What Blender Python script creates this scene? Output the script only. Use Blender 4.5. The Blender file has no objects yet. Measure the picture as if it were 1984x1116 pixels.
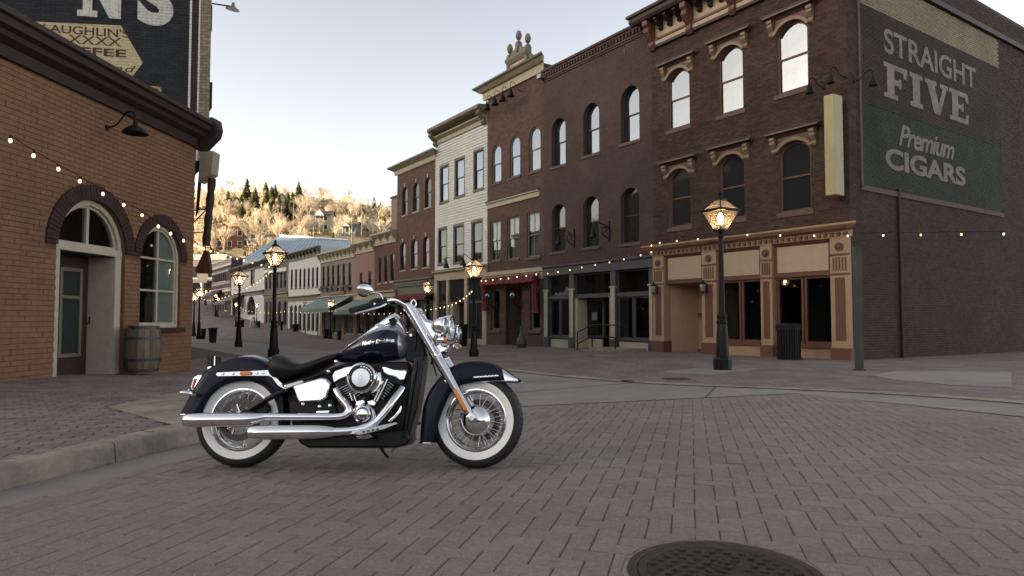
import bpy, bmesh, math, random
from mathutils import Vector, Matrix, Euler
random.seed(11)
R = math.radians
SC = bpy.context.scene
COL = SC.collection
# ------------------------------------------------------------------ camera
FP, CU, CV, CH = 1315.0, 992.0, 616.0, 1.02      # focal length, vanishing column and horizon row (photo pixels), eye height
cd = bpy.data.cameras.new('camera'); cam = bpy.data.objects.new('camera', cd); COL.objects.link(cam)
PITCH = math.atan((CV-558)/FP)
cam.location = (0, 0, CH); cam.rotation_euler = (R(90)+PITCH, 0, 0)
cd.sensor_width = 36; cd.lens = 36*FP/1984; cd.clip_start = .05; cd.clip_end = 3000
SC.camera = cam
# ------------------------------------------------------------------ light
SUN_AZ, SUN_EL = -106.0, 13.0                    # degrees: clockwise from +Y (the view direction), above the horizon
w = bpy.data.worlds.new('World'); SC.world = w; w.use_nodes = True
nt = w.node_tree; bg = nt.nodes['Background']
sky = nt.nodes.new('ShaderNodeTexSky'); sky.sky_type = 'NISHITA'; sky.sun_disc = False
sky.sun_elevation = R(SUN_EL); sky.sun_rotation = R(SUN_AZ); sky.altitude = 2500; sky.air_density = .75; sky.dust_density = 8.5; sky.ozone_density = 1.0
hs = nt.nodes.new('ShaderNodeHueSaturation'); hs.inputs['Saturation'].default_value = .64   # thin high haze: a pale sky
nt.links.new(sky.outputs[0], hs.inputs['Color']); nt.links.new(hs.outputs[0], bg.inputs[0]); bg.inputs[1].default_value = .15
sd = bpy.data.lights.new('sun', 'SUN'); sd.energy = 5.0; sd.angle = R(.5); sd.color = (1, .90, .76)
sun = bpy.data.objects.new('sun', sd); COL.objects.link(sun)
_s = Vector((math.sin(R(SUN_AZ))*math.cos(R(SUN_EL)), math.cos(R(SUN_AZ))*math.cos(R(SUN_EL)), math.sin(R(SUN_EL))))
sun.rotation_euler = _s.to_track_quat('Z', 'Y').to_euler()
vs = SC.view_settings
vs.view_transform = 'Standard'; vs.look = 'None'; vs.exposure = 1.76; vs.gamma = 1
vs.use_white_balance = True; vs.white_balance_temperature = 8500; vs.white_balance_tint = 10
SC.cycles.use_denoising = True; SC.cycles.max_bounces = 8; SC.cycles.caustics_reflective = False; SC.cycles.caustics_refractive = False
SC.cycles.sample_clamp_indirect = 6
# ------------------------------------------------------------------ terrain height and pixel rays
_HP = [(-60, 0), (5, 0), (55, -.6), (60, -.4), (65, -.02), (72, .35), (78, .75), (86, 1.3), (92, 2.0), (100, 3.0), (130, 9)]
def HG(x, y):
    for (a, b), (c, d) in zip(_HP, _HP[1:]):
        if y <= c: return b+(d-b)*(max(y, a)-a)/(c-a)
    return 9
def ray(u, v):                                      # direction through a photo pixel, scaled to one metre of depth
    x, t = (u-CU)/FP, (558-v)/FP; y = math.cos(PITCH)-t*math.sin(PITCH)
    return Vector((x/y, 1, (math.sin(PITCH)+t*math.cos(PITCH))/y))
def GP(u, v, dz=0):
    r = ray(u, v); y = .5
    while y < 400:
        if CH+r.z*y <= HG(0, y)+dz: break
        y += .02
    return Vector((r.x*y, y, HG(0, y)+dz))
def at(u, v, y): r = ray(u, v); return Vector((r.x*y, y, CH+r.z*y))
# ------------------------------------------------------------------ materials
MATS = {}
def mat(name, col, rough=.7, metal=0, var=.12, scale=6, bump=0, bscale=60, spec=.4, isl=0, obj=0, coat=0, dirt=0, dirtcol=None, stretch=None, macro=0, mscale=.7, speck=0):
    """procedural surface: base colour with soft noise, optional per-piece variation, stains and fine relief"""
    m = bpy.data.materials.new(name); m.use_nodes = True; n = m.node_tree.nodes; l = m.node_tree.links
    b = n['Principled BSDF']; b.inputs['Roughness'].default_value = rough; b.inputs['Metallic'].default_value = metal
    b.inputs['Specular IOR Level'].default_value = spec
    if coat: b.inputs['Coat Weight'].default_value = coat; b.inputs['Coat Roughness'].default_value = .03
    tc = n.new('ShaderNodeTexCoord'); src = tc.outputs['Object']
    if stretch:
        mp = n.new('ShaderNodeMapping'); mp.inputs['Scale'].default_value = stretch; l.new(src, mp.inputs[0]); src = mp.outputs[0]
    if obj or isl:                                  # copies share mesh data: carry the noise on from piece to piece
        o2 = n.new('ShaderNodeObjectInfo'); va = n.new('ShaderNodeVectorMath'); va.operation = 'ADD'; l.new(src, va.inputs[0]); l.new(o2.outputs['Location'], va.inputs[1]); src = va.outputs[0]
    c = tuple(col)
    def shade(k): return (max(0, c[0]*k), max(0, c[1]*k), max(0, c[2]*k), 1)
    nz = n.new('ShaderNodeTexNoise'); nz.inputs['Scale'].default_value = scale; nz.inputs['Detail'].default_value = 6; nz.inputs['Roughness'].default_value = .65
    l.new(src, nz.inputs['Vector'])
    rp = n.new('ShaderNodeValToRGB'); rp.color_ramp.elements[0].position = .3; rp.color_ramp.elements[1].position = .7
    rp.color_ramp.elements[0].color = shade(1-var); rp.color_ramp.elements[1].color = shade(1+var)
    l.new(nz.outputs['Fac'], rp.inputs[0]); out = rp.outputs[0]
    if isl or obj:
        g = n.new('ShaderNodeNewGeometry'); oi = n.new('ShaderNodeObjectInfo')
        ad = n.new('ShaderNodeMath'); ad.operation = 'ADD'; l.new(g.outputs['Random Per Island'], ad.inputs[0]); l.new(oi.outputs['Random'], ad.inputs[1])
        fr = n.new('ShaderNodeMath'); fr.operation = 'FRACT'; l.new(ad.outputs[0], fr.inputs[0])
        k = isl or obj
        mr = n.new('ShaderNodeMapRange'); mr.inputs['To Min'].default_value = 1-k; mr.inputs['To Max'].default_value = 1+k; l.new(fr.outputs[0], mr.inputs['Value'])
        mx = n.new('ShaderNodeMix'); mx.data_type = 'RGBA'; mx.blend_type = 'MULTIPLY'; mx.inputs[0].default_value = 1
        cb = n.new('ShaderNodeCombineColor'); 
        for i in range(3): l.new(mr.outputs[0], cb.inputs[i])
        l.new(out, mx.inputs[6]); l.new(cb.outputs[0], mx.inputs[7]); out = mx.outputs[2]
    if dirt:
        n2 = n.new('ShaderNodeTexNoise'); n2.inputs['Scale'].default_value = scale*.22; n2.inputs['Detail'].default_value = 8; n2.inputs['Roughness'].default_value = .7
        l.new(src, n2.inputs['Vector'])
        r2 = n.new('ShaderNodeValToRGB'); r2.color_ramp.elements[0].position = .5; r2.color_ramp.elements[1].position = .72
        r2.color_ramp.elements[0].color = (0, 0, 0, 1); r2.color_ramp.elements[1].color = (dirt, dirt, dirt, 1)
        l.new(n2.outputs['Fac'], r2.inputs[0])
        mx = n.new('ShaderNodeMix'); mx.data_type = 'RGBA'; l.new(r2.outputs[0], mx.inputs[0]); l.new(out, mx.inputs[6])
        dc = dirtcol or (c[0]*.45, c[1]*.45, c[2]*.45); mx.inputs[7].default_value = (*dc, 1); out = mx.outputs[2]
    if macro:                                       # broad uneven wear over the whole surface
        n4 = n.new('ShaderNodeTexNoise'); n4.inputs['Scale'].default_value = mscale; n4.inputs['Detail'].default_value = 7; n4.inputs['Roughness'].default_value = .62; l.new(src, n4.inputs['Vector'])
        m4 = n.new('ShaderNodeMapRange'); m4.inputs['From Min'].default_value = .3; m4.inputs['From Max'].default_value = .7; m4.inputs['To Min'].default_value = 1-macro; m4.inputs['To Max'].default_value = 1+macro*.8; l.new(n4.outputs['Fac'], m4.inputs['Value'])
        x4 = n.new('ShaderNodeMix'); x4.data_type = 'RGBA'; x4.blend_type = 'MULTIPLY'; x4.inputs[0].default_value = 1; c4_ = n.new('ShaderNodeCombineColor')
        for i in range(3): l.new(m4.outputs[0], c4_.inputs[i])
        l.new(out, x4.inputs[6]); l.new(c4_.outputs[0], x4.inputs[7]); out = x4.outputs[2]
    if speck:                                       # pale grains of aggregate in the surface
        vo = n.new('ShaderNodeTexVoronoi'); vo.inputs['Scale'].default_value = 42; l.new(src, vo.inputs['Vector']); lt = n.new('ShaderNodeMath'); lt.operation = 'LESS_THAN'; lt.inputs[1].default_value = .17; l.new(vo.outputs['Distance'], lt.inputs[0])
        ms_ = n.new('ShaderNodeMath'); ms_.operation = 'MULTIPLY'; ms_.inputs[1].default_value = speck; l.new(lt.outputs[0], ms_.inputs[0])
        x5 = n.new('ShaderNodeMix'); x5.data_type = 'RGBA'; l.new(ms_.outputs[0], x5.inputs[0]); l.new(out, x5.inputs[6]); x5.inputs[7].default_value = (.42, .39, .37, 1); out = x5.outputs[2]
    l.new(out, b.inputs['Base Color'])
    if bump:
        n3 = n.new('ShaderNodeTexNoise'); n3.inputs['Scale'].default_value = bscale; n3.inputs['Detail'].default_value = 5; l.new(src, n3.inputs['Vector'])
        bp = n.new('ShaderNodeBump'); bp.inputs['Strength'].default_value = bump; bp.inputs['Distance'].default_value = .02
        l.new(n3.outputs['Fac'], bp.inputs['Height']); l.new(bp.outputs[0], b.inputs['Normal'])
    MATS[name] = m; return m
def emit(name, col, s):
    m = bpy.data.materials.new(name); m.use_nodes = True; b = m.node_tree.nodes['Principled BSDF']
    b.inputs['Base Color'].default_value = (*col, 1); b.inputs['Emission Color'].default_value = (*col, 1); b.inputs['Emission Strength'].default_value = s
    MATS[name] = m; return m
def glass(name, refl, base, tint=(.9, .95, 1), rough=.02, clear=True, wav=.0, edge=1, haze=0):
    """window pane: a mirror share over either a see-through or a dark body"""
    m = bpy.data.materials.new(name); m.use_nodes = True; n = m.node_tree.nodes; l = m.node_tree.links
    n.remove(n['Principled BSDF']); o = n['Material Output']
    g = n.new('ShaderNodeBsdfGlossy'); g.inputs['Color'].default_value = (*tint, 1); g.inputs['Roughness'].default_value = rough
    t = n.new('ShaderNodeBsdfTransparent' if clear else 'ShaderNodeBsdfDiffuse'); t.inputs[0].default_value = (*base, 1)
    lf = n.new('ShaderNodeLayerWeight'); lf.inputs[0].default_value = .5
    lw = n.new('ShaderNodeMath'); lw.operation = 'POWER'; lw.inputs[1].default_value = 4; l.new(lf.outputs['Facing'], lw.inputs[0])
    mr = n.new('ShaderNodeMapRange'); mr.inputs['To Min'].default_value = refl; mr.inputs['To Max'].default_value = edge; l.new(lw.outputs[0], mr.inputs['Value'])
    ms = n.new('ShaderNodeMixShader'); l.new(mr.outputs[0], ms.inputs[0]); l.new(t.outputs[0], ms.inputs[1]); l.new(g.outputs[0], ms.inputs[2]); l.new(ms.outputs[0], o.inputs[0])
    if haze:                                         # frosted share that scatters the light from inside
        tl = n.new('ShaderNodeBsdfTranslucent'); tl.inputs[0].default_value = (.9, .85, .8, 1); m2 = n.new('ShaderNodeMixShader'); m2.inputs[0].default_value = haze
        l.new(ms.outputs[0], m2.inputs[1]); l.new(tl.outputs[0], m2.inputs[2]); l.new(m2.outputs[0], o.inputs[0])
    if wav:
        nz = n.new('ShaderNodeTexNoise'); nz.inputs['Scale'].default_value = 1.6; tc = n.new('ShaderNodeTexCoord'); l.new(tc.outputs['Object'], nz.inputs['Vector'])
        bp = n.new('ShaderNodeBump'); bp.inputs['Strength'].default_value = wav; bp.inputs['Distance'].default_value = .05; l.new(nz.outputs['Fac'], bp.inputs['Height']); l.new(bp.outputs[0], g.inputs['Normal'])
    MATS[name] = m; return m
# ------------------------------------------------------------------ mesh building
class MB:
    def __init__(s): s.v = []; s.f = []
    def add(s, vs, fs): o = len(s.v); s.v += [tuple(p) for p in vs]; s.f += [tuple(i+o for i in f) for f in fs]; return s
    def box(s, x0, x1, y0, y1, z0, z1):
        return s.add([(x0,y0,z0),(x1,y0,z0),(x1,y1,z0),(x0,y1,z0),(x0,y0,z1),(x1,y0,z1),(x1,y1,z1),(x0,y1,z1)],
                     [(0,3,2,1),(4,5,6,7),(0,1,5,4),(1,2,6,5),(2,3,7,6),(3,0,4,7)])
    def prism(s, poly, y0, y1):                      # poly in (x, z), extruded along y
        n = len(poly)
        vs = [(p[0], y0, p[1]) for p in poly]+[(p[0], y1, p[1]) for p in poly]
        return s.add(vs, [tuple(range(n)), tuple(range(2*n-1, n-1, -1))]+[(i, n+i, n+(i+1) % n, (i+1) % n) for i in range(n)])
    def flat(s, poly, z0, z1):                       # poly in (x, y), extruded along z
        n = len(poly); f = lambda z: z if callable(z) else (lambda x, y: z)
        a, b = f(z0), f(z1)
        vs = [(p[0], p[1], a(*p)) for p in poly]+[(p[0], p[1], b(*p)) for p in poly]
        return s.add(vs, [tuple(range(n-1, -1, -1)), tuple(range(n, 2*n))]+[(i, (i+1) % n, n+(i+1) % n, n+i) for i in range(n)])
    def loft(s, rings, closed=True, cap=True):
        n = len(rings[0]); o = len(s.v)
        for r in rings: s.v += [tuple(p) for p in r]
        m = n if closed else n-1
        for k in range(len(rings)-1):
            for i in range(m):
                a = o+k*n+i; b = o+k*n+(i+1) % n; s.f.append((a, b, b+n, a+n))
        if cap and closed:
            s.f.append(tuple(range(o+n-1, o-1, -1))); e = o+(len(rings)-1)*n; s.f.append(tuple(range(e, e+n)))
        return s
    def tube(s, pts, r, n=8, cap=True):
        pts = [Vector(p) for p in pts]; rs = r if isinstance(r, (list, tuple)) else [r]*len(pts)
        rings = []; up = None
        for i, p in enumerate(pts):
            t = (pts[min(i+1, len(pts)-1)]-pts[max(i-1, 0)]).normalized()
            if up is None: up = t.orthogonal().normalized()
            up = (up-t*up.dot(t)).normalized(); sd_ = t.cross(up)
            rings.append([p+rs[i]*(math.cos(2*math.pi*k/n)*up+math.sin(2*math.pi*k/n)*sd_) for k in range(n)])
        return s.loft(rings, True, cap)
    def lathe(s, prof, c=(0, 0, 0), axis=(0, 0, 1), n=16, cap=True, ph=0):   # prof: (radius, along axis)
        ax = Vector(axis).normalized(); u = ax.orthogonal().normalized(); v = ax.cross(u); c = Vector(c)
        if abs(ax.z) > .99: u = Vector((1, 0, 0)); v = ax.cross(u)
        rings = [[c+ax*h+r*(math.cos(ph+2*math.pi*k/n)*u+math.sin(ph+2*math.pi*k/n)*v) for k in range(n)] for r, h in prof]
        return s.loft(rings, True, cap)
    def ball(s, c, r, n=10, m=6, sq=(1, 1, 1)):
        c = Vector(c)
        rings = [[c+Vector((sq[0]*r*math.sin(math.pi*(j+.02)/(m+.04))*math.cos(2*math.pi*k/n), sq[1]*r*math.sin(math.pi*(j+.02)/(m+.04))*math.sin(2*math.pi*k/n), -sq[2]*r*math.cos(math.pi*(j+.02)/(m+.04)))) for k in range(n)] for j in range(m+1)]
        return s.loft(rings)
    def beam(s, a, b, w, h=None):                    # box-section bar between two points
        a, b = Vector(a), Vector(b); h = h or w; t = (b-a).normalized()
        sd_ = t.cross(Vector((0, 0, 1))); sd_ = sd_.normalized() if sd_.length > .01 else Vector((1, 0, 0)); up = sd_.cross(t)
        return s.loft([[p+sd_*(w/2*i)+up*(h/2*j) for i, j in ((-1,-1),(1,-1),(1,1),(-1,1))] for p in (a, b)])
    def mesh(s, name, m, smooth=False):
        me = bpy.data.meshes.new(name); me.from_pydata(s.v, [], s.f)
        if isinstance(m, str): m = MATS[m]
        me.materials.append(m)
        if smooth:
            me.polygons.foreach_set('use_smooth', [True]*len(me.polygons))
            me.set_sharp_from_angle(angle=R(smooth if smooth > 1 else 40))
        return me
    def build(s, name, m, parent=None, smooth=False, bevel=0, fix=True):
        me = s.mesh(name, m, False)
        if fix:
            bm = bmesh.new(); bm.from_mesh(me); bmesh.ops.recalc_face_normals(bm, faces=bm.faces); bm.to_mesh(me); bm.free()
        if smooth:
            me.polygons.foreach_set('use_smooth', [True]*len(me.polygons)); me.set_sharp_from_angle(angle=R(smooth if smooth > 1 else 40))
        o = obj(name, me, parent)
        if bevel:
            b = o.modifiers.new('bevel', 'BEVEL'); b.width = bevel; b.segments = 2; b.limit_method = 'ANGLE'; b.angle_limit = R(40)
        return o
def obj(name, me, parent=None, loc=None, rot=None):
    o = bpy.data.objects.new(name, me); COL.objects.link(o); o.parent = parent
    if loc is not None: o.location = loc
    if rot is not None: o.rotation_euler = rot
    return o
def thing(name, label, cat, loc=(0, 0, 0), rz=0, group=None):
    o = obj(name, None, None, loc, (0, 0, rz)); o.empty_display_size = .2
    return tag(o, label, cat, group)
def tag(o, label=None, cat=None, group=None, kind=None):
    for k, v in (('label', label), ('category', cat), ('group', group), ('kind', kind)):
        if v: o[k] = v
    return o
def copy_tree(o, parent=None):
    c = o.copy(); COL.objects.link(c); c.parent = parent
    for ch in list(o.children): copy_tree(ch, c)
    return c
def arc(c, r, a0, a1, n): return [(c[0]+r*math.cos(R(a0+(a1-a0)*i/n)), c[1]+r*math.sin(R(a0+(a1-a0)*i/n))) for i in range(n+1)]
def smooth_pts(P, n=6):
    """Catmull-Rom through points of any dimension"""
    P = [Vector(p) for p in P]; out = []
    for i in range(len(P)-1):
        a, b, c, d = P[max(i-1, 0)], P[i], P[i+1], P[min(i+2, len(P)-1)]
        for k in range(n):
            t = k/n; out.append(.5*((2*b)+(c-a)*t+(2*a-5*b+4*c-d)*t*t+(3*b-a-3*c+d)*t**3))
    out.append(P[-1]); return out
def text_mesh(body, size, ext=.002, offset=0, shear=0, m='white_paint', spacing=1, w=None):
    cu = bpy.data.curves.new('lettering', 'FONT'); cu.body = body; cu.size = size; cu.extrude = ext; cu.offset = offset; cu.shear = shear; cu.space_character = spacing; cu.align_x = 'LEFT'
    o = bpy.data.objects.new('lettering', cu); COL.objects.link(o)
    me = bpy.data.meshes.new_from_object(o.evaluated_get(bpy.context.evaluated_depsgraph_get()))
    bpy.data.objects.remove(o); me.materials.clear(); me.materials.append(MATS[m])
    xs = [v.co.x for v in me.vertices]; x0, x1 = min(xs), max(xs); k = (w/(x1-x0)) if w else 1
    for v in me.vertices: v.co.x = (v.co.x-x0)*k
    return me
# ------------------------------------------------------------------ palette
mat('concrete', (.242, .222, .196), .85, var=.13, scale=3, bump=.25, bscale=90, dirt=.55, dirtcol=(.13, .13, .12), macro=0.2, mscale=0.35)
mat('curb_concrete', (.285, .24, .19), .9, var=.2, scale=9, bump=.5, bscale=40, dirt=.8, dirtcol=(.07, .068, .06), macro=0.22, mscale=1.5)
mat('paver', (.215, .181, .167), .8, var=.2, scale=45, bump=.45, bscale=260, isl=.09, dirt=.4, dirtcol=(.13, .11, .10), macro=.18, mscale=.6, speck=.45)
mat('joint_sand', (.085, .069, .060), .95, var=.3, scale=40)
mat('red_paver', (.20, .148, .136), .85, var=.18, scale=20, bump=.3, bscale=160, isl=.2, dirt=.4, macro=0.22, mscale=0.8)
mat('mortar', (.165, .128, .105), .95, var=.25, scale=14, bump=.3)
mat('mortar_brown', (.085, .058, .052), .95, var=.2, scale=14)
mat('brick_dark', (.062, .033, .027), .85, var=.25, scale=18, bump=.4, bscale=150, isl=.36, dirt=.5, dirtcol=(.035, .022, .019), macro=0.28, mscale=0.55)
mat('brick_brown', (.082, .051, .046), .85, var=.15, scale=14, bump=.3, bscale=120, isl=.12, dirt=.5, dirtcol=(.075, .045, .040), macro=0.22, mscale=0.5)
mat('brick_red', (.112, .064, .054), .85, var=.2, scale=14, bump=.3, bscale=120, isl=.22, dirt=.4, dirtcol=(.16, .12, .10), macro=0.25, mscale=0.6)
mat('brick_rust', (.135, .070, .055), .85, var=.2, scale=14, bump=.3, bscale=120, isl=.18, macro=0.2, mscale=0.6)
mat('brick_orange', (.235, .116, .063), .75, var=.12, scale=10, bump=.4, bscale=70, isl=.05, dirt=.5, dirtcol=(.22, .10, .05), macro=0.16, mscale=0.6)
mat('mortar_orange', (.15, .070, .036), .9, var=.15, scale=10)
mat('brick_navy', (.014, .016, .022), .75, var=.3, scale=10, bump=.4, bscale=100, isl=.25, dirt=.35, dirtcol=(.05, .05, .055), macro=0.3, mscale=1)
mat('mortar_navy', (.010, .011, .015), .9)
mat('brick_tan', (.27, .21, .15), .85, var=.2, scale=14, bump=.4, bscale=100, isl=.22)
mat('brick_green', (.022, .028, .020), .8, var=.25, scale=8, bump=.3, bscale=100, isl=.12, dirt=.4, macro=0.35, mscale=0.9)
mat('brick_maroon', (.036, .018, .016), .8, var=.25, scale=8, bump=.3, bscale=100, isl=.15, dirt=.4, macro=0.35, mscale=0.9)
mat('brick_cream', (.25, .21, .135), .8, var=.15, scale=8, bump=.3, bscale=100, isl=.08, macro=0.2, mscale=0.8)
mat('sign_cream', (.58, .46, .27), .7, var=.15, scale=7, bump=.2, dirt=.5, dirtcol=(.38, .28, .16))
mat('white_paint', (.70, .69, .64), .6, var=.08, scale=9, bump=.1, dirt=.3, dirtcol=(.42, .40, .36))
mat('warm_white', (.50, .43, .335), .6, var=.1, scale=9, bump=.15, dirt=.4, dirtcol=(.30, .24, .18))
mat('letter_white', (.62, .58, .52), .75, var=.2, scale=30, dirt=.8, dirtcol=(.2, .18, .16))
mat('letter_grey', (.25, .215, .195), .8, var=.25, scale=30, dirt=.85, dirtcol=(.10, .07, .06), macro=0.3, mscale=1.2)
mat('letter_maroon', (.10, .028, .022), .8, var=.2, scale=20)
mat('letter_gold', (.42, .29, .10), .8, var=.2, scale=20)
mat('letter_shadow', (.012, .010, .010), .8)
mat('clapboard', (.60, .615, .59), .6, var=.06, scale=5, bump=.1, dirt=.25, dirtcol=(.45, .43, .38), macro=0.08, mscale=0.6)
mat('trim_olive', (.16, .145, .105), .6, var=.1, scale=5, bump=.1)
mat('trim_cream', (.40, .36, .26), .6, var=.1, scale=5, bump=.1, dirt=.25)
mat('trim_tan', (.36, .235, .152), .55, var=.08, scale=4, bump=.08)
mat('trim_buff', (.42, .32, .235), .55, var=.06, scale=4, bump=.06)
mat('trim_rust', (.13, .056, .040), .55, var=.1, scale=6, bump=.1)
mat('trim_gold', (.20, .142, .092), .5, var=.12, scale=8)
mat('trim_slate', (.060, .068, .074), .5, var=.1, scale=5)
mat('trim_dark', (.028, .022, .02), .5, var=.15, scale=6)
mat('trim_green', (.075, .085, .065), .5, var=.1, scale=5)
mat('eave_brown', (.040, .022, .018), .6, var=.25, scale=8, bump=.2)
mat('stone_sill', (.125, .085, .075), .85, var=.15, scale=10, bump=.2)
mat('arch_maroon', (.045, .020, .018), .8, var=.25, scale=12, bump=.4, isl=.18)
mat('black_iron', (.006, .006, .0065), .5, var=.2, scale=20, spec=.25)
mat('black_plastic', (.006, .006, .007), .6, var=.1, spec=.25)
mat('green_pole', (.045, .052, .042), .6, var=.25, scale=10, dirt=.5)
mat('cast_iron', (.060, .052, .042), .55, metal=.55, var=.3, scale=18, bump=.4, bscale=120, dirt=.6, dirtcol=(.085, .06, .035))
mat('roof_metal', (.33, .42, .48), .35, metal=.3, var=.05, scale=2)
mat('roof_grey', (.10, .105, .11), .8, var=.2, scale=5)
mat('awning_green', (.15, .215, .20), .8, var=.08, scale=6)
mat('awning_navy', (.02, .024, .045), .8, var=.1)
mat('awning_grey', (.12, .12, .125), .8, var=.1)
mat('swag_red', (.13, .014, .020), .8, var=.2, scale=7)
mat('oak', (.15, .115, .078), .7, var=.3, scale=9, bump=.3, isl=.2, stretch=(1, 1, .25))
mat('hoop', (.085, .085, .08), .55, metal=.6, var=.3, scale=9)
mat('log', (.045, .030, .024), .7, var=.5, scale=14, bump=.6, stretch=(1, 1, .2))
mat('carved_wood', (.125, .045, .022), .6, var=.35, scale=9, bump=.4, stretch=(1, 1, .2))
mat('yellow_sign', (.40, .325, .185), .5, var=.07, scale=4, dirt=.25)
mat('gray_metal', (.28, .27, .25), .45, metal=.5, var=.1)
mat('unlit_interior', (.012, .011, .010), .9, var=.3, scale=2)  # near-black colour stands in for the darkness of unlit rooms
mat('curtain', (.46, .44, .39), .9, var=.12, scale=3, stretch=(9, 1, .4))
mat('blind', (.62, .62, .58), .9, var=.05, scale=2)
mat('plaster_pink', (.25, .135, .115), .8, var=.08, scale=3)
mat('plaster_tan', (.22, .175, .15), .8, var=.08, scale=4)
mat('plaster_grey', (.135, .115, .115), .8, var=.08, scale=4)
mat('plaster_white', (.55, .56, .54), .7, var=.06, scale=4)
mat('earth', (.36, .28, .18), .95, var=.35, scale=.08, bump=.4, bscale=1.2, dirt=.6, dirtcol=(.13, .115, .055))
mat('bare_twig', (.60, .50, .38), .85, var=.25, scale=.6, obj=.22)
mat('trunk', (.09, .07, .055), .9, var=.3, scale=4)
mat('needles', (.115, .125, .042), .8, var=.35, scale=1.5, obj=.25)
mat('scrub', (.27, .215, .12), .9, var=.4, scale=1.2, isl=.35)
mat('house_teal', (.14, .18, .19), .8, var=.1); mat('house_cream', (.42, .37, .27), .8, var=.1); mat('house_brick', (.20, .085, .06), .85, var=.2, scale=5)
mat('house_roof', (.075, .065, .062), .85, var=.2, scale=4); mat('house_red', (.22, .075, .05), .8, var=.15)
mat('wood_pole', (.19, .145, .10), .85, var=.2)
glass('pane_sky', .20, (.03, .034, .04), tint=(.74, .85, .97), clear=False, wav=.08, rough=.03)
glass('pane_dark', .075, (.024, .026, .028), clear=False, wav=.05, rough=.05, edge=.35)
glass('pane_clear', .05, (.72, .75, .74), clear=True, wav=.05, edge=.5)
glass('lamp_glass', .03, (.95, .91, .88), clear=True, rough=.25, edge=.2, haze=.055)
emit('lamp_flame', (1, .66, .36), 30); emit('bulb_glow', (1, .76, .46), .9); emit('far_glow', (1, .66, .32), 8)
def sign_paint(m, up):                                   # paint film that still shows the courses beneath it
    n = m.node_tree.nodes; l = m.node_tree.links; tc = n.new('ShaderNodeTexCoord'); mp = n.new('ShaderNodeMapping'); mp.inputs['Rotation'].default_value = (R(90) if up else 0, 0, 0); l.new(tc.outputs['Object'], mp.inputs[0])
    br = n.new('ShaderNodeTexBrick'); br.inputs['Scale'].default_value = 1; br.inputs['Brick Width'].default_value = .215; br.inputs['Row Height'].default_value = .076; br.inputs['Mortar Size'].default_value = .006; l.new(mp.outputs[0], br.inputs['Vector'])
    bp = n.new('ShaderNodeBump'); bp.inputs['Strength'].default_value = .8; bp.inputs['Distance'].default_value = .008; bp.invert = True; l.new(br.outputs['Fac'], bp.inputs['Height']); l.new(bp.outputs[0], n['Principled BSDF'].inputs['Normal'])
    b = n['Principled BSDF']; src = b.inputs['Base Color'].links[0].from_socket; mx = n.new('ShaderNodeMix'); mx.data_type = 'RGBA'; sc_ = n.new('ShaderNodeMath'); sc_.operation = 'MULTIPLY'; sc_.inputs[1].default_value = .35
    l.new(br.outputs['Fac'], sc_.inputs[0]); l.new(sc_.outputs[0], mx.inputs[0]); l.new(src, mx.inputs[6]); mx.inputs[7].default_value = (.04, .03, .028, 1); l.new(mx.outputs[2], b.inputs['Base Color'])
sign_paint(MATS['sign_cream'], True)
for k in ('letter_grey', 'letter_white', 'letter_maroon', 'letter_gold'): sign_paint(MATS[k], False)
def plain(name, col, rough, metal=0, coat=0, spec=.5):
    m = bpy.data.materials.new(name); m.use_nodes = True; n = m.node_tree.nodes; b = n['Principled BSDF']
    nz = n.new('ShaderNodeTexNoise'); nz.inputs['Scale'].default_value = 9; nz.inputs['Detail'].default_value = 8; tc = n.new('ShaderNodeTexCoord'); m.node_tree.links.new(tc.outputs['Object'], nz.inputs['Vector'])
    mr = n.new('ShaderNodeMapRange'); mr.inputs['To Min'].default_value = rough*.75; mr.inputs['To Max'].default_value = rough*1.3; m.node_tree.links.new(nz.outputs['Fac'], mr.inputs['Value']); m.node_tree.links.new(mr.outputs[0], b.inputs['Roughness'])
    b.inputs['Base Color'].default_value = (*col, 1); b.inputs['Metallic'].default_value = metal; b.inputs['Specular IOR Level'].default_value = spec
    if coat: b.inputs['Coat Weight'].default_value = coat; b.inputs['Coat Roughness'].default_value = .02
    MATS[name] = m
plain('chrome', (.84, .84, .86), .075, 1); plain('satin_steel', (.55, .55, .56), .28, 1); plain('brushed', (.62, .62, .64), .18, 1)
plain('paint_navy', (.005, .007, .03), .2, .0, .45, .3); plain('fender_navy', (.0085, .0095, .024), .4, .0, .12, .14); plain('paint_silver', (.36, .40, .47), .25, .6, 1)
plain('tyre', (.012, .012, .013), .62); plain('whitewall', (.93, .93, .92), .5); plain('seat_vinyl', (.007, .007, .008), .45, spec=.35); plain('gloss_black', (.004, .004, .005), .25, spec=.3); plain('engine_black', (.006, .006, .007), .4, spec=.3)
plain('fin_edge', (.30, .30, .31), .3, 1); plain('amber', (.85, .25, .02), .15); plain('rubber', (.015, .015, .016), .7); plain('red_lens', (.35, .02, .015), .15); plain('steel_dark', (.075, .07, .066), .35, 1)
glass('headlamp_glass', .10, (.9, .92, .95), clear=True, rough=.02)
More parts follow.
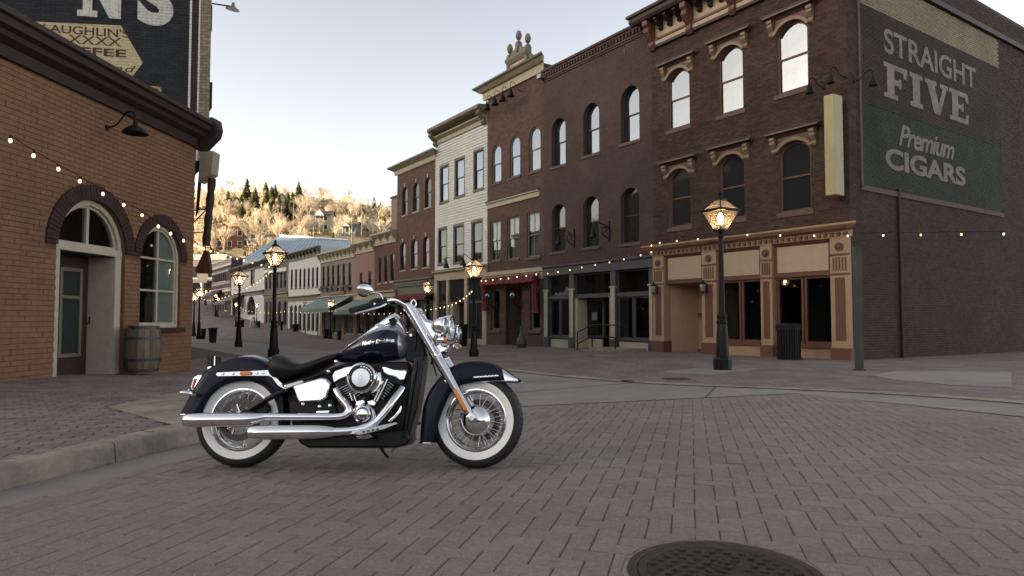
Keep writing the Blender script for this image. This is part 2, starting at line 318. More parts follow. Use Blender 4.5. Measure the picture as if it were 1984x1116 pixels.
# ------------------------------------------------------------------ ground, paving, kerb
def sheet(name, poly, hf, m, dz, step=1.0, kind='structure', parent=None):
    """a terrain-following sheet over a convex-ish polygon (clipped grid)"""
    bm = bmesh.new()
    f = bm.faces.new([bm.verts.new((p[0], p[1], 0)) for p in poly])
    xs = [p[0] for p in poly]; ys = [p[1] for p in poly]
    for ax, lo, hi in ((0, min(xs), max(xs)), (1, min(ys), max(ys))):
        k = math.ceil(lo/step)*step
        while k < hi:
            no = (1, 0, 0) if ax == 0 else (0, 1, 0); co = (k, 0, 0) if ax == 0 else (0, k, 0)
            bmesh.ops.bisect_plane(bm, geom=bm.verts[:]+bm.edges[:]+bm.faces[:], plane_co=co, plane_no=no); k += step
    for v in bm.verts: v.co.z = hf(v.co.x, v.co.y)+dz
    bmesh.ops.recalc_face_normals(bm, faces=bm.faces)
    if bm.faces and sum(fc.normal.z for fc in bm.faces) < 0: bmesh.ops.reverse_faces(bm, faces=bm.faces)
    me = bpy.data.meshes.new(name); bm.to_mesh(me); bm.free(); me.materials.append(MATS[m])
    o = obj(name, me, parent)
    if kind and parent is None: o['kind'] = kind
    return o
def inside(p, poly):
    c = False; n = len(poly)
    for i in range(n):
        a, b = poly[i], poly[i-1]
        if (a[1] > p[1]) != (b[1] > p[1]) and p[0] < (b[0]-a[0])*(p[1]-a[1])/(b[1]-a[1])+a[0]: c = not c
    return c
# the ground itself: one sheet out to the horizon, rows follow the street profile
mb = MB(); ys = [-400, -60, 5]+[5+2.5*i for i in range(1, 21)]+[57.5, 60, 62.5, 65, 68, 72, 75, 78, 82, 86, 89, 92, 96, 100, 115, 130, 700]; xs = [-900, -60, -30, -15, 0, 15, 60, 900]
for j, y in enumerate(ys):
    for x in xs: mb.v.append((x, y, HG(x, y)-.012))
for j in range(len(ys)-1):
    for i in range(len(xs)-1): a = j*len(xs)+i; mb.f.append((a, a+1, a+1+len(xs), a+len(xs)))
tag(mb.build('ground', 'concrete'), kind='structure')
# road concrete with joints: slabs laid proud of the ground sheet
FIELD = [(-3.9, .2), (-2.62, 4.05), (-2.3, 5.1), (-1.95, 6.4), (-1.9, 7.27), (.05, 8.05), (4.08, 9.65), (5.02, 7.75), (7.8, 2.1), (8.7, .2)]
MAN = (.845, 2.742, .36)                             # manhole: x, y, radius
bed = sheet('paving_bed', FIELD, HG, 'joint_sand', .0025, .8); bed['label'] = 'mauve herringbone paving of the square'
PA = math.atan2(.2545, .967); CS, SN = math.cos(PA), math.sin(PA)
PL, PW, PG = .224, .112, .0052
def paver_box(mb, cx, cy, lx, ly, cs, sn, z0, z1, ch=.005):
    P = []
    tx, ty = random.uniform(-.009, .009), random.uniform(-.009, .009)
    for k, z in ((0, z0), (0, z1-ch), (ch, z1)):
        for a, b in ((-1, -1), (1, -1), (1, 1), (-1, 1)):
            x, y = a*(lx/2-k), b*(ly/2-k); P.append((cx+x*cs+y*sn, cy-x*sn+y*cs, z+(tx*a+ty*b)*.25))
    mb.add(P, [(8, 9, 10, 11)]+[(i, (i+1) % 4, 4+(i+1) % 4, 4+i) for i in range(4)]+[(4+i, 4+(i+1) % 4, 8+(i+1) % 4, 8+i) for i in range(4)])
def clip(P, c, n):                                  # keep the side of the polygon that n points to
    out = []
    for i in range(len(P)):
        a, b = P[i-1], P[i]; da = (a[0]-c[0])*n[0]+(a[1]-c[1])*n[1]; db = (b[0]-c[0])*n[0]+(b[1]-c[1])*n[1]
        if (da >= 0) != (db >= 0): t = da/(da-db); out.append((a[0]+(b[0]-a[0])*t, a[1]+(b[1]-a[1])*t))
        if db >= 0: out.append(b)
    return out
pv = []; cutp = MB()
N = 70
for X in range(-N, N):
    for Y in range(-N, N+40):
        m = (X-Y) % 4
        if m == 0: cx, cy, lx, ly = (X+1)*PW, (Y+.5)*PW, PL, PW
        elif m == 3: cx, cy, lx, ly = (X+.5)*PW, (Y+1)*PW, PW, PL
        else: continue
        wx, wy = 2.0+cx*CS+cy*SN, 3.6-cx*SN+cy*CS
        if wy < .9: continue
        hx, hy = (lx-PG)/2, (ly-PG)/2; RC = [(wx+a*hx*CS+b*hy*SN, wy-a*hx*SN+b*hy*CS) for a, b in ((-1, -1), (1, -1), (1, 1), (-1, 1))]
        dm = math.hypot(wx-MAN[0], wy-MAN[1]); ins = [inside(q, FIELD) for q in RC]
        if dm < .75 and any(math.hypot(q[0]-MAN[0], q[1]-MAN[1]) < .42 for q in RC+[(wx, wy)]):
            n_ = ((wx-MAN[0])/dm, (wy-MAN[1])/dm) if dm > .01 else (1, 0); RC = clip(RC, (MAN[0]+n_[0]*.40, MAN[1]+n_[1]*.40), n_)
            if len(RC) > 2: cutp.flat(RC, -.02, .009)
            continue
        if not any(ins): continue
        if not all(ins):
            for i_ in range(len(FIELD)):
                a, b = FIELD[i_-1], FIELD[i_]; ex, ey = b[0]-a[0], b[1]-a[1]; L_ = math.hypot(ex, ey); t_ = ((wx-a[0])*ex+(wy-a[1])*ey)/L_/L_
                if -.05 < t_ < 1.05 and abs((wx-a[0])*ey-(wy-a[1])*ex)/L_ < .14 and len(RC) > 2: RC = clip(RC, (a[0]+ey/L_*.004, a[1]-ex/L_*.004), (ey/L_, -ex/L_))
            if len(RC) > 2: h = HG(0, wy)+.009; cutp.flat(RC, h-.03, h)
            continue
        pv.append((wx, wy, lx, ly))
view = lambda p: p[1] > 2.55 and abs(p[0]) < .76*p[1]
near = sorted([p for p in pv if view(p)], key=lambda p: p[1]-.25*abs(p[0]))
near = near[:300]; ns = set(near)
mH, mV = MB(), MB()
random.seed(3); paver_box(mH, 0, 0, PL-PG, PW-PG, CS, SN, -.03, 0); paver_box(mV, 0, 0, PW-PG, PL-PG, CS, SN, -.03, 0)
mH, mV = mH.mesh('paver', 'paver'), mV.mesh('paver', 'paver')
for p in near: obj('paver', mH if p[2] > p[3] else mV, bed, (p[0], p[1], HG(0, p[1])+.009+random.uniform(-.0015, .0015)), (random.uniform(-.02, .02), random.uniform(-.012, .012), random.uniform(-.014, .014)))
mb = cutp
for p in pv:
    if p in ns: continue
    h = HG(0, p[1])+.009+random.uniform(-.0025, .0025); k = random.uniform(-.012, .012)
    paver_box(mb, p[0], p[1], p[2]-PG, p[3]-PG, math.cos(PA+k), math.sin(PA+k), h-.03, h)
tag(mb.build('pavers_beyond', 'paver', bed, fix=False), 'herringbone pavers farther out on the square', kind='stuff')
# manhole cover with its collar
mh = thing('manhole_cover', 'round cast iron manhole cover with raised blocks set in the paving', 'manhole cover', (MAN[0], MAN[1], .0), R(-12)); mh.scale = (.89, .89, 1)
MB().lathe([(.49, -.03), (.49, .004), (.43, .0055), (.43, -.03)], n=48, cap=False).build('mortar_collar', 'curb_concrete', mh)
MB().lathe([(.428, -.03), (.428, .011), (.395, .013), (.388, .004), (.388, -.03)], n=56, cap=False).build('ring', 'cast_iron', mh, smooth=30)
lid = MB().lathe([(.384, -.03), (.384, .006), (.379, .010), (.345, .010), (.342, .004), (.0005, .004)], n=56).build('lid', 'cast_iron', mh, smooth=30)
mb = MB()
for i in range(-9, 10):
    for j in range(-9, 10):
        x, y = i*.070+(j % 2)*.035, j*.054
        if math.hypot(x, y) < .325 and not (abs(x*math.cos(R(67))+y*math.sin(R(67))) < .22 and abs(-x*math.sin(R(67))+y*math.cos(R(67))) < .075):
            L, Wd = (.036, .020) if (i+j) % 2 else (.030, .022)
            mb.flat([(x-L/2, y-Wd/2), (x+L/2, y-Wd/2), (x+L/2, y+Wd/2), (x-L/2, y+Wd/2)], .0035, .0125)
tag(mb.build('raised_blocks', 'cast_iron', lid), kind='stuff')
tm = text_mesh('SEWER', .12, .006, .002, 0, 'cast_iron', 1.05, w=.40); obj('lettering', tm, lid, (-.075, -.19, .007), (0, 0, R(67)))
# road slabs (pale concrete) and their gutter pans
ROAD = [(-2.2, 5.6), (-1.95, 7.4), (.05, 8.2), (4.08, 9.8), (5.2, 7.75), (8.0, 2.1), (9.0, .2), (10.2, .2), (9.0, 3.2), (7.2, 7.0), (5.95, 9.2), (4.2, 10.5), (2.17, 11.7), (.09, 14.65), (-2.5, 20.3), (-19, 45), (-32, 64), (-46, 88), (-56, 104), (-61, 104), (-51, 88), (-37, 64), (-24, 45), (-7.9, 20.8), (-5.0, 14.2), (-3.4, 9.4), (-2.6, 6.6)]
mb = MB()
# split the road into slabs along the street axis
dR = Vector((-.5573, .8305, 0))
road = sheet('road', ROAD, HG, 'concrete', -.002, 1.5)
mb = MB()
for a, b in (((-4.3, 12.2), (2.1, 11.8)), ((-6.0, 16.4), (-.55, 15.9)), ((-2.6, 7.5), (2.5, 12.0)), ((-3.0, 8.8), (-16, 33)), ((2.6, 9.2), (3.3, 11.0)), ((5.6, 7.1), (6.9, 7.6)), ((-8.6, 22), (-3.6, 22)), ((-13, 29), (-8.4, 29))):
    a = Vector((*a, HG(0, a[1])+.003)); b = Vector((*b, HG(0, b[1])+.003)); t = (b-a).normalized(); s_ = Vector((-t.y, t.x, 0))*.012
    mb.add([a+s_, a-s_, b-s_, b+s_], [(0, 1, 2, 3)])
tag(mb.build('slab_joints', 'joint_sand', road), kind='stuff')
# right-hand sidewalk: red brick paving seen at a flat angle
def paver_texture(name, col, ang, L, W, joint=(.075, .06, .055)):
    m = bpy.data.materials.new(name); m.use_nodes = True; n = m.node_tree.nodes; l = m.node_tree.links; b = n['Principled BSDF']; b.inputs['Roughness'].default_value = .85
    tc = n.new('ShaderNodeTexCoord'); mp = n.new('ShaderNodeMapping'); mp.inputs['Rotation'].default_value = (0, 0, ang); l.new(tc.outputs['Object'], mp.inputs[0])
    br = n.new('ShaderNodeTexBrick'); br.inputs['Scale'].default_value = 1; br.inputs['Brick Width'].default_value = L; br.inputs['Row Height'].default_value = W; br.inputs['Mortar Size'].default_value = .005
    br.inputs['Color1'].default_value = (*[c*.82 for c in col], 1); br.inputs['Color2'].default_value = (*[c*1.18 for c in col], 1); br.inputs['Mortar'].default_value = (*joint, 1); l.new(mp.outputs[0], br.inputs['Vector'])
    nz = n.new('ShaderNodeTexNoise'); nz.inputs['Scale'].default_value = .9; nz.inputs['Detail'].default_value = 9; nz.inputs['Roughness'].default_value = .7; l.new(tc.outputs['Object'], nz.inputs['Vector'])
    rp = n.new('ShaderNodeValToRGB'); rp.color_ramp.elements[0].position = .35; rp.color_ramp.elements[1].position = .68; rp.color_ramp.elements[0].color = (.6, .6, .6, 1); rp.color_ramp.elements[1].color = (1.2, 1.2, 1.2, 1); l.new(nz.outputs['Fac'], rp.inputs[0])
    mx = n.new('ShaderNodeMix'); mx.data_type = 'RGBA'; mx.blend_type = 'MULTIPLY'; mx.inputs[0].default_value = 1; l.new(br.outputs['Color'], mx.inputs[6]); l.new(rp.outputs[0], mx.inputs[7]); l.new(mx.outputs[2], b.inputs['Base Color'])
    bp = n.new('ShaderNodeBump'); bp.inputs['Strength'].default_value = .5; bp.inputs['Distance'].default_value = .006; bp.invert = True; l.new(br.outputs['Fac'], bp.inputs['Height']); l.new(bp.outputs[0], b.inputs['Normal'])
    MATS[name] = m
paver_texture('sidewalk_paving', (.195, .152, .142), R(56), .21, .105)
WALKR = [(-2.5, 20.3), (.09, 14.65), (2.17, 11.7), (4.2, 10.5), (5.95, 9.2), (7.2, 7.0), (9.0, 3.2), (10.2, .2), (40, .2), (40, 45), (5, 40), (-14, 62), (-34, 92), (-52, 106), (-56, 104), (-46, 88), (-32, 64), (-19, 45)]
walk = sheet('sidewalk', WALKR, HG, 'sidewalk_paving', .004, 2.0)
# pale curb band along the sidewalk edge and the lamp pad
def band(name, pts, wd, m, dz, parent):
    mb = MB(); L = []
    P = smooth_pts([(p[0], p[1], 0) for p in pts], 6)
    for i, p in enumerate(P):
        t = (P[min(i+1, len(P)-1)]-P[max(i-1, 0)]).normalized(); s_ = Vector((-t.y, t.x, 0))*wd/2
        for q in (p+s_, p-s_): mb.v.append((q.x, q.y, HG(q.x, q.y)+dz))
    for i in range(len(P)-1): mb.f.append((2*i, 2*i+1, 2*i+3, 2*i+2))
    return mb.build(name, m, parent)
band('curb_band', [(-19, 45), (-10.9, 33), (-2.5, 20.3), (.09, 14.65), (2.17, 11.7), (4.2, 10.5), (5.95, 9.2), (7.2, 7.0), (9.0, 3.2)], .34, 'curb_concrete', .009, walk)
pad = [GP(u, v) for u, v in ((1285, 720), (1360, 713), (1478, 714), (1440, 722), (1380, 727), (1300, 724))]
sheet('lamp_pad', [(p.x, p.y) for p in pad], HG, 'concrete', .009, .6, None, walk)
pad = [GP(u, v) for u, v in ((1690, 728), (1740, 719), (1843, 719), (1960, 722), (1960, 752), (1843, 747), (1740, 738))]
sheet('corner_slab', [(p.x, p.y) for p in pad], HG, 'concrete', .009, .6, None, walk)
for u, v, s in ((1310, 735, .45), (1140, 690, .28), (1215, 739, .2)):
    c = GP(u, v); sheet('utility_plate', [(c.x-s/2, c.y-.15), (c.x+s/2, c.y-.2), (c.x+s/2, c.y+.15), (c.x-s/2, c.y+.2)], HG, 'cast_iron', .012, .6, None, walk)
# left sidewalk, raised behind a concrete kerb
def HL(x, y):
    f = 1 if y < 9.8 else max(.12, 1-(y-9.8)/4.2*.88)
    return HG(x, y)+(.135+.018*max(0, -2.9-x))*f
LW = [(-4.0, 1.0), (-3.05, 4.5), (-2.72, 5.7), (-2.75, 6.6), (-3.5, 9.4), (-5.1, 14.2), (-8.0, 20.8), (-24, 45), (-37, 64), (-51, 88), (-62, 104), (-74, 104), (-46, 64), (-12, 22), (-12, 1.0)]
lw = sheet('left_sidewalk', LW, HL, 'joint_sand', -.001, .8)
mb = MB(); A2 = R(-18.5); c2, s2 = math.cos(A2), math.sin(A2); ind = []
RAMP = [(p.x, p.y) for p in (GP(208, 793, .14), GP(300, 772, .14), GP(366, 761, .14), GP(430, 757, .13), GP(440, 800, .13), GP(405, 823, .14), GP(352, 829, .14))]
for i in range(-80, 80):
    for j in range(-60, 120):
        x, y = (i+.5*(j % 2))*.21, j*.105
        wx, wy = -5+x*c2+y*s2, 8-x*s2+y*c2
        if wy < 2.6 or wy > 21 or wx < -9 or not inside((wx, wy), LW) or inside((wx, wy), RAMP): continue
        h = HL(wx, wy)+.004+random.uniform(-.002, .002)
        if 4.6 < wy < 8.2 and wx > -.74*wy and len(ind) < 250: ind.append((wx, wy, h)); continue
        paver_box(mb, wx, wy, .203, .098, c2, s2, h-.02, h)
tag(mb.build('sidewalk_pavers_beyond', 'red_paver', lw, fix=False), kind='stuff')
mp_ = MB(); paver_box(mp_, 0, 0, .203, .098, c2, s2, -.02, 0); mp_ = mp_.mesh('paver', 'red_paver')
for x, y, h in ind: obj('paver', mp_, lw, (x, y, h), (random.uniform(-.008, .008), random.uniform(-.008, .008), 0))
sheet('ramp_slab', RAMP, HL, 'curb_concrete', .008, .4, None, lw)
# kerb stones: a rounded concrete kerb in cast lengths, with its gutter pan
kp = smooth_pts([(-4.0, .9, 0), (-3.42, 2.9, 0), (-2.95, 4.5, 0), (-2.63, 5.72, 0), (-2.56, 6.2, 0), (-2.62, 6.8, 0), (-2.9, 7.9, 0)], 8)
kerb = obj('kerb', None); kerb['kind'] = 'structure'
for s0 in range(0, len(kp)-1, 6):
    seg = kp[s0:s0+7]; rings = []
    if len(seg) < 2: continue
    for i, p in enumerate(seg):
        gi = s0+i; t = (kp[min(gi+1, len(kp)-1)]-kp[max(gi-1, 0)]).normalized(); n_ = Vector((t.y, -t.x, 0)); e = .006 if i == 0 else (-.006 if i == len(seg)-1 else 0)
        hz = HG(p.x, p.y); fd = 1 if p.y < 6.0 else max(.2, 1-(p.y-6)/1.8)
        prof = [(-.16, -.03), (-.16, .142*fd), (.02, .142*fd), (.042, .134*fd), (.052, .115*fd), (.062, .0), (.066, -.03)]
        rings.append([(p.x+n_.x*a+t.x*e, p.y+n_.y*a+t.y*e, hz+b) for a, b in prof])
    MB().loft(rings).build('kerb_stone', 'curb_concrete', kerb, smooth=50)
GU = [(-3.9, .9), (-3.32, 2.9), (-2.85, 4.5), (-2.53, 5.72), (-2.47, 6.3), (-1.95, 6.4), (-2.3, 5.1), (-2.62, 4.05), (-3.05, 2.7), (-3.62, .9)]
sheet('gutter', GU, HG, 'concrete', .006, .6)
# ------------------------------------------------------------------ building kit
class Fac:
    """a vertical facade plane: o = left end seen from the street, d = direction to the right; local x along it, y into the building"""
    def __init__(s, o, ang, base=0): s.o = Vector(o); s.ang = ang; s.d = Vector((math.cos(ang), math.sin(ang))); s.base = base
    def loc(s, u, v=616, off=0):                   # pixel -> (along, height above base); off = metres in front of the plane
        r = ray(u, v); o = s.o+Vector((s.d.y, -s.d.x))*off
        a = (r.x*o.y-o.x)/(s.d.x-r.x*s.d.y); k = o.y+a*s.d.y
        return a, CH+k*r.z-s.base
    def a(s, u): return s.loc(u)[0]
    def world(s, a, z=0, y=0): p = s.o+s.d*a+Vector((-s.d.y, s.d.x))*y; return Vector((p.x, p.y, s.base+z))
ROWA = math.atan2(-.8305, .5573); C0 = Vector((9.59, 19.1)); dRow = Vector((.5573, -.8305))
ROW = Fac(C0, ROWA)
def row_fac(u0, base):                              # facade on the street line beginning at pixel column u0
    return Fac(C0+dRow*ROW.a(u0), ROWA, base)
class Op:
    def __init__(s, a0, a1, z0, z1, rise=0):
        s.a0, s.a1, s.z0, s.z1, s.rise = a0, a1, z0, z1, min(rise, (a1-a0)/2); s.c = (a0+a1)/2; s.w = (a1-a0)/2
        s.Rr = (s.w**2+s.rise**2)/(2*s.rise) if s.rise > 0 else 0
    def span(s, z):
        if z <= s.z0 or z >= s.z1: return None
        if z <= s.z1-s.rise or not s.rise: return s.a0, s.a1
        h = math.sqrt(max(0, s.Rr**2-(z-(s.z1-s.Rr))**2)); return (s.c-h, s.c+h) if h > 0 else None
    def top(s, n=10):
        if not s.rise: return [(s.a1, s.z1), (s.a0, s.z1)]
        out = []
        for i in range(n+1):
            x = s.w*math.cos(math.pi*i/n); out.append((s.c+x, s.z1-s.Rr+math.sqrt(max(0, s.Rr**2-x*x))))
        return out
    def outline(s, i=0, n=10):
        q = Op(s.a0+i, s.a1-i, s.z0+i, s.z1-i, max(0, s.rise-i*.3) if s.rise else 0)
        return [(q.a0, q.z0), (q.a1, q.z0)]+q.top(n)
def wall_mesh(mb, a0, a1, z0, z1, ops, y=0, rev=.22):
    xs = sorted({a0, a1, *[k for o in ops for k in (o.a0, o.a1) if a0 < k < a1]}); zs = sorted({z0, z1, *[k for o in ops for k in (o.z0, o.z1) if z0 < k < z1]})
    for xa, xb in zip(xs, xs[1:]):
        for za, zb in zip(zs, zs[1:]):
            cx, cz = (xa+xb)/2, (za+zb)/2
            if any(o.a0 < cx < o.a1 and o.z0 < cz < o.z1 for o in ops): continue
            mb.add([(xa, y, za), (xb, y, za), (xb, y, zb), (xa, y, zb)], [(0, 1, 2, 3)])
    for o in ops:
        t = o.top(12)
        if o.rise:
            for p, q in zip(t, t[1:]): mb.add([(p[0], y, p[1]), (q[0], y, q[1]), (q[0], y, o.z1), (p[0], y, o.z1)], [(0, 3, 2, 1)])
        pl = [(o.a0, o.z0), (o.a1, o.z0)]+t
        for p, q in zip(pl, pl[1:]+pl[:1]): mb.add([(p[0], y, p[1]), (q[0], y, q[1]), (q[0], y+rev, q[1]), (p[0], y+rev, p[1])], [(0, 1, 2, 3)])
def bricks(pick, a0, a1, z0, z1, ops, L=.215, Hc=.076, gap=.010, proud=.012, place=None, single=None, gv=None):
    """running bond: pick(a, z) gives the builder for a brick or None; place maps (a, depth, z) to local xyz; single(a, z) takes whole bricks out as objects"""
    place = place or (lambda a, y, z: (a, y, z)); i = 0; z = z0
    while z+Hc <= z1+.001:
        zc = z+Hc/2; runs = [(a0, a1)]
        for o in ops:
            s1, s2 = o.span(z+.01), o.span(z+Hc-.01); s_ = s1 or s2
            if not s_: continue
            if s1 and s2: s_ = (min(s1[0], s2[0]), max(s1[1], s2[1]))
            nr = []
            for p, q in runs:
                if s_[0] > p: nr.append((p, min(q, s_[0])))
                if s_[1] < q: nr.append((max(p, s_[1]), q))
            runs = [r for r in nr if r[1]-r[0] > .03]
        for p, q in runs:
            k = math.floor((p-(i % 2)*L/2)/L)
            while True:
                x0 = k*L+(i % 2)*L/2; x1 = x0+L; k += 1
                if x0 >= q: break
                full = x0 >= p and x1 <= q
                x0, x1 = max(x0, p)+(gv or gap)/2, min(x1, q)-(gv or gap)/2
                if x1-x0 < .025: continue
                if full and single and single((x0+x1)/2, zc): continue
                mb = pick((x0+x1)/2, zc)
                if mb is None: continue
                d = -proud+random.uniform(-.0025, .0025); b, t = z+gap/2, z+Hc-gap/2
                mb.add([place(*p_) for p_ in ((x0, 0, b), (x1, 0, b), (x1, 0, t), (x0, 0, t), (x0, d, b), (x1, d, b), (x1, d, t), (x0, d, t))],
                       [(4, 5, 6, 7), (0, 1, 5, 4), (1, 2, 6, 5), (2, 3, 7, 6), (3, 0, 4, 7)])
        z += Hc; i += 1
def brick_unit(m, proud=.012, L=.215, Hc=.076, gap=.010, gv=None):
    mb = MB(); x, z = (L-(gv or gap))/2, (Hc-gap)/2; b = .0025
    mb.add([(-x, 0, -z), (x, 0, -z), (x, 0, z), (-x, 0, z), (-x, b-proud, -z), (x, b-proud, -z), (x, b-proud, z), (-x, b-proud, z), (b-x, -proud, b-z), (x-b, -proud, b-z), (x-b, -proud, z-b), (b-x, -proud, z-b)],
           [(8, 9, 10, 11)]+[(i, (i+1) % 4, 4+(i+1) % 4, 4+i) for i in range(4)]+[(4+i, 4+(i+1) % 4, 8+(i+1) % 4, 8+i) for i in range(4)])
    return mb.mesh('brick', m)
def ring(mb, o, i0, i1, y0, y1):
    A, B = o.outline(i0), o.outline(i1); n = len(A)
    vs = [(p[0], y, p[1]) for y in (y0, y1) for pl in (A, B) for p in pl]
    fs = []
    for k in range(n):
        j = (k+1) % n
        fs += [(k, j, n+j, n+k), (2*n+k, 3*n+k, 3*n+j, 2*n+j), (n+k, n+j, 3*n+j, 3*n+k), (k, 2*n+k, 2*n+j, j)]
    mb.add(vs, fs)
def window(b, o, frame='trim_dark', pane='pane_sky', fw=.055, y=.12, sill=None, lip=.05, sash=True, mull=0, inner=None, inner_y=.18, sillh=.09, sillx=.06, rail=.5, trim=None):
    """sash window: frame ring, meeting rail, panes, sill; inner = material behind a clear pane"""
    mb = MB(); ring(mb, o, 0, fw, y-.05, y+.05)
    zm = o.z0+(o.z1-o.z0)*rail
    if sash: mb.box(o.a0+fw*.6, o.a1-fw*.6, y-.03, y+.025, zm-.028, zm+.028)
    for k in range(mull): x = o.a0+(o.a1-o.a0)*(k+1)/(mull+1); mb.box(x-.017, x+.017, y-.025, y+.02, o.z0+fw*.6, o.z1-fw*.6-o.rise*.1)
    wn = mb.build('window', frame, b)
    pl = o.outline(fw*.8); q = zm if sash else o.z0+fw*.8
    if sash: MB().prism([(pl[0][0], pl[0][1]), (pl[1][0], pl[1][1]), (pl[1][0], zm), (pl[0][0], zm)], y+.004, y+.012).build('pane', pane, wn)
    MB().prism([(pl[0][0], q), (pl[1][0], q)]+pl[2:], y-.012, y-.004).build('pane', pane, wn)
    if inner: MB().prism(pl, y+inner_y, y+inner_y+.01).build('curtain' if inner in ('curtain', 'blind') else 'unlit_back', inner, wn)  # without a curtain: dark sheet standing in for the unlit room
    if sill: MB().box(o.a0-sillx, o.a1+sillx, -lip, y-.05, o.z0-sillh, o.z0-.002).build('sill', sill, wn, bevel=.008)
    if trim:
        mb = MB(); ring(mb, o, -.11, 0.0, -.035, y-.05); mb.build('casing', trim, wn)
    return wn
def pix_op(F, u0, u1, vt, vb, rise=0):
    a0, a1 = F.a(u0), F.a(u1); uc = (u0+u1)/2; zt = F.loc(uc, vt)[1]; zb = F.loc(uc, vb)[1]
    return Op(a0, a1, zb, zt, rise*(a1-a0)/2)
def shell(b, W, D, Ht, m, ops, z0=-.3, side='mortar_brown', y=0, roof='roof_grey', back=True):
    mb = MB(); wall_mesh(mb, 0, W, z0, Ht, ops, y); wl = mb.build('wall', m, b)
    mb = MB(); mb.add([(0, y, z0), (0, D, z0), (0, D, Ht), (0, y, Ht)], [(0, 1, 2, 3)]); mb.add([(W, y, z0), (W, D, z0), (W, D, Ht), (W, y, Ht)], [(0, 1, 2, 3)]); mb.add([(0, D, z0), (W, D, z0), (W, D, Ht), (0, D, Ht)], [(0, 1, 2, 3)])
    mb.build('side_wall', side, b)
    MB().box(.05, W-.05, y+.3, D-.05, Ht-.55, Ht-.5).build('roof', roof, b)
    return wl
def front_bricks(wl, m, W, z0, z1, ops, single=0, rank=None, Hc=.076, L=.215, proud=.012, mask=None, gv=None):
    mb = MB(); one = []
    sg = (lambda a, z: (rank(a, z) and len(one) < single and (one.append((a, z)) or True))) if single else None
    bricks((lambda a, z: None if mask and mask(a, z) else mb), 0, W, z0, z1, ops, L, Hc, single=sg, proud=proud, gv=gv)
    tag(mb.build('brickwork', m, wl, fix=False), kind='stuff')
    if one:
        me = brick_unit(m, proud, L, Hc, gv=gv)
        for a, z in one: obj('brick', me, wl, (a, random.uniform(-.001, .002), z))
def cornice(mb, x0, x1, prof, y=0, ret=True):
    """moulding: prof = [(outward, z)...] swept along x, with mitred returns"""
    A = [[(x0-(p[0] if ret else 0), y-p[0], p[1]) for p in prof], [(x1+(p[0] if ret else 0), y-p[0], p[1]) for p in prof]]
    n = len(prof); mb.loft(A, False)
    mb.add(A[0]+[(x0, y, prof[-1][1]), (x0, y, prof[0][1])], [tuple(range(n+2))]); mb.add(A[1]+[(x1, y, prof[-1][1]), (x1, y, prof[0][1])], [tuple(range(n+2))])
    mb.add([A[0][0], A[1][0], (x1, y, prof[0][1]), (x0, y, prof[0][1])], [(0, 1, 2, 3)]); mb.add([A[0][-1], A[1][-1], (x1, y, prof[-1][1]), (x0, y, prof[-1][1])], [(0, 1, 2, 3)])
    return mb
def bracket(mb, x, w, z1, h, out, y=0):              # scrolled bracket in side profile
    pr = [(0, z1), (out, z1), (out, z1-h*.16), (out*.82, z1-h*.24), (out*.9, z1-h*.4), (out*.6, z1-h*.58), (out*.34, z1-h*.7), (out*.42, z1-h*.86), (out*.2, z1-h), (0, z1-h)]
    n = len(pr); mb.loft([[(xx, y-p[0], p[1]) for p in pr] for xx in (x-w/2, x+w/2)])
def gooseneck(parent_fac, a, z, out, label, group=None, drop=.35, side=0, sh=.16, far=False, up=.22, dome=False):
    """wall lamp on a curved arm: backplate, arm, shade"""
    p = parent_fac.world(a, z); t = thing('wall_lamp', label, 'wall lamp', p, parent_fac.ang, group)
    MB().lathe([(.05, 0), (.05, .03), (.02, .04)], (0, 0, 0), (0, -1, 0), 10).build('backplate', 'black_iron', t)
    pts = smooth_pts([(0, -.03, 0), (side*.3, -out*.35, .04), (side*.6, -out*.7, up), (side*.92, -out*.95, up*.85), (side, -out, up*.3), (side, -out, -.02)], 6)
    MB().tube(pts, .014, 8).build('arm', 'black_iron', t, smooth=True)
    if dome: MB().lathe([(.028, .13), (.034, .10), (.036, .03), (.075, .02), (sh*.78, -.03), (sh, -.085), (sh*1.03, -.10), (sh*.97, -.09), (sh*.5, -.03), (.0, -.02)], (side, -out, -.03), n=20, cap=False).build('shade', 'black_iron', t, smooth=True)
    else: MB().lathe([(.03, .1), (.035, .02), (sh*.45, -.02), (sh, -drop*.42), (sh*1.03, -drop*.46), (sh*.98, -drop*.44), (sh*.4, -.05), (.0, -.06)], (side, -out, -.03), n=16, cap=False).build('shade', 'black_iron', t, smooth=True)
    return t
# ------------------------------------------------------------------ corner store (dark brick, bracketed window hoods, painted side wall)
F1 = row_fac(1268, -.25); W1 = F1.a(1652)
def new_building(F, name, label): return thing(name, label, 'building', F.world(0, 0), F.ang)
b1 = new_building(F1, 'brick_building', 'three-storey dark brick corner building with tan storefront and bracketed cornice')
ops = [pix_op(F1, *k) for k in ((1298, 1341, 131, 246, .55), (1397, 1447, 86, 216, .55), (1513, 1576, 36, 173, .55), (1299, 1341, 326, 439, .5), (1397, 1447, 298, 424, .5), (1514, 1577, 271, 409, .5))]
SF1 = F1.loc(1640, 436)[1]                          # top of storefront
z_corn = F1.loc(1268, 92)[1]; HT1 = z_corn+1.15
store = Op(.0, W1, -.3, SF1-.25)
wl1 = shell(b1, W1, 16, HT1, 'mortar', ops+[store], side='mortar')
random.seed(5)
front_bricks(wl1, 'brick_dark', W1, SF1, z_corn, ops+[store], 300, lambda a, z: a > 3.9 and 4.2 < z < 9.6 and random.random() < .9)
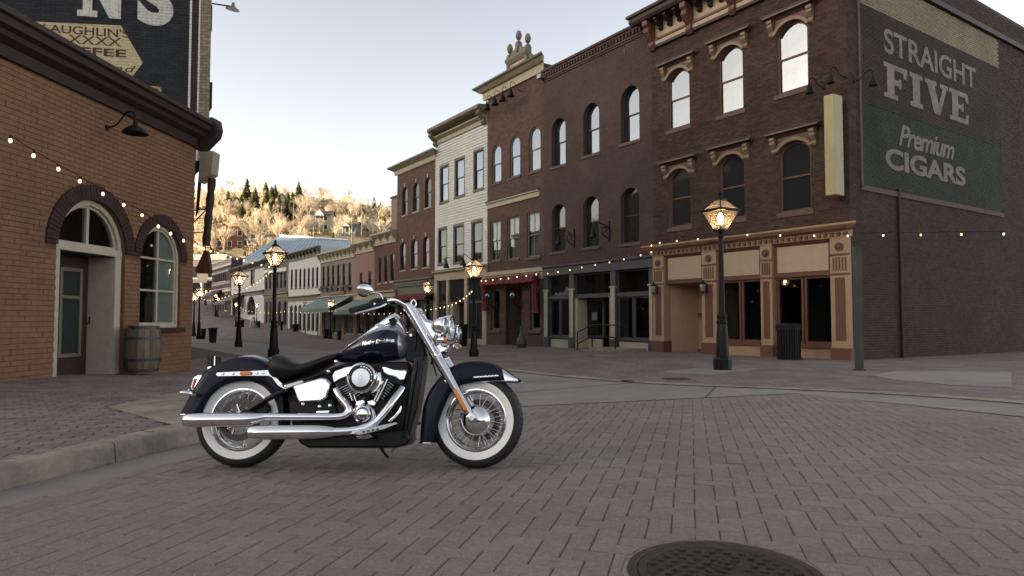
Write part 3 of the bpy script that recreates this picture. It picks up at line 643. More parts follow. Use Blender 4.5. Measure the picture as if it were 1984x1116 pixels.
for i, o in enumerate(ops):
    up = i < 3
    wn = window(b1, o, 'trim_rust', 'pane_sky' if up else 'pane_dark', .075, .13, 'stone_sill', .045, sillh=.15, sillx=.08)
    if up:                                           # scalloped drip inside the upper corners
        pass
    mb = MB(); x0, x1 = o.a0-.26, o.a1+.26; zt = o.z1+.30
    cornice(mb, x0+.05, x1-.05, [(.0, zt-.13), (.06, zt-.12), (.10, zt-.05), (.17, zt), (.21, zt+.03), (.21, zt+.11), (.0, zt+.13)]); hd = mb.build('hood', 'eave_brown', wn)
    MB().box(x0-.09, x1+.09, -.225, -.06, zt-.005, zt+.028).build('hood_edge', 'trim_gold', hd)
    mb = MB(); ti, to = o.top(14), Op(o.a0-.10, o.a1+.10, o.z0, o.z1+.10, o.rise+.08).top(14)   # arched band over the head only
    mb.loft([[(p[0], -.10, p[1]), (q[0], -.10, q[1]), (q[0], 0, q[1]), (p[0], .0, p[1])] for p, q in zip(ti, to)])
    mb.build('arch_trim', 'trim_gold', hd)
    mb = MB(); t = o.top(10)
    for p, q in zip(t, t[1:]): mb.add([(p[0], -.04, p[1]+.02), (q[0], -.04, q[1]+.02), (q[0], -.04, zt-.1), (p[0], -.04, zt-.1)], [(0, 3, 2, 1)])
    mb.build('spandrel', 'trim_rust', hd)
    for s in (-1, 1):
        mb = MB(); bracket(mb, o.c+s*(o.w+.13), .17, zt-.1, .50, .19); mb.build('bracket', 'trim_gold', hd, smooth=30)
# main cornice
mb = MB(); cornice(mb, 0, W1, [(0, z_corn+.88), (.55, z_corn+.92), (.62, z_corn+1.02), (.62, z_corn+1.16), (.70, z_corn+1.2), (.70, z_corn+1.3), (0, z_corn+1.34)]); cr = mb.build('cornice', 'eave_brown', b1)
MB().box(0, W1, -.06, 0, z_corn+.25, z_corn+.88).build('frieze', 'trim_buff', cr)
MB().box(0, W1, -.11, -.001, z_corn+.02, z_corn+.18).build('frieze_band', 'trim_buff', cr)
MB().box(0, W1, -.15, -.002, z_corn+.18, z_corn+.26).build('frieze_moulding', 'trim_rust', cr)
MB().box(0, W1, -.13, -.003, z_corn-.08, z_corn+.02).build('frieze_base', 'eave_brown', cr)
for k in range(5):
    x = .12+(W1-.24)*k/4; mb = MB(); bracket(mb, x, .24, z_corn+.9, 1.05, .52); mb.build('console', 'trim_rust', cr, smooth=30)
    if k < 4:
        for j in range(1, 4): x2 = x+(W1-.24)/4*j/4; mb = MB(); bracket(mb, x2, .13, z_corn+.9, .42, .40, -.06); mb.build('modillion', 'trim_dark', cr, smooth=30)
# storefront: piers, sign panels, recessed doorway, show windows
P = [(F1.a(1268)+.02, F1.a(1290)), (F1.a(1364), F1.a(1392)), (F1.a(1478), F1.a(1501)), (F1.a(1614), W1)]
zb = 0; zlin = SF1-.55
for i, (x0, x1) in enumerate(P):
    base_z = -.02-.25+.25
    pr = MB().box(x0, x1, -.10, .28, -.25, SF1-.34).build('pier', 'trim_tan', b1, bevel=.01)
    MB().box(x0-.02, x1+.02, -.15, .28, -.25, .42).build('plinth', 'trim_rust', pr, bevel=.01)
    m = (x1-x0)*.24
    MB().box(x0+m, x1-m, -.112, -.09, .62, 2.42).build('inset_panel', 'trim_rust', pr)
    for k in range(5): xx = x0+m*.8+(x1-x0-1.6*m)*k/4; MB().box(xx-.016, xx+.016, -.122, -.09, 2.62, 3.0).build('flute', 'trim_rust', pr)
    MB().box(x0-.01, x1+.01, -.125, -.09, 2.50, 2.55).build('moulding', 'trim_rust', pr); MB().box(x0-.01, x1+.01, -.125, -.09, 3.06, 3.11).build('moulding', 'trim_rust', pr)
    cx = (x0+x1)/2
    MB().lathe([(.125, 0), (.125, .03), (.10, .035), (.09, .02), (.06, .02), (.05, .045), (.02, .05)], (cx, -.10, 3.30), (0, -1, 0), 20).build('rosette', 'trim_rust', pr, smooth=30)
mb = MB(); cornice(mb, 0, W1, [(0, SF1-.35), (.12, SF1-.34), (.12, SF1-.16), (.20, SF1-.12), (.30, SF1-.04), (.34, SF1), (.34, SF1+.05), (0, SF1+.09)]); sc = mb.build('storefront_cornice', 'trim_tan', b1)
MB().box(0, W1, -.29, -.19, SF1-.105, SF1-.075).build('cornice_strip', 'trim_rust', sc)  # thin rust-coloured strip along the storefront cornice
for k in range(int(W1/.2)): x = .1+k*.2; MB().box(x, x+.09, -.175, -.12, SF1-.30, SF1-.20).build('dentil', 'trim_rust', sc)
MB().box(.0, W1, -.04, .25, SF1-.40, SF1-.30).build('lintel', 'trim_rust', sc)
for i in range(3):
    x0, x1 = P[i][1], P[i+1][0]
    sp = MB().box(x0, x1, .02, .2, 2.52, SF1-.36).build('sign_panel', 'trim_rust', b1)
    MB().box(x0+.13, x1-.1, .0, .03, 2.66, SF1-.46).build('panel_board', 'trim_buff', sp)
    if i == 0:
        mb = MB(); zc = 2.5; yb = 1.25; xa = x0+.05
        mb.add([(x0, .25, -.25), (x0+.45, yb, -.25), (x0+.45, yb, zc), (x0, .25, zc)], [(0, 1, 2, 3)])
        mb.add([(x0+.45, yb, -.25), (x1+.45, yb, -.25), (x1+.45, yb, zc), (x0+.45, yb, zc)], [(0, 1, 2, 3)])
        mb.add([(x1, .25, -.25), (x1+.45, yb, -.25), (x1+.45, yb, zc), (x1, .25, zc)], [(0, 1, 2, 3)])
        rc = mb.build('recessed_entry', 'trim_tan', b1)
        MB().box(x0, x1+.45, .25, yb, zc, zc+.05).build('entry_ceiling', 'trim_tan', rc); MB().box(x0+.46, x1+.44, yb-.04, yb-.005, 1.28, 1.45).build('chair_rail', 'trim_rust', rc); MB().box(x0+.46, x1+.44, yb-.045, yb-.006, -.25, .12).build('baseboard', 'trim_rust', rc)
    else:
        MB().box(x0, x1, .05, .3, -.25, .38).build('bulkhead', 'trim_tan', b1, bevel=.01); MB().box(x0, x1, -.0, .3, .38, .5).build('bulkhead_sill', 'trim_rust', b1)
        xm = (x0+x1)/2
        for xa, xb in ((x0+.04, xm-.02), (xm+.02, x1-.04)): window(b1, Op(xa, xb, .5, 2.52), 'trim_rust', 'pane_clear', .07, .14, None, sash=False, inner='unlit_interior', inner_y=1.2)
# side wall: brick with the faded painted signs
FS = Fac(C0, math.atan2(.5573, .8305), -.25)
SL = 16
side = obj('side_wall_brick', None, b1, (W1, 0, 0), (0, 0, R(90)))
MB().add([(0, 0, -.3), (SL, 0, -.3), (SL, 0, HT1), (0, 0, HT1)], [(0, 1, 2, 3)]).build('mortar_face', 'mortar', side)
sx0 = FS.a(1678); zc0 = FS.loc(1690, 17)[1]; zm0 = FS.loc(1690, 203)[1]; zg0 = FS.loc(1690, 361)[1]
mbs = {k: MB() for k in ('brick_dark', 'brick_cream', 'brick_maroon', 'brick_green')}
zbc = zc0+1.1
def pk(a, z):
    if a < sx0 or a > sx0+9.5 or z < zg0 or z > zbc: return mbs['brick_dark']
    return mbs['brick_cream' if z > zc0 else 'brick_maroon' if z > zm0 else 'brick_green']
bricks(pk, 0, SL, -.05, HT1-.1, [], place=lambda a, y, z: (a, y, z))
for k, m_ in mbs.items(): tag(m_.build('brickwork', k, side, fix=False), kind='stuff')
MB().box(sx0-.12, sx0-.02, -.05, -.0, zg0-.1, zbc).build('sign_border', 'stone_sill', side); MB().box(sx0-.12, sx0+9.5, -.05, 0, zg0-.17, zg0-.02).build('sign_border', 'stone_sill', side)
MB().box(sx0, sx0+9.5, -.022, 0, zm0-.015, zm0+.03).build('sign_border', 'brick_green', side)
MB().box(-.02, SL, -.12, .0, zbc+.02, zbc+.2).build('sign_border', 'eave_brown', side)
def paint(parent, F, body, u0, v0, u1, vcap, m, bold=.0, shear=0, sp=1, shadow=None, y=-.019, ext=.002):
    """lettering whose left foot stands at (u0, v0), right end at u1 and cap top of the first letter at vcap"""
    a0, z0 = F.loc(u0, v0); a1 = F.a(u1); zt = F.loc(u0, vcap)[1]; h = (zt-z0)
    size = h/.73
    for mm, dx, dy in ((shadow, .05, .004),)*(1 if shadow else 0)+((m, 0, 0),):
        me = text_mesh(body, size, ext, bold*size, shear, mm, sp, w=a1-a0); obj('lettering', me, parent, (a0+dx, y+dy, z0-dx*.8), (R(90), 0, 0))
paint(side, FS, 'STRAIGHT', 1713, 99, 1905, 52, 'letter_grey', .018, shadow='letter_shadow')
# FIVE in heavy slab capitals
def slab(body, F, u0, v0, u1, vcap, m, parent, y=-.019):
    G = {'F': [[(0,0),(.55,0),(.55,.13),(.42,.13),(.42,.42),(.6,.42),(.6,.36),(.7,.36),(.7,.64),(.6,.64),(.6,.58),(.42,.58),(.42,.85),(.8,.85),(.8,.7),(.92,.7),(.98,1),(0,1),(0,.87),(.12,.87),(.12,.13),(0,.13)]],
         'I': [[(0,0),(.55,0),(.55,.13),(.43,.13),(.43,.87),(.55,.87),(.55,1),(0,1),(0,.87),(.12,.87),(.12,.13),(0,.13)]],
         'V': [[(.38,0),(.66,0),(.98,.87),(1.06,.87),(1.06,1),(.68,1),(.68,.87),(.8,.87),(.6,.3),(.42,.87),(.52,.87),(.52,1),(-.02,1),(-.02,.87),(.08,.87)]],
         'E': [[(0,0),(.92,0),(.96,.32),(.84,.32),(.78,.15),(.42,.15),(.42,.43),(.6,.43),(.6,.36),(.7,.36),(.7,.65),(.6,.65),(.6,.58),(.42,.58),(.42,.85),(.78,.85),(.84,.7),(.95,.7),(.92,1),(0,1),(0,.87),(.12,.87),(.12,.13),(0,.13)]]}
    G['N'] = [[(0,0),(.45,0),(.45,.13),(.33,.13),(.33,.62),(.72,0),(.98,0),(.98,.87),(1.1,.87),(1.1,1),(.66,1),(.66,.87),(.78,.87),(.78,.38),(.42,1),(0,1),(0,.87),(.12,.87),(.12,.13),(0,.13)]]
    adv = {'N': 1.18, 'F': 1.06, 'I': .68, 'V': 1.12, 'E': 1.05}
    a0, z0 = F.loc(u0, v0); a1 = F.a(u1); h = F.loc(u0, vcap)[1]-z0; tot = sum(adv[c] for c in body)-.08; k = (a1-a0)/tot
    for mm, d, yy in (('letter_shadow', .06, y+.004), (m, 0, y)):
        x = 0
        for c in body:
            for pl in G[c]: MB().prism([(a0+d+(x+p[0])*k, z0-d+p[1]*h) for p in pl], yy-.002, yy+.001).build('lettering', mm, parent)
            x += adv[c]
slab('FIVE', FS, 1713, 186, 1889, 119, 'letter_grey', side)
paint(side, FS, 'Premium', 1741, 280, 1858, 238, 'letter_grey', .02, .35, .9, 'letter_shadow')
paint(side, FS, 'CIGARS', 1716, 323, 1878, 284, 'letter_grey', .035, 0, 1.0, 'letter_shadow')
MB().tube([(FS.a(1745), -.06, .05), (FS.a(1745), -.06, 5.2)], .045, 8).build('downspout', 'trim_dark', side)
# ------------------------------------------------------------------ painted brown brick building with slate storefront
F2 = row_fac(1055, -.33); W2 = F2.a(1268)-.004
b2 = new_building(F2, 'brick_building', 'three-storey plain brown painted brick building with slate grey storefront')
o2 = [pix_op(F2, *k) for k in ((1070, 1097, 228, 320, 1), (1132, 1163, 199, 298, 1), (1206, 1242, 165, 273, 1), (1070, 1096, 395, 487, .7), (1131, 1161, 380, 478, .7), (1204, 1240, 363, 470, .7))]
SF2 = F2.loc(1160, 507)[1]; HT2 = F2.loc(1160, 87)[1]
st2 = Op(0, W2, -.3, SF2-.1)
wl2 = shell(b2, W2, 15, HT2, 'mortar_brown', o2+[st2], side='brick_brown')
front_bricks(wl2, 'brick_brown', W2, SF2, HT2-.5, o2+[st2], proud=.009)
for i, o in enumerate(o2): window(b2, o, 'trim_dark', 'pane_sky' if i < 3 else 'pane_dark', .06, .24, 'stone_sill', .05, sillh=.13, sillx=.1)
mb = MB()
for k, (d, z0_, z1_) in enumerate(((.05, -.50, -.42), (.09, -.42, -.34), (.13, -.16, -.07), (.19, -.07, .03))): mb.box(0, W2, -d, .2, HT2+z0_, HT2+z1_)
mb.box(0, W2, -.05, .2, HT2-.34, HT2-.16); cb = mb.build('corbel_cornice', 'brick_brown', b2)
for k in range(int(W2/.19)): x = .05+k*.19; MB().box(x, x+.09, -.125, -.05, HT2-.33, HT2-.165).build('dentil', 'brick_brown', cb)
MB().box(.2, 3.0, 1.5, 4, HT2, HT2+.85).build('roof_hatch', 'trim_olive', b2)
MB().box(-.1, .2, -.35, -.05, HT2-.35, HT2-.15).build('security_light', 'gray_metal', b2); MB().box(W2-.35, W2-.05, -.4, -.1, HT2-.1, HT2+.1).build('security_light', 'gray_metal', b2)
MB().box(F2.a(1211), F2.a(1216), -.02, .05, F2.loc(1213, 103)[1], F2.loc(1213, 93)[1]).build('vent_hole', 'trim_dark', b2)
sfm = 'trim_slate'
mb = MB(); cornice(mb, 0, W2, [(0, SF2-.42), (.1, SF2-.42), (.1, SF2-.08), (.18, SF2-.04), (.18, SF2+.03), (0, SF2+.06)], ret=False); mb.build('storefront_cornice', sfm, b2)
pu = [(1055, 1063), (1104, 1113), (1184, 1194), (1259, 1267)]
pp = [(F2.a(a), F2.a(b)) for a, b in pu]
for x0, x1 in pp:
    pr = MB().box(x0, x1, -.04, .3, -.3, SF2-.42).build('pier', sfm, b2); MB().box(x0+.03, x1-.03, -.06, -.03, .5, 2.55).build('pier_panel', 'trim_cream', pr); MB().box(x0-.03, x1+.03, -.08, .0, -.3, .48).build('plinth', sfm, pr); MB().box(x0-.03, x1+.03, -.09, .0, 2.56, 2.63).build('capital', 'trim_cream', pr)
for i in range(3):
    x0, x1 = pp[i][1], pp[i+1][0]
    window(b2, Op(x0+.02, x1-.02, 2.32, SF2-.44), sfm, 'pane_clear', .05, .12, None, sash=False, inner='unlit_interior', inner_y=1.0)
    MB().box(x0, x1, .0, .2, 2.2, 2.32).build('transom_bar', sfm, b2)
    if i == 1:                                       # recessed doorway
        MB().box(x0, x0+1.2, .5, .6, -.3, .45).build('bulkhead', 'trim_cream', b2); window(b2, Op(x0+.1, x0+1.25, .5, 2.2), sfm, 'pane_clear', .09, .62, None, sash=False, inner='unlit_interior', inner_y=1)
        dr = MB().box(x0+1.3, x1, .95, 1.0, -.15, 2.15).build('door', sfm, b2); MB().box(x0+1.45, x1-.12, .935, .95, .4, 2.0).build('door_glass', 'pane_dark', dr)
        MB().box(x0, x0+.18, .02, .6, -.3, 2.2).build('jamb', 'trim_cream', b2); MB().box(x1-.12, x1, .02, 1.0, -.3, 2.2).build('jamb', 'trim_cream', b2); MB().box(x0, x1, .2, 1.0, 2.2, 2.24).build('soffit', sfm, b2)
        MB().box(x0+.5, x0+.85, .55, .56, 1.25, 1.6).build('paper_notice', 'gray_metal', b2)
    else:
        MB().box(x0, x1, .06, .3, -.3, .46).build('bulkhead', sfm, b2); MB().box(x0+.12, x1-.1, .04, .07, -.02 if i == 2 else -.10, .40).build('bulkhead_panel', 'trim_cream', b2); xm = (x0+x1)/2; MB().box(x0, x1, .0, .25, .46, .53).build('bulkhead_sill', sfm, b2)
        for xa, xb in ((x0+.05, xm-.02), (xm+.02, x1-.05)): window(b2, Op(xa, xb, .53, 2.2), sfm, 'pane_clear', .06, .12, None, sash=False, inner='unlit_interior', inner_y=1.2)
# pale outline of a toy town display standing in the transom light
x0, x1 = pp[0][1]+.25, pp[1][0]-.1; mb = MB(); n = 14
for k in range(n): xa = x0+(x1-x0)*k/n; hh = .06+.10*random.random()+(.30 if k in (9, 10) else 0)+(.1 if k in (8, 11) else 0); mb.prism([(xa, 2.38), (xa+(x1-x0)/n*1.05, 2.38), (xa+(x1-x0)/n*1.05, 2.38+hh*.8), (xa+(x1-x0)/n*.5, 2.38+hh), (xa, 2.38+hh*.8)], .16, .17)
tag(mb.build('window_display', 'plaster_white'), 'white cut-out skyline standing in the transom of the slate storefront', 'window display')
bpy.data.objects[bpy.context.scene.collection.objects[-1].name].matrix_world = Matrix.Translation(F2.world(0, 0)) @ Matrix.Rotation(ROWA, 4, 'Z')
# ------------------------------------------------------------------ brick building with the curved parapet gable
F3 = row_fac(945, -.38); W3 = F3.a(1055)-.004
b3 = new_building(F3, 'brick_building', 'three-storey reddish brick building with curved parapet gable and egg finials')
o3 = [pix_op(F3, *k) for k in ((953, 971, 281, 354, 1), (988, 1008, 264, 342, 1), (1026, 1048, 246, 331, 1))]+[pix_op(F3, *k) for k in ((950, 970, 428, 505), (983, 1006, 420, 502), (1021, 1046, 411, 498))]
SF3 = F3.loc(1000, 535)[1]; HT3 = F3.loc(1000, 150)[1]; zband = F3.loc(1000, 383)[1]
lo = [pix_op(F3, *k) for k in ((951, 968, 560, 640), (980, 1012, 556, 668), (1027, 1046, 556, 640))]
wl3 = shell(b3, W3, 15, HT3, 'mortar_brown', o3+lo, side='brick_red')
front_bricks(wl3, 'brick_red', W3, -.1, HT3-.3, o3+lo, proud=.010, mask=lambda a, z: SF3-.25 < z < SF3+.35)
for i, o in enumerate(o3): window(b3, o, 'trim_olive', 'pane_sky' if i < 3 else 'pane_clear', .07, .10, 'stone_sill', .05, sillh=.12, inner=None if i < 3 else 'curtain', inner_y=.12, mull=0 if i < 3 else 1)
for i, o in enumerate(lo):
    if i == 1:
        dr = MB().box(o.a0, o.a1, .9, .95, -.3, o.z1).build('door', 'trim_olive', b3); MB().box(o.a0+.2, o.a1-.25, .885, .9, .55, o.z1-.1).build('door_glass', 'pane_dark', dr)
        mb = MB(); [mb.add([(x, .0, -.3), (x, .95, -.3), (x, .95, o.z1), (x, 0, o.z1)], [(0, 1, 2, 3)]) for x in (o.a0, o.a1)]; mb.add([(o.a0, 0, o.z1), (o.a1, 0, o.z1), (o.a1, .95, o.z1), (o.a0, .95, o.z1)], [(0, 1, 2, 3)]); mb.build('door_recess', 'brick_red', b3)
    else: window(b3, o, 'trim_olive', 'pane_clear', .1, .15, 'stone_sill', .08, sash=False, inner='unlit_interior', inner_y=.8, sillh=.14, sillx=.1)
mb = MB(); cornice(mb, -.25, W3, [(0, HT3-.42), (.10, HT3-.42), (.12, HT3-.05), (.25, HT3), (.42, HT3+.14), (.5, HT3+.18), (.5, HT3+.27), (0, HT3+.30)]); c3 = mb.build('cornice', 'trim_cream', b3)
mb = MB(); cornice(mb, -.25, W3, [(0, HT3+.14), (.44, HT3+.15), (.52, HT3+.19), (.53, HT3+.28), (0, HT3+.32)]); mb.build('cornice_cap', 'trim_green', c3)
mb = MB(); cornice(mb, .0, W3-.3, [(0, zband-.22), (.08, zband-.22), (.08, zband), (.16, zband+.03), (.16, zband+.08), (0, zband+.1)], ret=False); mb.build('belt_course', 'trim_cream', b3)
MB().box(0, W3-.3, -.17, -.0, zband+.085, zband+.15).build('belt_cap', 'eave_brown', b3)
mb = MB(); cornice(mb, 0, W3, [(0, SF3-.22), (.06, SF3-.22), (.06, SF3+.1), (.12, SF3+.12), (.12, SF3+.3), (0, SF3+.33)], ret=False); mb.build('storefront_band', 'trim_cream', b3)
# gable
ga0, ga1 = F3.a(968), F3.a(1034); gz = HT3+.3; gw = ga1-ga0; gp = [(ga0+gw*.20, gz), (ga0+gw*.76, gz)]
g = obj('parapet_gable', None, b3); y0, y1 = .15, .45
pa, pb = F3.a(980), F3.a(1015); gtop = F3.loc(1000, 108)[1]
MB().prism([(pa, gz-.1), (pb, gz-.1), (pb, gtop), (pa, gtop)], y0, y1).build('gable_panel', 'trim_buff', g)
cornice(MB(), pa, pb, [(0, gtop-.2), (.05, gtop-.2), (.14, gtop), (.14, gtop+.12), (0, gtop+.16)], y0).build('gable_cornice', 'trim_olive', g)
mid = (pa+pb)/2
MB().prism([(pa+.1, gtop+.1)]+[(mid+(pb-pa)*.42*math.cos(R(180-k*18)), gtop+.1+.42*math.sin(R(180-k*18))) for k in range(11)]+[(pb-.1, gtop+.1)], y0, y1).build('gable_crest', 'trim_olive', g)
for s, xe, xo in ((-1, pa, ga0), (1, pb, ga1)):
    wd = abs(xo-xe)
    MB().prism([(xe, gz-.1)]+[(xe+s*wd*t, gz+(gtop-gz)*(1-t**2.2)*(.85+.1*math.sin(t*9))) for t in (0, .15, .3, .45, .6, .75, .88, .96)]+[(xo, gz-.1)], y0+.05, y1-.05).build('gable_scroll', 'trim_olive', g)
for x, zz in ((pa, gtop), (mid, gtop+.42), (pb, gtop)):
    pt = MB().box(x-.10, x+.10, y0-.06, y1-.05, gz-.1 if x != mid else gtop+.3, zz+.3).build('gable_post', 'trim_olive', g)
    MB().lathe([(.14, 0), (.15, .06), (.06, .1), (.05, .16), (.10, .2), (.15, .32), (.16, .42), (.12, .56), (.06, .64), (.0, .67)], (x, (y0+y1)/2-.05, zz+.3), n=14).build('finial', 'trim_olive', g, smooth=True)
# ------------------------------------------------------------------ white clapboard building
F4 = row_fac(843, -.46); W4 = F4.a(945)-.01
b4 = new_building(F4, 'clapboard_building', 'white clapboard three-storey building with olive trimmed sash windows')
o4 = [pix_op(F4, *k) for k in ((853, 868, 323, 391), (882, 899, 309, 380), (919, 936, 292, 367), (850, 865, 444, 511), (880, 898, 438, 508), (915, 934, 430, 504))]
SF4 = F4.loc(890, 525)[1]; HT4 = F4.loc(890, 262)[1]
wl4 = shell(b4, W4, 14, HT4+.9, 'clapboard', o4+[Op(0, W4, -.4, SF4-.3)], side='plaster_white')
Hb = .155; z = SF4+.05; k = 0
while z < HT4:
    runs = [(0, W4)]
    for o in o4:
        if z+Hb > o.z0-.12 and z < o.z1+.12:
            nr = []
            for p, q in runs:
                if o.a0-.11 > p: nr.append((p, min(q, o.a0-.11)))
                if o.a1+.11 < q: nr.append((max(p, o.a1+.11), q))
            runs = nr
    for p, q in runs: MB().add([(p, -.006, z+Hb), (q, -.006, z+Hb), (q, -.05, z), (p, -.05, z), (p, 0, z), (q, 0, z), (p, 0, z+Hb), (q, 0, z+Hb)], [(0, 1, 2, 3), (3, 2, 5, 4), (0, 3, 4, 6), (1, 7, 5, 2)]).build('clapboard', 'clapboard', wl4, fix=False)
    z += Hb; k += 1
for i, o in enumerate(o4): window(b4, o, 'trim_dark', 'pane_sky' if i < 3 else 'pane_dark', .07, .07, 'trim_olive', .07, trim='trim_olive', sillx=.14)
mb = MB(); cornice(mb, 0, W4, [(0, HT4), (.10, HT4), (.12, HT4+.22), (.3, HT4+.3), (.36, HT4+.34), (.36, HT4+.38), (0, HT4+.4)], ret=False); mb.build('frieze', 'trim_cream', b4)
mb = MB(); cornice(mb, 0, W4, [(0, HT4+.5), (.42, HT4+.62), (.55, HT4+.7), (.6, HT4+.74), (.6, HT4+.9), (0, HT4+.96)], ret=False); c4 = mb.build('cornice', 'trim_olive', b4)
for x in (.18, W4-.2): mb = MB(); bracket(mb, x, .3, HT4+.85, .95, .62); mb.build('console', 'trim_olive', c4, smooth=30)
mb = MB(); mb.add([(W4*.35, 1.2, HT4+.9), (W4, 1.2, HT4+.9), (W4, 5, HT4+2.0), (W4*.35, 5, HT4+2.0)], [(0, 1, 2, 3)]); mb.build('roof_slope', 'roof_grey', b4)
mb = MB(); cornice(mb, 0, W4, [(0, SF4-.45), (.08, SF4-.45), (.10, SF4-.05), (.2, SF4), (.26, SF4+.04), (.26, SF4+.1), (0, SF4+.13)], ret=False); mb.build('storefront_cornice', 'trim_cream', b4)
MB().box(0, W4, -.27, -.0, SF4+.1, SF4+.16).build('cornice_cap', 'trim_olive', b4)
pc = [(F4.a(a), F4.a(b)) for a, b in ((842, 848), (866, 870), (901, 906), (936, 943))]
for x0, x1 in pc: MB().box(x0, x1, -.06, .2, -.4, SF4-.45).build('post', 'trim_cream', b4)
for i in range(3):
    x0, x1 = pc[i][1], pc[i+1][0]
    window(b4, Op(x0, x1, 2.35, SF4-.45), 'trim_slate', 'pane_dark', .05, .1, None, sash=False)
    if i == 1:
        dr = MB().box(x0+.3, x1, .5, .55, -.3, 2.35).build('door', 'trim_dark', b4); MB().box(x0+.45, x1-.15, .485, .5, .3, 2.2).build('door_glass', 'pane_dark', dr); MB().box(x0, x0+.35, .05, .55, -.3, 2.35).build('jamb', 'trim_cream', b4)
        MB().box(x0, x1, .1, .55, 2.33, 2.37).build('soffit', 'trim_slate', b4)
    else: MB().box(x0, x1, .03, .2, -.4, .35).build('bulkhead', 'trim_cream', b4); window(b4, Op(x0, x1, .35, 2.33), 'trim_slate', 'pane_dark', .05, .1, None, sash=False, mull=1)
# ------------------------------------------------------------------ narrow rust-brick building, end of the tall row
F5 = row_fac(768, -.52); W5 = F5.a(843)-.005
b5 = new_building(F5, 'brick_building', 'three-storey rust brick building with narrow arched windows and red awning')
o5 = [pix_op(F5, *k) for k in ((778, 788, 363, 417, 1), (799, 811, 354, 410, 1), (822, 834, 344, 402, 1), (775, 785, 469, 524, 1), (796, 808, 463, 521, 1), (819, 831, 458, 518, 1))]
SF5 = F5.loc(800, 545)[1]; HT5 = F5.loc(800, 320)[1]
wl5 = shell(b5, W5, 14, HT5, 'mortar_brown', o5+[Op(0, W5, -.4, SF5-.2)], side='brick_rust')
front_bricks(wl5, 'brick_rust', W5, SF5, HT5-.35, o5, proud=.010)
for i, o in enumerate(o5):
    wn = window(b5, o, 'trim_dark', 'pane_dark', .07, .12, 'trim_cream', .05, sillh=.08, sillx=.05)
    MB().prism([(o.c-.05, o.z1-.02), (o.c+.05, o.z1-.02), (o.c+.08, o.z1+.22), (o.c-.08, o.z1+.22)], -.05, 0).build('keystone', 'trim_cream', wn)
mb = MB(); cornice(mb, -.25, W5, [(0, HT5-.25), (.06, HT5-.25), (.10, HT5+.02), (.3, HT5+.14), (.42, HT5+.2), (.42, HT5+.3), (0, HT5+.33)]); mb.build('cornice', 'trim_cream', b5)
mb = MB(); cornice(mb, -.25, W5, [(0, HT5+.15), (.36, HT5+.17), (.45, HT5+.22), (.45, HT5+.32), (0, HT5+.36)]); mb.build('cornice_cap', 'trim_green', b5)
mb = MB(); cornice(mb, 0, W5, [(0, SF5-.3), (.08, SF5-.3), (.10, SF5), (.25, SF5+.05), (.25, SF5+.14), (0, SF5+.18)], ret=False); mb.build('storefront_cornice', 'trim_green', b5)
for k in range(20): x = .1+k*(W5-.2)/20; MB().box(x, x+.1, -.17, -.08, SF5-.12, SF5-.02).build('dentil', 'trim_cream', b5)
MB().box(0, W5, .02, .15, SF5-.95, SF5-.3).build('sign_board', 'trim_green', b5)
mb = MB(); mb.add([(0, .0, SF5-.8), (W5, .0, SF5-.8), (W5, -.5, SF5-1.0), (0, -.5, SF5-1.0), (W5, -.5, SF5-1.22), (0, -.5, SF5-1.22)], [(0, 1, 2, 3), (3, 2, 4, 5)]); mb.build('awning', 'swag_red', b5)
xs = [0, W5*.22, W5*.5, W5*.76, W5]
for i in range(4):
    MB().box(xs[i]-.08, xs[i]+.1, -.05, .2, -.4, SF5-.95).build('post', 'trim_cream', b5); MB().box(xs[i]+.1, xs[i+1]-.08, .05, .2, -.4, .3).build('bulkhead', 'trim_green', b5)
    window(b5, Op(xs[i]+.1, xs[i+1]-.08, .3, SF5-.95), 'trim_slate', 'pane_dark', .06, .12, None, sash=False)
MB().box(W5-.15, W5+.05, -.05, .2, -.4, SF5-.95).build('post', 'trim_cream', b5)
# ------------------------------------------------------------------ left corner: orange painted brick building with arched openings
cl = Vector((-6.63, 14.07)); dl = Vector((.0743, .9972)); WL = 8.0
FL = Fac(cl-dl*WL, math.atan2(dl.y, dl.x), -.08)
bl = thing('painted_brick_building', 'low orange painted brick building with dark maroon arches and boxed eave', 'building', FL.world(0, 0), FL.ang)
ZL = FL.loc(379, 284)[1]
wo = pix_op(FL, 269, 347, 436, 635, 1); wo = Op(wo.a0, wo.a1, wo.z0, wo.z1, wo.w)
dx1 = FL.a(239); dz = FL.loc(239, 492)[1]; dw = 1.62
do = Op(dx1-dw, dx1, -.1, dz+dw/2, dw/2)
lops = [wo, do]
mb = MB(); wall_mesh(mb, 0, WL, -.4, ZL+.5, lops, rev=.3); wll = mb.build('wall', 'mortar_orange', bl)
mb = MB(); mb.add([(WL, 0, -.4), (WL+1.5, 4, -.4), (WL+1.5, 4, ZL+.5), (WL, 0, ZL+.5)], [(0, 1, 2, 3)])
ux, uy = WL-0, 0
a_ = math.atan2(.8305, -.5573)-FL.ang; sv = (math.cos(a_), math.sin(a_))
mb = MB(); mb.add([(WL, 0, -.4), (WL+sv[0]*6, sv[1]*6, -.4), (WL+sv[0]*6, sv[1]*6, ZL+.5), (WL, 0, ZL+.5)], [(0, 1, 2, 3)]); mb.add([(0, 0, -.4), (0, 8, -.4), (0, 8, ZL+.5), (0, 0, ZL+.5)], [(0, 1, 2, 3)]); mb.build('side_wall', 'brick_orange', bl)
MB().add([(0, -.1, ZL+.42), (WL, -.1, ZL+.42), (WL+sv[0]*6, sv[1]*6, ZL+.45), (0, 8, ZL+.6)], [(0, 1, 2, 3)]).build('roof', 'roof_grey', bl)
def arch_pad(o, t): return Op(o.a0-t, o.a1+t, o.z1-o.rise-.03, o.z1+t, o.rise+t)
pads = [arch_pad(wo, .20), arch_pad(do, .24)]
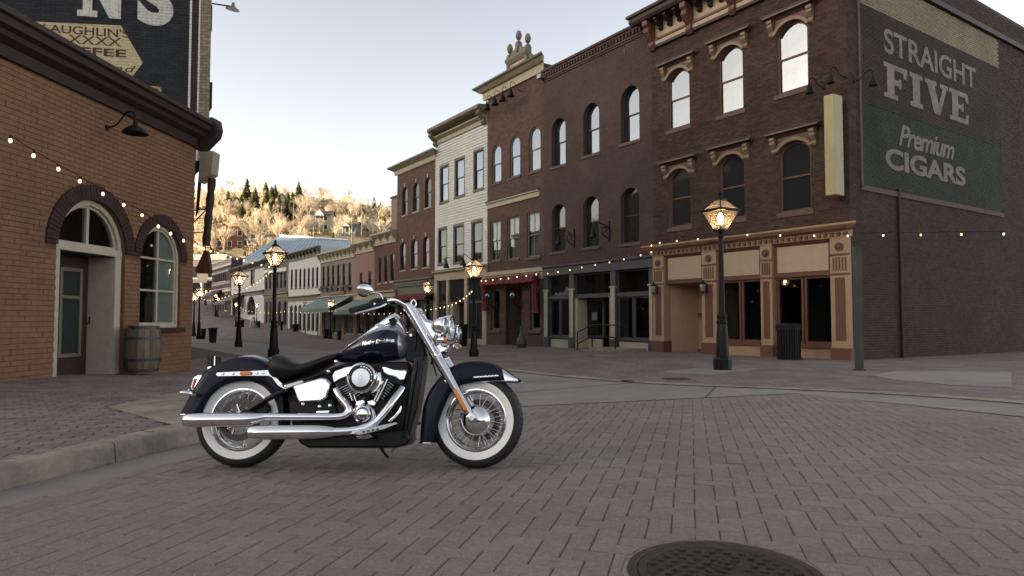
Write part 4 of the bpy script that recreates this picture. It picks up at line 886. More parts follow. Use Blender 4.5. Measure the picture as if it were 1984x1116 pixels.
random.seed(8)
front_bricks(wll, 'brick_orange', WL, -.2, ZL, lops+pads, 300, lambda a, z: a > WL-3.9 and z > 1.9, L=.225, Hc=.078, proud=.011, gv=.004)
for o, t in ((wo, .20), (do, .24)):                  # soldier-brick arches
    n = int(math.pi*(o.w+t)/.078); Rr = o.w; zc = o.z1-o.w
    for i in range(n):
        a0, a1 = math.pi*(i+.06)/n, math.pi*(i+.94)/n
        MB().prism([(o.c+r*math.cos(a), zc+r*math.sin(a)) for r, a in ((Rr, a0), (Rr+t, a0), (Rr+t, a1), (Rr, a1))], -.035+random.uniform(-.003, .003), .1).build('arch_brick', 'arch_maroon', wll)
# window
wn = obj('window', None, bl); y = .10; mb = MB(); ring(mb, wo, 0, .06, y-.06, y+.06); fr = mb.build('frame', 'warm_white', wn)
mb = MB(); ring(mb, wo, .06, .10, y-.03, y+.04); mb.box(wo.c-.022, wo.c+.022, y-.03, y+.04, wo.z0+.05, wo.z1-.05)
for k in (.36, .67): z = wo.z0+(wo.z1-wo.z0)*k; mb.box(wo.a0+.05, wo.a1-.05, y-.032, y+.042, z-.018, z+.018)
mb.build('sash', 'warm_white', wn)
zr = [wo.z0+.05]+[wo.z0+(wo.z1-wo.z0)*k for k in (.36, .67)]
pl = wo.outline(.08, 16)
for s in (-1, 1):
    xa, xb = (wo.a0+.08, wo.c) if s < 0 else (wo.c, wo.a1-.08)
    for k in (0, 1): MB().prism([(xa, zr[k]), (xb, zr[k]), (xb, zr[k+1]), (xa, zr[k+1])], y+.0, y+.006).build('pane', 'pane_clear', wn)
    q = [p for p in pl[2:] if (p[0]-wo.c)*s >= -1e-6]; q = sorted(q, key=lambda p: p[0])
    MB().prism([(xa, zr[2]), (xb, zr[2])]+[(min(max(p[0], xa), xb), p[1]) for p in reversed(q)], y, y+.006).build('pane', 'pane_clear', wn)
mb = MB()
for k in range(26): x = wo.c-.02+k*.026; mb.box(x, x+.02, y+.16+.02*(k % 2), y+.19+.02*(k % 2), wo.z0, wo.z1-.05)
MB().box(wo.c-.02, wo.a1, y+.012, y+.02, wo.z0, wo.z1).build('curtain', 'blind', wn); MB().box(wo.a0-.3, wo.a1+.3, y+.8, y+.82, wo.z0-.2, wo.z1+.2).build('unlit_back', 'unlit_interior', wn)
MB().box(wo.a0-.05, wo.a1+.07, -.10, .05, wo.z0-.085, wo.z0-.003).build('sill', 'arch_maroon', wn, bevel=.01)
# doorway
dr = obj('doorway', None, bl); y = .14; mb = MB(); ring(mb, Op(do.a0, do.a1, dz-.03, do.z1, do.rise), 0, .085, y-.08, y+.05); mb.build('fanlight_frame', 'warm_white', dr)
mb = MB(); ring(mb, Op(do.a0, do.a1, dz-.03, do.z1, do.rise), .085, .125, y-.03, y+.04); mb.box(do.c-.03, do.c+.03, y-.035, y+.04, dz, do.z1-.08); mb.build('fanlight_sash', 'warm_white', dr)
MB().box(do.a0, do.a1, y-.09, y+.08, dz-.06, dz+.045).build('transom', 'warm_white', dr)
q = Op(do.a0, do.a1, dz, do.z1, do.rise).outline(.1, 14); MB().prism(q, y, y+.006).build('fanlight_pane', 'pane_clear', dr); MB().prism(Op(do.a0, do.a1, dz, do.z1, do.rise).outline(.02, 14), y+.5, y+.51).build('unlit_back', 'unlit_interior', dr)
for xa, xb in ((do.a1-.16, do.a1), (do.a0, do.a0+.16)): MB().box(xa, xb, .06, .7, -.1, dz-.06).build('jamb', 'warm_white', dr)
MB().box(do.a0, do.a1, .1, .75, dz-.07, dz-.03).build('soffit', 'trim_dark', dr)
lf = MB().box(do.a0+.16, do.a1-.16, .55, .62, -.1, dz-.07).build('door_leaf', 'eave_brown', dr); m0 = do.a1-.86
mb = MB(); ring(mb, Op(m0, m0+.52, .45, dz-.28), 0, .06, .51, .57); mb.box(m0, m0+.52, .515, .565, 1.42, 1.47); mb.build('glazing_frame', 'trim_olive', lf); MB().box(m0+.05, m0+.47, .53, .54, .5, dz-.33).build('pane', 'pane_dark', lf); MB().tube([(m0+.66, .53, 1.0), (m0+.66, .48, 1.0), (m0+.66, .48, 1.12)], .012).build('handle', 'black_iron', lf)
MB().box(do.a0-.1, do.a1, -.25, .7, -.1, .13).build('doorstep', 'trim_dark', dr)
# boxed eave
mb = MB(); cornice(mb, -.2, WL, [(0, ZL-.02), (.06, ZL-.02), (.08, ZL+.14), (.22, ZL+.20), (.24, ZL+.27), (.34, ZL+.30), (.36, ZL+.40), (.42, ZL+.42), (.42, ZL+.50), (0, ZL+.53)], ret=False); ev = mb.build('eave', 'eave_brown', bl)
pr = [(-.02, ZL-.06), (.20, ZL-.06), (.46, ZL+.2), (.50, ZL+.36), (.46, ZL+.56), (.34, ZL+.62), (.22, ZL+.56), (.14, ZL+.38), (-.02, ZL+.3)]
MB().loft([[(x, -p[0], p[1]) for p in pr] for x in (WL-.03, WL+.2)]).build('eave_bracket', 'eave_brown', ev, bevel=.015)
# lettered brick building behind it
cc = Vector(((396-992)/FP*16.7*.996, 16.7)); dc = Vector((.982, .189)); WC = 9
FC = Fac(cc-dc*WC, math.atan2(dc.y, dc.x), -.1)
bc = thing('painted_sign_building', 'tall brick building with navy painted coffee advertisement on its side wall', 'building', FC.world(0, 0), FC.ang)
HC = 13.2; _st = Vector((-.5573, .8305)); sk_ = Vector((_st.dot(dc), _st.dot(Vector((-dc.y, dc.x)))))*9   # street face runs up the street
mb = MB(); mb.flat([(0, 0), (WC-.5, 0), (WC-.5+sk_.x, sk_.y), (0, sk_.y)], -.3, 5.0); mb.flat([(0, 0), (WC, 0), (WC+sk_.x, sk_.y), (0, sk_.y)], 5.0, HC); mb.build('wall', 'mortar_navy', bc)
aW = [FC.a(k) for k in (355, 360, 373, 377)]
mbs2 = {k: MB() for k in ('brick_navy', 'white_paint', 'arch_maroon', 'brick_tan', 'sign_cream')}
HX = [FC.loc(u, v) for u, v in ((60, 42), (235, 50), (277, 122), (250, 158), (60, 146))]
def pk2(a, z):
    return mbs2['white_paint' if a < aW[1] or aW[2] < a < aW[3] else 'arch_maroon' if a < aW[2] else 'brick_tan']
bricks(lambda a, z: mbs2['brick_navy'], 0, aW[0], 5.0, HC, [], gap=.008)
for a0, a1 in zip(aW, aW[1:]+[WC]): bricks(pk2, a0, a1, 5.0, HC, [], gap=.008)
wc = bc.children[0]
for k, m_ in mbs2.items():
    if m_.v: tag(m_.build('brickwork', k, wc, fix=False), kind='stuff')
MB().prism(HX, -.0175, -.0145).build('sign_panel', 'sign_cream', wc)
slab('N', FC, 150, 31, 230, -62, 'letter_white', wc); paint(wc, FC, "'S", 240, 38, 323, -58, 'letter_white', .05)
paint(wc, FC, "LAUGHLIN'S", 84, 62, 236, 46, 'letter_maroon', .012)
paint(wc, FC, 'XXXX', 132, 84, 222, 66, 'letter_maroon', .004)
paint(wc, FC, 'COFFEE', 84, 101, 232, 86, 'letter_maroon', .025)
paint(wc, FC, 'Ground', 130, 133, 252, 119, 'letter_navy' if 'letter_navy' in MATS else 'letter_shadow', .0, .35, 1.15)
paint(wc, FC, 'R', 292, 190, 311, 166, 'letter_gold', .02)
# street face trim seen edge-on: window hoods and sills stacked up the corner
for k, z in enumerate((5.6, 6.5, 7.6, 8.6, 9.3, 10.2)): t0, t1 = .05+.012*k, .18; o_ = .10+.05*(k % 2); MB().flat([(WC+sk_.x*t0-.02, sk_.y*t0), (WC+sk_.x*t0+o_, sk_.y*t0+.02), (WC+sk_.x*t1+o_, sk_.y*t1), (WC+sk_.x*t1-.02, sk_.y*t1)], z, z+.18+.5*(k % 2)).build('window_hood', 'eave_brown', bc)
MB().flat([(-.2, -.2), (WC+.3, -.2), (WC+.3+sk_.x, sk_.y), (-.2, sk_.y)], HC, HC+.4).build('cornice', 'eave_brown', bc)
# rest of the left-hand row up the street (mostly hidden, seen mirrored in the windows opposite)
dst = Vector((-.5573, .8305)); st0 = Vector((-7.7, 17.0))+dst*9.0
for k, (ln, hh, m_, lab) in enumerate(((11, 10.5, 'brick_rust', 'two-storey rust brick block beyond the lettered building'), (12, 9.0, 'plaster_tan', 'tan plastered block beside the rust brick block'), (13, 8.0, 'brick_brown', 'plain brown block at the upper end of the left row'))):
    a0 = st0+dst*sum((0, 11.2, 23.4)[:k+1][-1:]); Fk = Fac(a0, math.atan2(dst.y, dst.x), HG(0, a0.y)-.2)
    bk = thing('brick_building' if k != 1 else 'plaster_building', lab, 'building', Fk.world(0, 0), Fk.ang)
    ok = [Op(x, x+1.0, zz, zz+1.9, .3) for zz in (4.4,) for x in (1.2, 3.4, 5.6, 7.8)]+[Op(.8, 4.4, .5, 2.8), Op(5.6, 9.4, .5, 2.8)]
    shell(bk, ln, 10, hh, m_, ok, side=m_)
    for o in ok: window(bk, o, 'trim_dark', 'pane_dark', .07, .12, 'stone_sill', sash=o.z0 > 3)
    cornice(MB(), 0, ln, [(0, hh-.4), (.1, hh-.4), (.35, hh-.05), (.35, hh+.05), (0, hh+.1)], ret=False).build('cornice', 'trim_olive', bk)
# ------------------------------------------------------------------ things on the left corner
# lamp over the door
gm = FL.loc(206, 247); gt = FL.loc(262, 262, .55)
gooseneck(FL, gm[0], gm[1], .55, 'black gooseneck lamp on the orange brick wall above the doorway', side=(gt[0]-gm[0]), drop=.42, sh=.20, up=.24, dome=True)
# oak barrel
p = FL.loc(277, 719, .36); bp_ = FL.world(p[0], 0, -.36); bp_.z = CH+ray(277, 720).z*bp_.y
br = thing('barrel', 'weathered oak barrel with grey hoops under the arched window', 'barrel', bp_)
Hbr = .80; prof = lambda t: .24+.055*math.sin(math.pi*t)
NS = 18
for k in range(NS):
    a0, a1 = 2*math.pi*(k+.03)/NS, 2*math.pi*(k+.97)/NS; rings = []
    for j in range(7):
        t = j/6; r = prof(t); rings.append([(rr*math.cos(a), rr*math.sin(a), t*Hbr) for rr, a in ((r, a0), (r, a1), (r-.025, a1), (r-.025, a0))])
    MB().loft(rings).build('stave', 'oak', br)
MB().lathe([(.232, Hbr-.05), (.001, Hbr-.05)], n=18, cap=False).build('barrel_head', 'oak', br); MB().lathe([(.232, .04), (.001, .04)], n=18, cap=False).build('barrel_head', 'oak', br)
for t0, t1 in ((.01, .07), (.24, .30), (.70, .76), (.93, .99)): MB().lathe([(prof(t0)+.001, t0*Hbr), (prof(t0)+.006, t0*Hbr), (prof(t1)+.006, t1*Hbr), (prof(t1)+.001, t1*Hbr)], n=24, cap=False).build('hoop', 'hoop', br, smooth=True)
# projecting signs on the street face, beyond the corner
ys = 15.2
def pg(pts, y): return [at(u, v, y) for u, v in pts]
def slab3(name, pts, y, th, m, parent):
    a = pg(pts, y); n = len(a); q = [p+Vector((0, th, 0)) for p in a]
    mb = MB(); mb.add(a+q, [tuple(range(n)), tuple(range(2*n-1, n-1, -1))]+[(i, (i+1) % n, n+(i+1) % n, n+i) for i in range(n)]); return mb.build(name, m, parent, bevel=.012)
t = thing('box_sign', 'pale tapered box sign hung from the eave corner of the orange building', 'sign')
slab3('sign_box', ((388, 291), (414, 292), (410, 336), (383, 352)), ys, .35, 'trim_cream', t); MB().tube([at(401, 270, ys+.15), at(401, 292, ys+.15)], .008).build('hanger', 'black_iron', t); slab3('back_strut', ((383, 352), (389, 349), (384, 405), (378, 420)), ys+.1, .06, 'trim_dark', t)
t = thing('log_sign', 'dark weathered log hanging upright on an iron bracket beside the brick corner', 'sign')
L0, L1 = at(411, 346, ys), at(399, 476, ys); pts = [L0.lerp(L1, k/10) for k in range(11)]
MB().tube(pts, [.085+.012*math.sin(k*2.3) for k in range(11)], 10).build('log', 'log', t, smooth=50)
mb = MB()
for a, b in (((365, 408), (402, 405)), ((366, 440), (398, 408)), ((366, 405), (366, 442)), ((368, 452), (400, 449)), ((371, 442), (371, 490)), ((400, 455), (410, 484)), ((404, 345), (402, 332))): mb.tube([at(*a, ys+.05), at(*b, ys+.05)], .013, 6)
mb.build('bracket', 'black_iron', t)
t = thing('carved_sign', 'brown carved wooden sign shaped like a flared boot hanging below the log', 'sign')
slab3('carved_board', ((395, 484), (402, 486), (406, 510), (408, 525), (404, 530), (380, 529), (377, 524), (386, 505)), ys, .12, 'carved_wood', t); MB().tube([at(398, 476, ys+.06), at(398, 487, ys+.06)], .01).build('hanger', 'black_iron', t)
# lamp disc on an arm high up beside the lettered building
t = thing('street_lamp', 'small disc lamp on a long arm high beside the lettered building', 'lamp'); A, B = at(405, 6, 17.5), at(446, 12, 17.0)
MB().tube([A+Vector((-.6, .2, -.05)), A, B], .018, 6).build('arm', 'black_iron', t); MB().lathe([(.03, .12), (.05, .03), (.16, -.03), (.17, -.07), (.0, -.06)], B+Vector((.07, 0, -.03)), (.35, -.5, .9), 16).build('disc_shade', 'gray_metal', t, smooth=True)
# ------------------------------------------------------------------ the near side of the square, behind the viewpoint (seen mirrored in chrome and glass)
for k, (x1, W, hh, m_, lab) in enumerate(((-26, 26, 7.5, 'brick_brown', 'brown brick block across the square with corner cornice'), (2.2, 28, 9, 'brick_rust', 'tall rust brick block across the square'), (27, 24.6, 7, 'plaster_tan', 'tan plastered block across the square'), (55, 27.8, 8.2, 'brick_dark', 'dark brick block across the square'))):
    Fk = Fac((x1, -44), R(180), -.1); bk = thing('brick_building' if m_ != 'plaster_tan' else 'plaster_building', lab, 'building', Fk.world(0, 0), Fk.ang)
    ok = [Op(x, x+1.05, zz, zz+2.0, .35) for zz in (4.5,)+((7.6,) if hh > 20 else ()) for x in [1.1+2.4*i for i in range(int((W-1.5)/2.4))]]+[Op(.7, W*.45, .5, 3.0), Op(W*.55, W-.7, .5, 3.0)]
    shell(bk, W, 10, hh, m_, ok, side=m_)
    for o in ok: window(bk, o, 'trim_dark', 'pane_dark', .07, .12, 'stone_sill', sash=o.z0 > 3)
    cornice(MB(), 0, W, [(0, hh-.5), (.1, hh-.5), (.4, hh-.05), (.4, hh+.06), (0, hh+.1)], ret=False).build('cornice', 'trim_olive', bk); MB().box(0, W, -.12, 0, 3.25, 3.7).build('storefront_band', 'trim_cream', bk)
# ------------------------------------------------------------------ lower row farther up the street
def far_building(name, label, u0, u1, vt, um, base, wall, win, store, trim='trim_cream', corn=None, depth=10, frame='trim_dark', pane='pane_dark', brick=None, dt=.8):
    """win: list of (u0, u1, vtop, vbot[, rise]); vt at column um is the cornice top; store: list of (u0, u1) bays"""
    F = row_fac(u0, base); W = F.a(u1)-.02; Ht = F.loc(um, vt)[1]
    b = thing(name, label, 'building', F.world(0, 0), F.ang)
    os_ = [pix_op(F, *k) for k in win]
    sb = [Op(max(.1, F.a(k[0])), min(W-.1, F.a(k[1])), k[3] if len(k) > 3 else .35, k[2] if len(k) > 2 else 2.7, k[4] if len(k) > 4 else 0) for k in store]
    wl = shell(b, W, depth, Ht, wall, os_+sb, side=wall)
    if brick: front_bricks(wl, brick, W, 3.3, Ht-.4, os_+sb, proud=.01)
    for o in os_: window(b, o, frame, pane, .08, .1, trim, .06, sillh=.1)
    for o in sb: window(b, o, corn or trim, 'pane_dark', .1, .14, None, sash=False, mull=1)
    c = corn or trim
    cornice(MB(), 0, W, [(0, Ht-.75), (.08, Ht-.75), (.1, Ht-.3), (.3, Ht-.18), (.45, Ht-.08), (.45, Ht+.02), (0, Ht+.06)], ret=False).build('cornice', c, b)
    for k in range(max(3, int(W/dt))): x = .15+(W-.3)*k/(max(3, int(W/dt))-1); mb = MB(); bracket(mb, x, .16, Ht-.2, .42, .36); mb.build('bracket', c, b)
    cornice(MB(), 0, W, [(0, 2.95), (.08, 2.95), (.1, 3.25), (.26, 3.32), (.26, 3.4), (0, 3.44)], ret=False).build('storefront_cornice', trim, b)
    return F, W, Ht, b, os_
far = []
far.append(far_building('brick_building', 'brick two-storey building with pale parapet and three tall narrow windows', 725, 768, 452, 746, -.55, 'brick_rust', [(733, 738, 499, 549), (744, 750, 496, 547), (756, 763, 492, 545)], [(728, 745), (749, 766)], 'trim_cream', brick='brick_rust'))
far.append(far_building('plaster_building', 'narrow pink plaster building with cream bracketed cornice', 688, 725, 470, 706, -.58, 'plaster_pink', [(696, 702, 528, 555), (713, 719, 526, 553)], [(691, 705), (709, 723)], 'trim_cream'))
far.append(far_building('plaster_building', 'tan two-storey building with six tall windows and green awnings', 620, 688, 486, 655, -.60, 'plaster_tan', [(623.5, 628, 516, 556), (632.5, 638, 515, 556), (642, 647.5, 514, 556), (652, 658, 512, 555), (662.5, 669, 511, 555), (674, 680, 509, 554)], [(624, 640), (644, 662), (667, 684)], 'trim_cream'))
far.append(far_building('plaster_building', 'white upper-storey building with seven narrow dark arched windows', 558, 620, 485, 592, -.35, 'plaster_white', [(562+8.2*k, 566.4+8.2*k, 522-.9*k, 559-.5*k, .6) for k in range(7)], [(561+8.4*k, 567.2+8.4*k, 2.6, .2, .5) for k in range(7)], 'trim_olive', 'trim_green', frame='trim_dark', dt=.9))
far.append(far_building('plaster_building', 'mauve grey building with white-hooded windows beside the white one', 512, 558, 496, 538, .1, 'plaster_grey', [(513+7.2*k, 517.2+7.2*k, 529-.9*k, 561-.5*k, .6) for k in range(6)], [(514, 518), (521, 526), (529, 533, 2.6, .2, .5), (538, 545, 2.6, .1, .5), (549, 555, 2.6, .2, .5)], 'trim_olive', 'trim_green'))
for o in far[-1][4]: MB().box(o.a0-.2, o.a1+.2, -.08, 0, o.z1-.05, o.z1+.3).build('window_hood', 'white_paint', far[-1][3])
far.append(far_building('clapboard_building', 'white building with dark shopfront and arched show window farther up the street', 447, 511, 514, 478, .65, 'plaster_white', [(484, 492, 517, 552), (452, 456, 520, 553), (459, 463, 519, 553)], [(478, 494, 2.9, .7, 1.2), (450, 456), (459, 466)], 'trim_slate', 'trim_green'))
far.append(far_building('brick_building', 'long brick building with a row of dark windows and white trim up the hill street', 409, 446, 508, 428, 1.55, 'brick_brown', [(412+3.7*k, 414.4+3.7*k, 533-.8*k, 548-.6*k) for k in range(7)], [(413, 419), (423, 429), (433, 440)], 'white_paint', 'white_paint'))
# band of white hooded trim on that brick building
Fb, Wb, Hb_, bb, _ = far[-1]
for zz in (4.0, Hb_-1.5):
    for k in range(14): x = .3+k*(Wb-.6)/14; MB().prism([(x, zz), (x+.5, zz), (x+.25, zz+.35)], -.06, 0).build('scallop', 'white_paint', bb)
# end building closing the street
F = Fac((-66, 112), R(-8), 2.9); b = thing('plaster_building', 'pale building with white porch pillars closing the end of the street', 'building', F.world(0, 0), F.ang)
eo = [Op(x, x+1.1, 4.6, 6.5) for x in (2, 5, 8, 11, 14, 17)]+[Op(x, x+1.6, .4, 3) for x in (2, 6, 10, 14)]
shell(b, 20, 10, 8.2, 'plaster_grey', eo, side='plaster_grey')
for o in eo: window(b, o, 'trim_dark', 'pane_dark', .08, .1, 'white_paint')
cornice(MB(), 0, 20, [(0, 7.5), (.1, 7.5), (.5, 8.1), (.5, 8.3), (0, 8.35)]).build('cornice', 'white_paint', b)
for x in (1, 5, 9, 13, 17): MB().lathe([(.3, 0), (.3, .3), (.2, .35), (.2, 3.3), (.3, 3.5), (.3, 3.7)], (x, -1.6, 0), n=10).build('pillar', 'white_paint', b)
MB().box(.5, 18, -1.9, 0, 3.7, 4.1).build('porch_roof', 'trim_slate', b)
# awnings
def awning(name, label, F, a0, a1, z1, z0, out, m, val=.28):
    t = thing(name, label, 'awning', F.world(0, 0), F.ang)
    mb = MB(); mb.add([(a0, -.02, z1), (a1, -.02, z1), (a1, -out, z0), (a0, -out, z0), (a0, -.02, z1-.04), (a1, -.02, z1-.04), (a1, -out, z0-.04), (a0, -out, z0-.04)], [(0, 1, 2, 3), (4, 7, 6, 5), (0, 3, 7, 4), (1, 5, 6, 2), (3, 2, 6, 7), (0, 4, 5, 1)]); cv = mb.build('canvas', m, t)
    n = int((a1-a0)/.3); mb = MB()
    for k in range(n): x0 = a0+(a1-a0)*k/n; x1 = a0+(a1-a0)*(k+1)/n; mb.prism([(x0, z0-.04), (x0, z0-val), ((x0+x1)/2, z0-val-.06), (x1, z0-val), (x1, z0-.04)], -out-.005, -out+.005)
    mb.build('valance', m, t); mb = MB()
    for x in (a0+.05, a1-.05): mb.tube([(x, -.02, z0-.1), (x, -out+.02, z0-.06)], .02, 6)
    mb.build('frame_arms', 'black_iron', t); return t
F8, W8 = far[2][0], far[2][1]; F7, W7 = far[1][0], far[1][1]
awning('awning', 'green canvas awning under the six tall windows', F8, .3, W8-.3, 3.35, 2.35, 1.9, 'awning_green'); awning('awning', 'green canvas awning on the pink plaster building', F7, .1, W7+1.2, 2.95, 2.15, 1.7, 'awning_green')
F11 = far[5][0]; F12 = far[6][0]
awning('awning', 'dark navy awning on the long brick building up the hill street', F12, 1.0, 8.0, 3.3, 2.3, 1.6, 'awning_navy'); awning('awning', 'pale grey awning over the walk beside the white building', F11, .3, 7.5, 3.2, 2.3, 2.2, 'awning_grey')
F6, W6 = far[0][0], far[0][1]; awning('awning', 'black canvas awning on the brick building with pale parapet', F6, .2, W6-.1, 2.9, 2.2, 1.4, 'awning_navy')
# flower boxes under the six tall windows, shutters sign
for o in far[2][4]:
    t = thing('flower_box', 'narrow flower box with dark dry plants under a tall window of the tan building', 'flower box', F8.world(o.c, o.z0-.12), F8.ang, 'flower boxes on the tan building')
    MB().box(-.42, .42, -.28, -.06, -.2, 0).build('box', 'eave_brown', t); mb = MB(); random.seed(int(o.c*100))
    for k in range(26): x = random.uniform(-.4, .4); mb.add([(x, -.17, 0), (x+random.uniform(-.15, .15), -.17+random.uniform(-.2, .2), random.uniform(.15, .4)), (x+.06, -.16, 0)], [(0, 1, 2)])
    tag(mb.build('dry_plants', 'trunk', t), kind='stuff')
t = thing('sign_board', 'long grey sign board below the tall windows of the tan building', 'sign', F8.world(0, 0), F8.ang); MB().box(W8*.32, W8*.75, -.14, -.02, 3.5, 4.15).build('board', 'trim_olive', t, bevel=.02)
# blue metal-roofed hall behind the row
hall = thing('hall', 'large hall with blue standing-seam metal roof behind the row', 'building')
A, B, E0 = at(543, 458, 96), at(676, 466, 90), at(470, 502, 88); E1 = at(700, 508, 82); hz = 3
mb = MB(); mb.add([A, B, E1, E0], [(0, 1, 2, 3)]); Bk = Vector((0, 18, -3)); mb.add([A, B, B+Bk, A+Bk], [(0, 1, 2, 3)]); rf = mb.build('roof', 'roof_metal', hall)
nrm = (B-A).cross(E0-A).normalized(); nrm = nrm if nrm.z > 0 else -nrm
for k in range(25): t_ = k/24; MB().beam(A.lerp(B, t_)+nrm*.02, E0.lerp(E1, t_)+nrm*.02, .05, .06).build('seam', 'roof_metal', rf)
mb = MB(); mb.add([A, E0, Vector((E0.x, E0.y, 0)), Vector((A.x, A.y, 0))], [(0, 1, 2, 3)]); mb.add([E0, E1, Vector((E1.x, E1.y, 0)), Vector((E0.x, E0.y, 0))], [(0, 1, 2, 3)]); mb.add([B, E1, Vector((E1.x, E1.y, 0)), Vector((B.x, B.y, 0))], [(0, 1, 2, 3)]); mb.build('wall', 'plaster_white', hall)
MB().beam(A+nrm*.1, B+nrm*.1, .3, .2).build('ridge_cap', 'roof_metal', rf)
# stucco block and chimney between the brick buildings
c = at(763, 460, 50); t = thing('chimney', 'tall tan stucco chimney block beside the rust brick building', 'chimney', (c.x, c.y, 6), ROWA); MB().box(-.5, .55, 0, 1.4, -2, at(763, 383, 50).z-6).build('stack', 'plaster_tan', t); MB().box(-.6, .65, -.1, 1.5, at(763, 383, 50).z-6, at(763, 380, 50).z-6).build('cap', 'trim_olive', t); MB().ball((.1, .5, at(763, 383, 50).z-5.8), .22).build('cowl', 'black_iron', t)
# ------------------------------------------------------------------ hills
def hill_z(x, y):
    P = [(96, 2.5), (115, 5), (132, 11), (150, 17.5), (175, 25), (200, 32), (230, 40), (262, 46.5), (290, 48), (340, 44), (420, 20)]
    z = 20
    for (a, b), (c, d) in zip(P, P[1:]):
        if a <= y <= c: t = (y-a)/(c-a); z = b+(d-b)*t; break
    if y < 96: z = 2.5
    k = max(0, min(1, (y-110)/60))
    return z-k*max(0, (x+62)*.085)+k*(2.2*math.sin(x*.06+y*.03)+1.2*math.sin(x*.17-y*.11))-k*max(0, -120-x)*.05
mb = MB(); nx, ny = 70, 60
for j in range(ny+1):
    for i in range(nx+1): x, y = -320+i*(520/nx), 104+j*(310/ny); mb.v.append((x, y, hill_z(x, y) if j else -3))
for j in range(ny):
    for i in range(nx): a = j*(nx+1)+i; mb.f.append((a, a+1, a+nx+2, a+nx+1))
tag(mb.build('hillside', 'earth', smooth=60), kind='structure')
mb = MB(); nx, ny = 24, 34                            # unseen ridge on the sun's side, shaped to keep the street in shade
def ridge_z(x, y):
    t = max(0, 1-abs(x+175)/85); h = 66 if y < 25 else 66+(y-25)*(22-66)/75 if y < 100 else 22
    return -4+h*(t*t*(3-2*t))+2*math.sin(y*.05)*t
for j in range(ny+1):
    for i in range(nx+1): x, y = -265+i*(180/nx), -220+j*(400/ny); mb.v.append((x, y, ridge_z(x, y)))
for j in range(ny):
    for i in range(nx): a = j*(nx+1)+i; mb.f.append((a, a+1, a+nx+2, a+nx+1))
tag(mb.build('ridge', 'earth', smooth=60), kind='structure')
def HP(u, v, y0=112):
    r = ray(u, v); y = y0
    while y < 300 and CH+r.z*y > hill_z(r.x*y, y): y += .5
    return Vector((r.x*y, y, hill_z(r.x*y, y)))
# bare trees
def bare_tree(seed, h):
    random.seed(seed); tr, tw = MB(), MB()
    def grow(p, d, L, r, lvl):
        q = p+d*L
        (tr if lvl < 2 else tw).tube([p, p.lerp(q, .5)+Vector((random.uniform(-.04, .04), random.uniform(-.04, .04), 0))*L, q], [r, r*.8, r*.6], 4 if lvl < 2 else 3, False)
        if lvl == 4: return
        for k in range((4, 4, 4, 3)[lvl]):
            f = random.uniform(.45, 1); a = random.uniform(0, 6.28); e = random.uniform(.35, .85)
            nd = (d+Vector((math.cos(a), math.sin(a), .25))*e).normalized(); grow(p.lerp(q, f), nd, L*random.uniform(.55, .78), r*.55, lvl+1)
    for k in range(2): grow(Vector((random.uniform(-.3, .3), random.uniform(-.3, .3), -.2)), Vector((random.uniform(-.2, .2), random.uniform(-.2, .2), 1)).normalized(), h*.36, .11, 0)
    return tr.mesh('trunk', 'bare_twig'), tw.mesh('crown', 'bare_twig')
BT = [bare_tree(40+k, h) for k, h in enumerate((6, 7, 8, 6.5, 5.5, 7.5))]
random.seed(77); used = []
HOUSES = [(414, 470, 484, 137), (478, 522, 476, 133), (600, 640, 449, 150), (655, 690, 455, 150), (690, 706, 452, 150), (742, 772, 440, 150), (450, 464, 408, 190), (535, 556, 402, 195), (668, 692, 412, 185)]
def clear(x, y):
    u = CU+FP*x/y
    return not any(a-3 < u < b+3 and y < yy+6 and y > yy-16 for a, b, _, yy in HOUSES)
n = 0
while n < 262:
    y = random.uniform(128, 262); x = y*random.uniform(-.53, -.155)
    if random.random() < (y-128)/330 or not clear(x, y): continue
    u = CU+FP*x/y
    if u > 690 and random.random() < .35: continue
    t = thing('bare_tree', 'leafless pale spreading tree on the sunlit hillside', 'tree', (x, y, hill_z(x, y)), random.uniform(0, 6.28), 'leafless trees on the hillside')
    s = random.uniform(.75, 1.15)*(1-.25*(y-128)/134); t.scale = (s, s, s*random.uniform(.9, 1.15)); a, b = random.choice(BT); obj('trunk', a, t); obj('crown', b, t); n += 1
# conifers
def conifer(seed, h):
    random.seed(seed); tr, tw = MB(), MB(); tr.tube([(0, 0, -.3), (0, 0, h*.95)], [.18, .03], 6)
    n = int(h*7)
    for i in range(n):
        t = (i+random.random())/n; z = h*(.1+.9*t); R0 = (h*.26)*(1-t)**.62*random.uniform(.65, 1.15)+.12
        for k in range(9):
            a = random.uniform(0, 6.28); r = R0*random.uniform(.55, 1.1); w_ = r*random.uniform(.25, .42); dz_ = -r*random.uniform(.15, .5)
            c, s = math.cos(a), math.sin(a)
            tw.add([(c*r*.1, s*r*.1, z+.12), (c*r*.6-s*w_, s*r*.6+c*w_, z+dz_*.5), (c*r, s*r, z+dz_), (c*r*.6+s*w_, s*r*.6-c*w_, z+dz_*.5+.05)], [(0, 1, 2, 3)])
    return tr.mesh('trunk', 'trunk'), tw.mesh('crown', 'needles')
CF = [conifer(90+k, h) for k, h in enumerate((7.5, 9, 6.5, 8))]
random.seed(5)
spots = [(414, 372), (440, 382), (445, 376), (462, 378), (478, 380), (483, 372), (489, 384), (493, 388), (498, 374), (505, 380), (511, 376), (517, 382), (522, 378), (530, 378), (537, 384), (552, 402), (553, 390), (557, 396), (563, 382), (568, 398), (569, 408), (574, 384), (500, 392), (510, 394), (521, 398), (545, 376), (613, 364), (616, 367), (652, 368), (704, 372), (718, 374), (738, 378), (748, 384), (750, 390), (765, 378), (762, 386), (694, 428), (697, 432), (726, 392), (735, 396), (675, 400), (620, 372), (455, 390), (470, 388)]
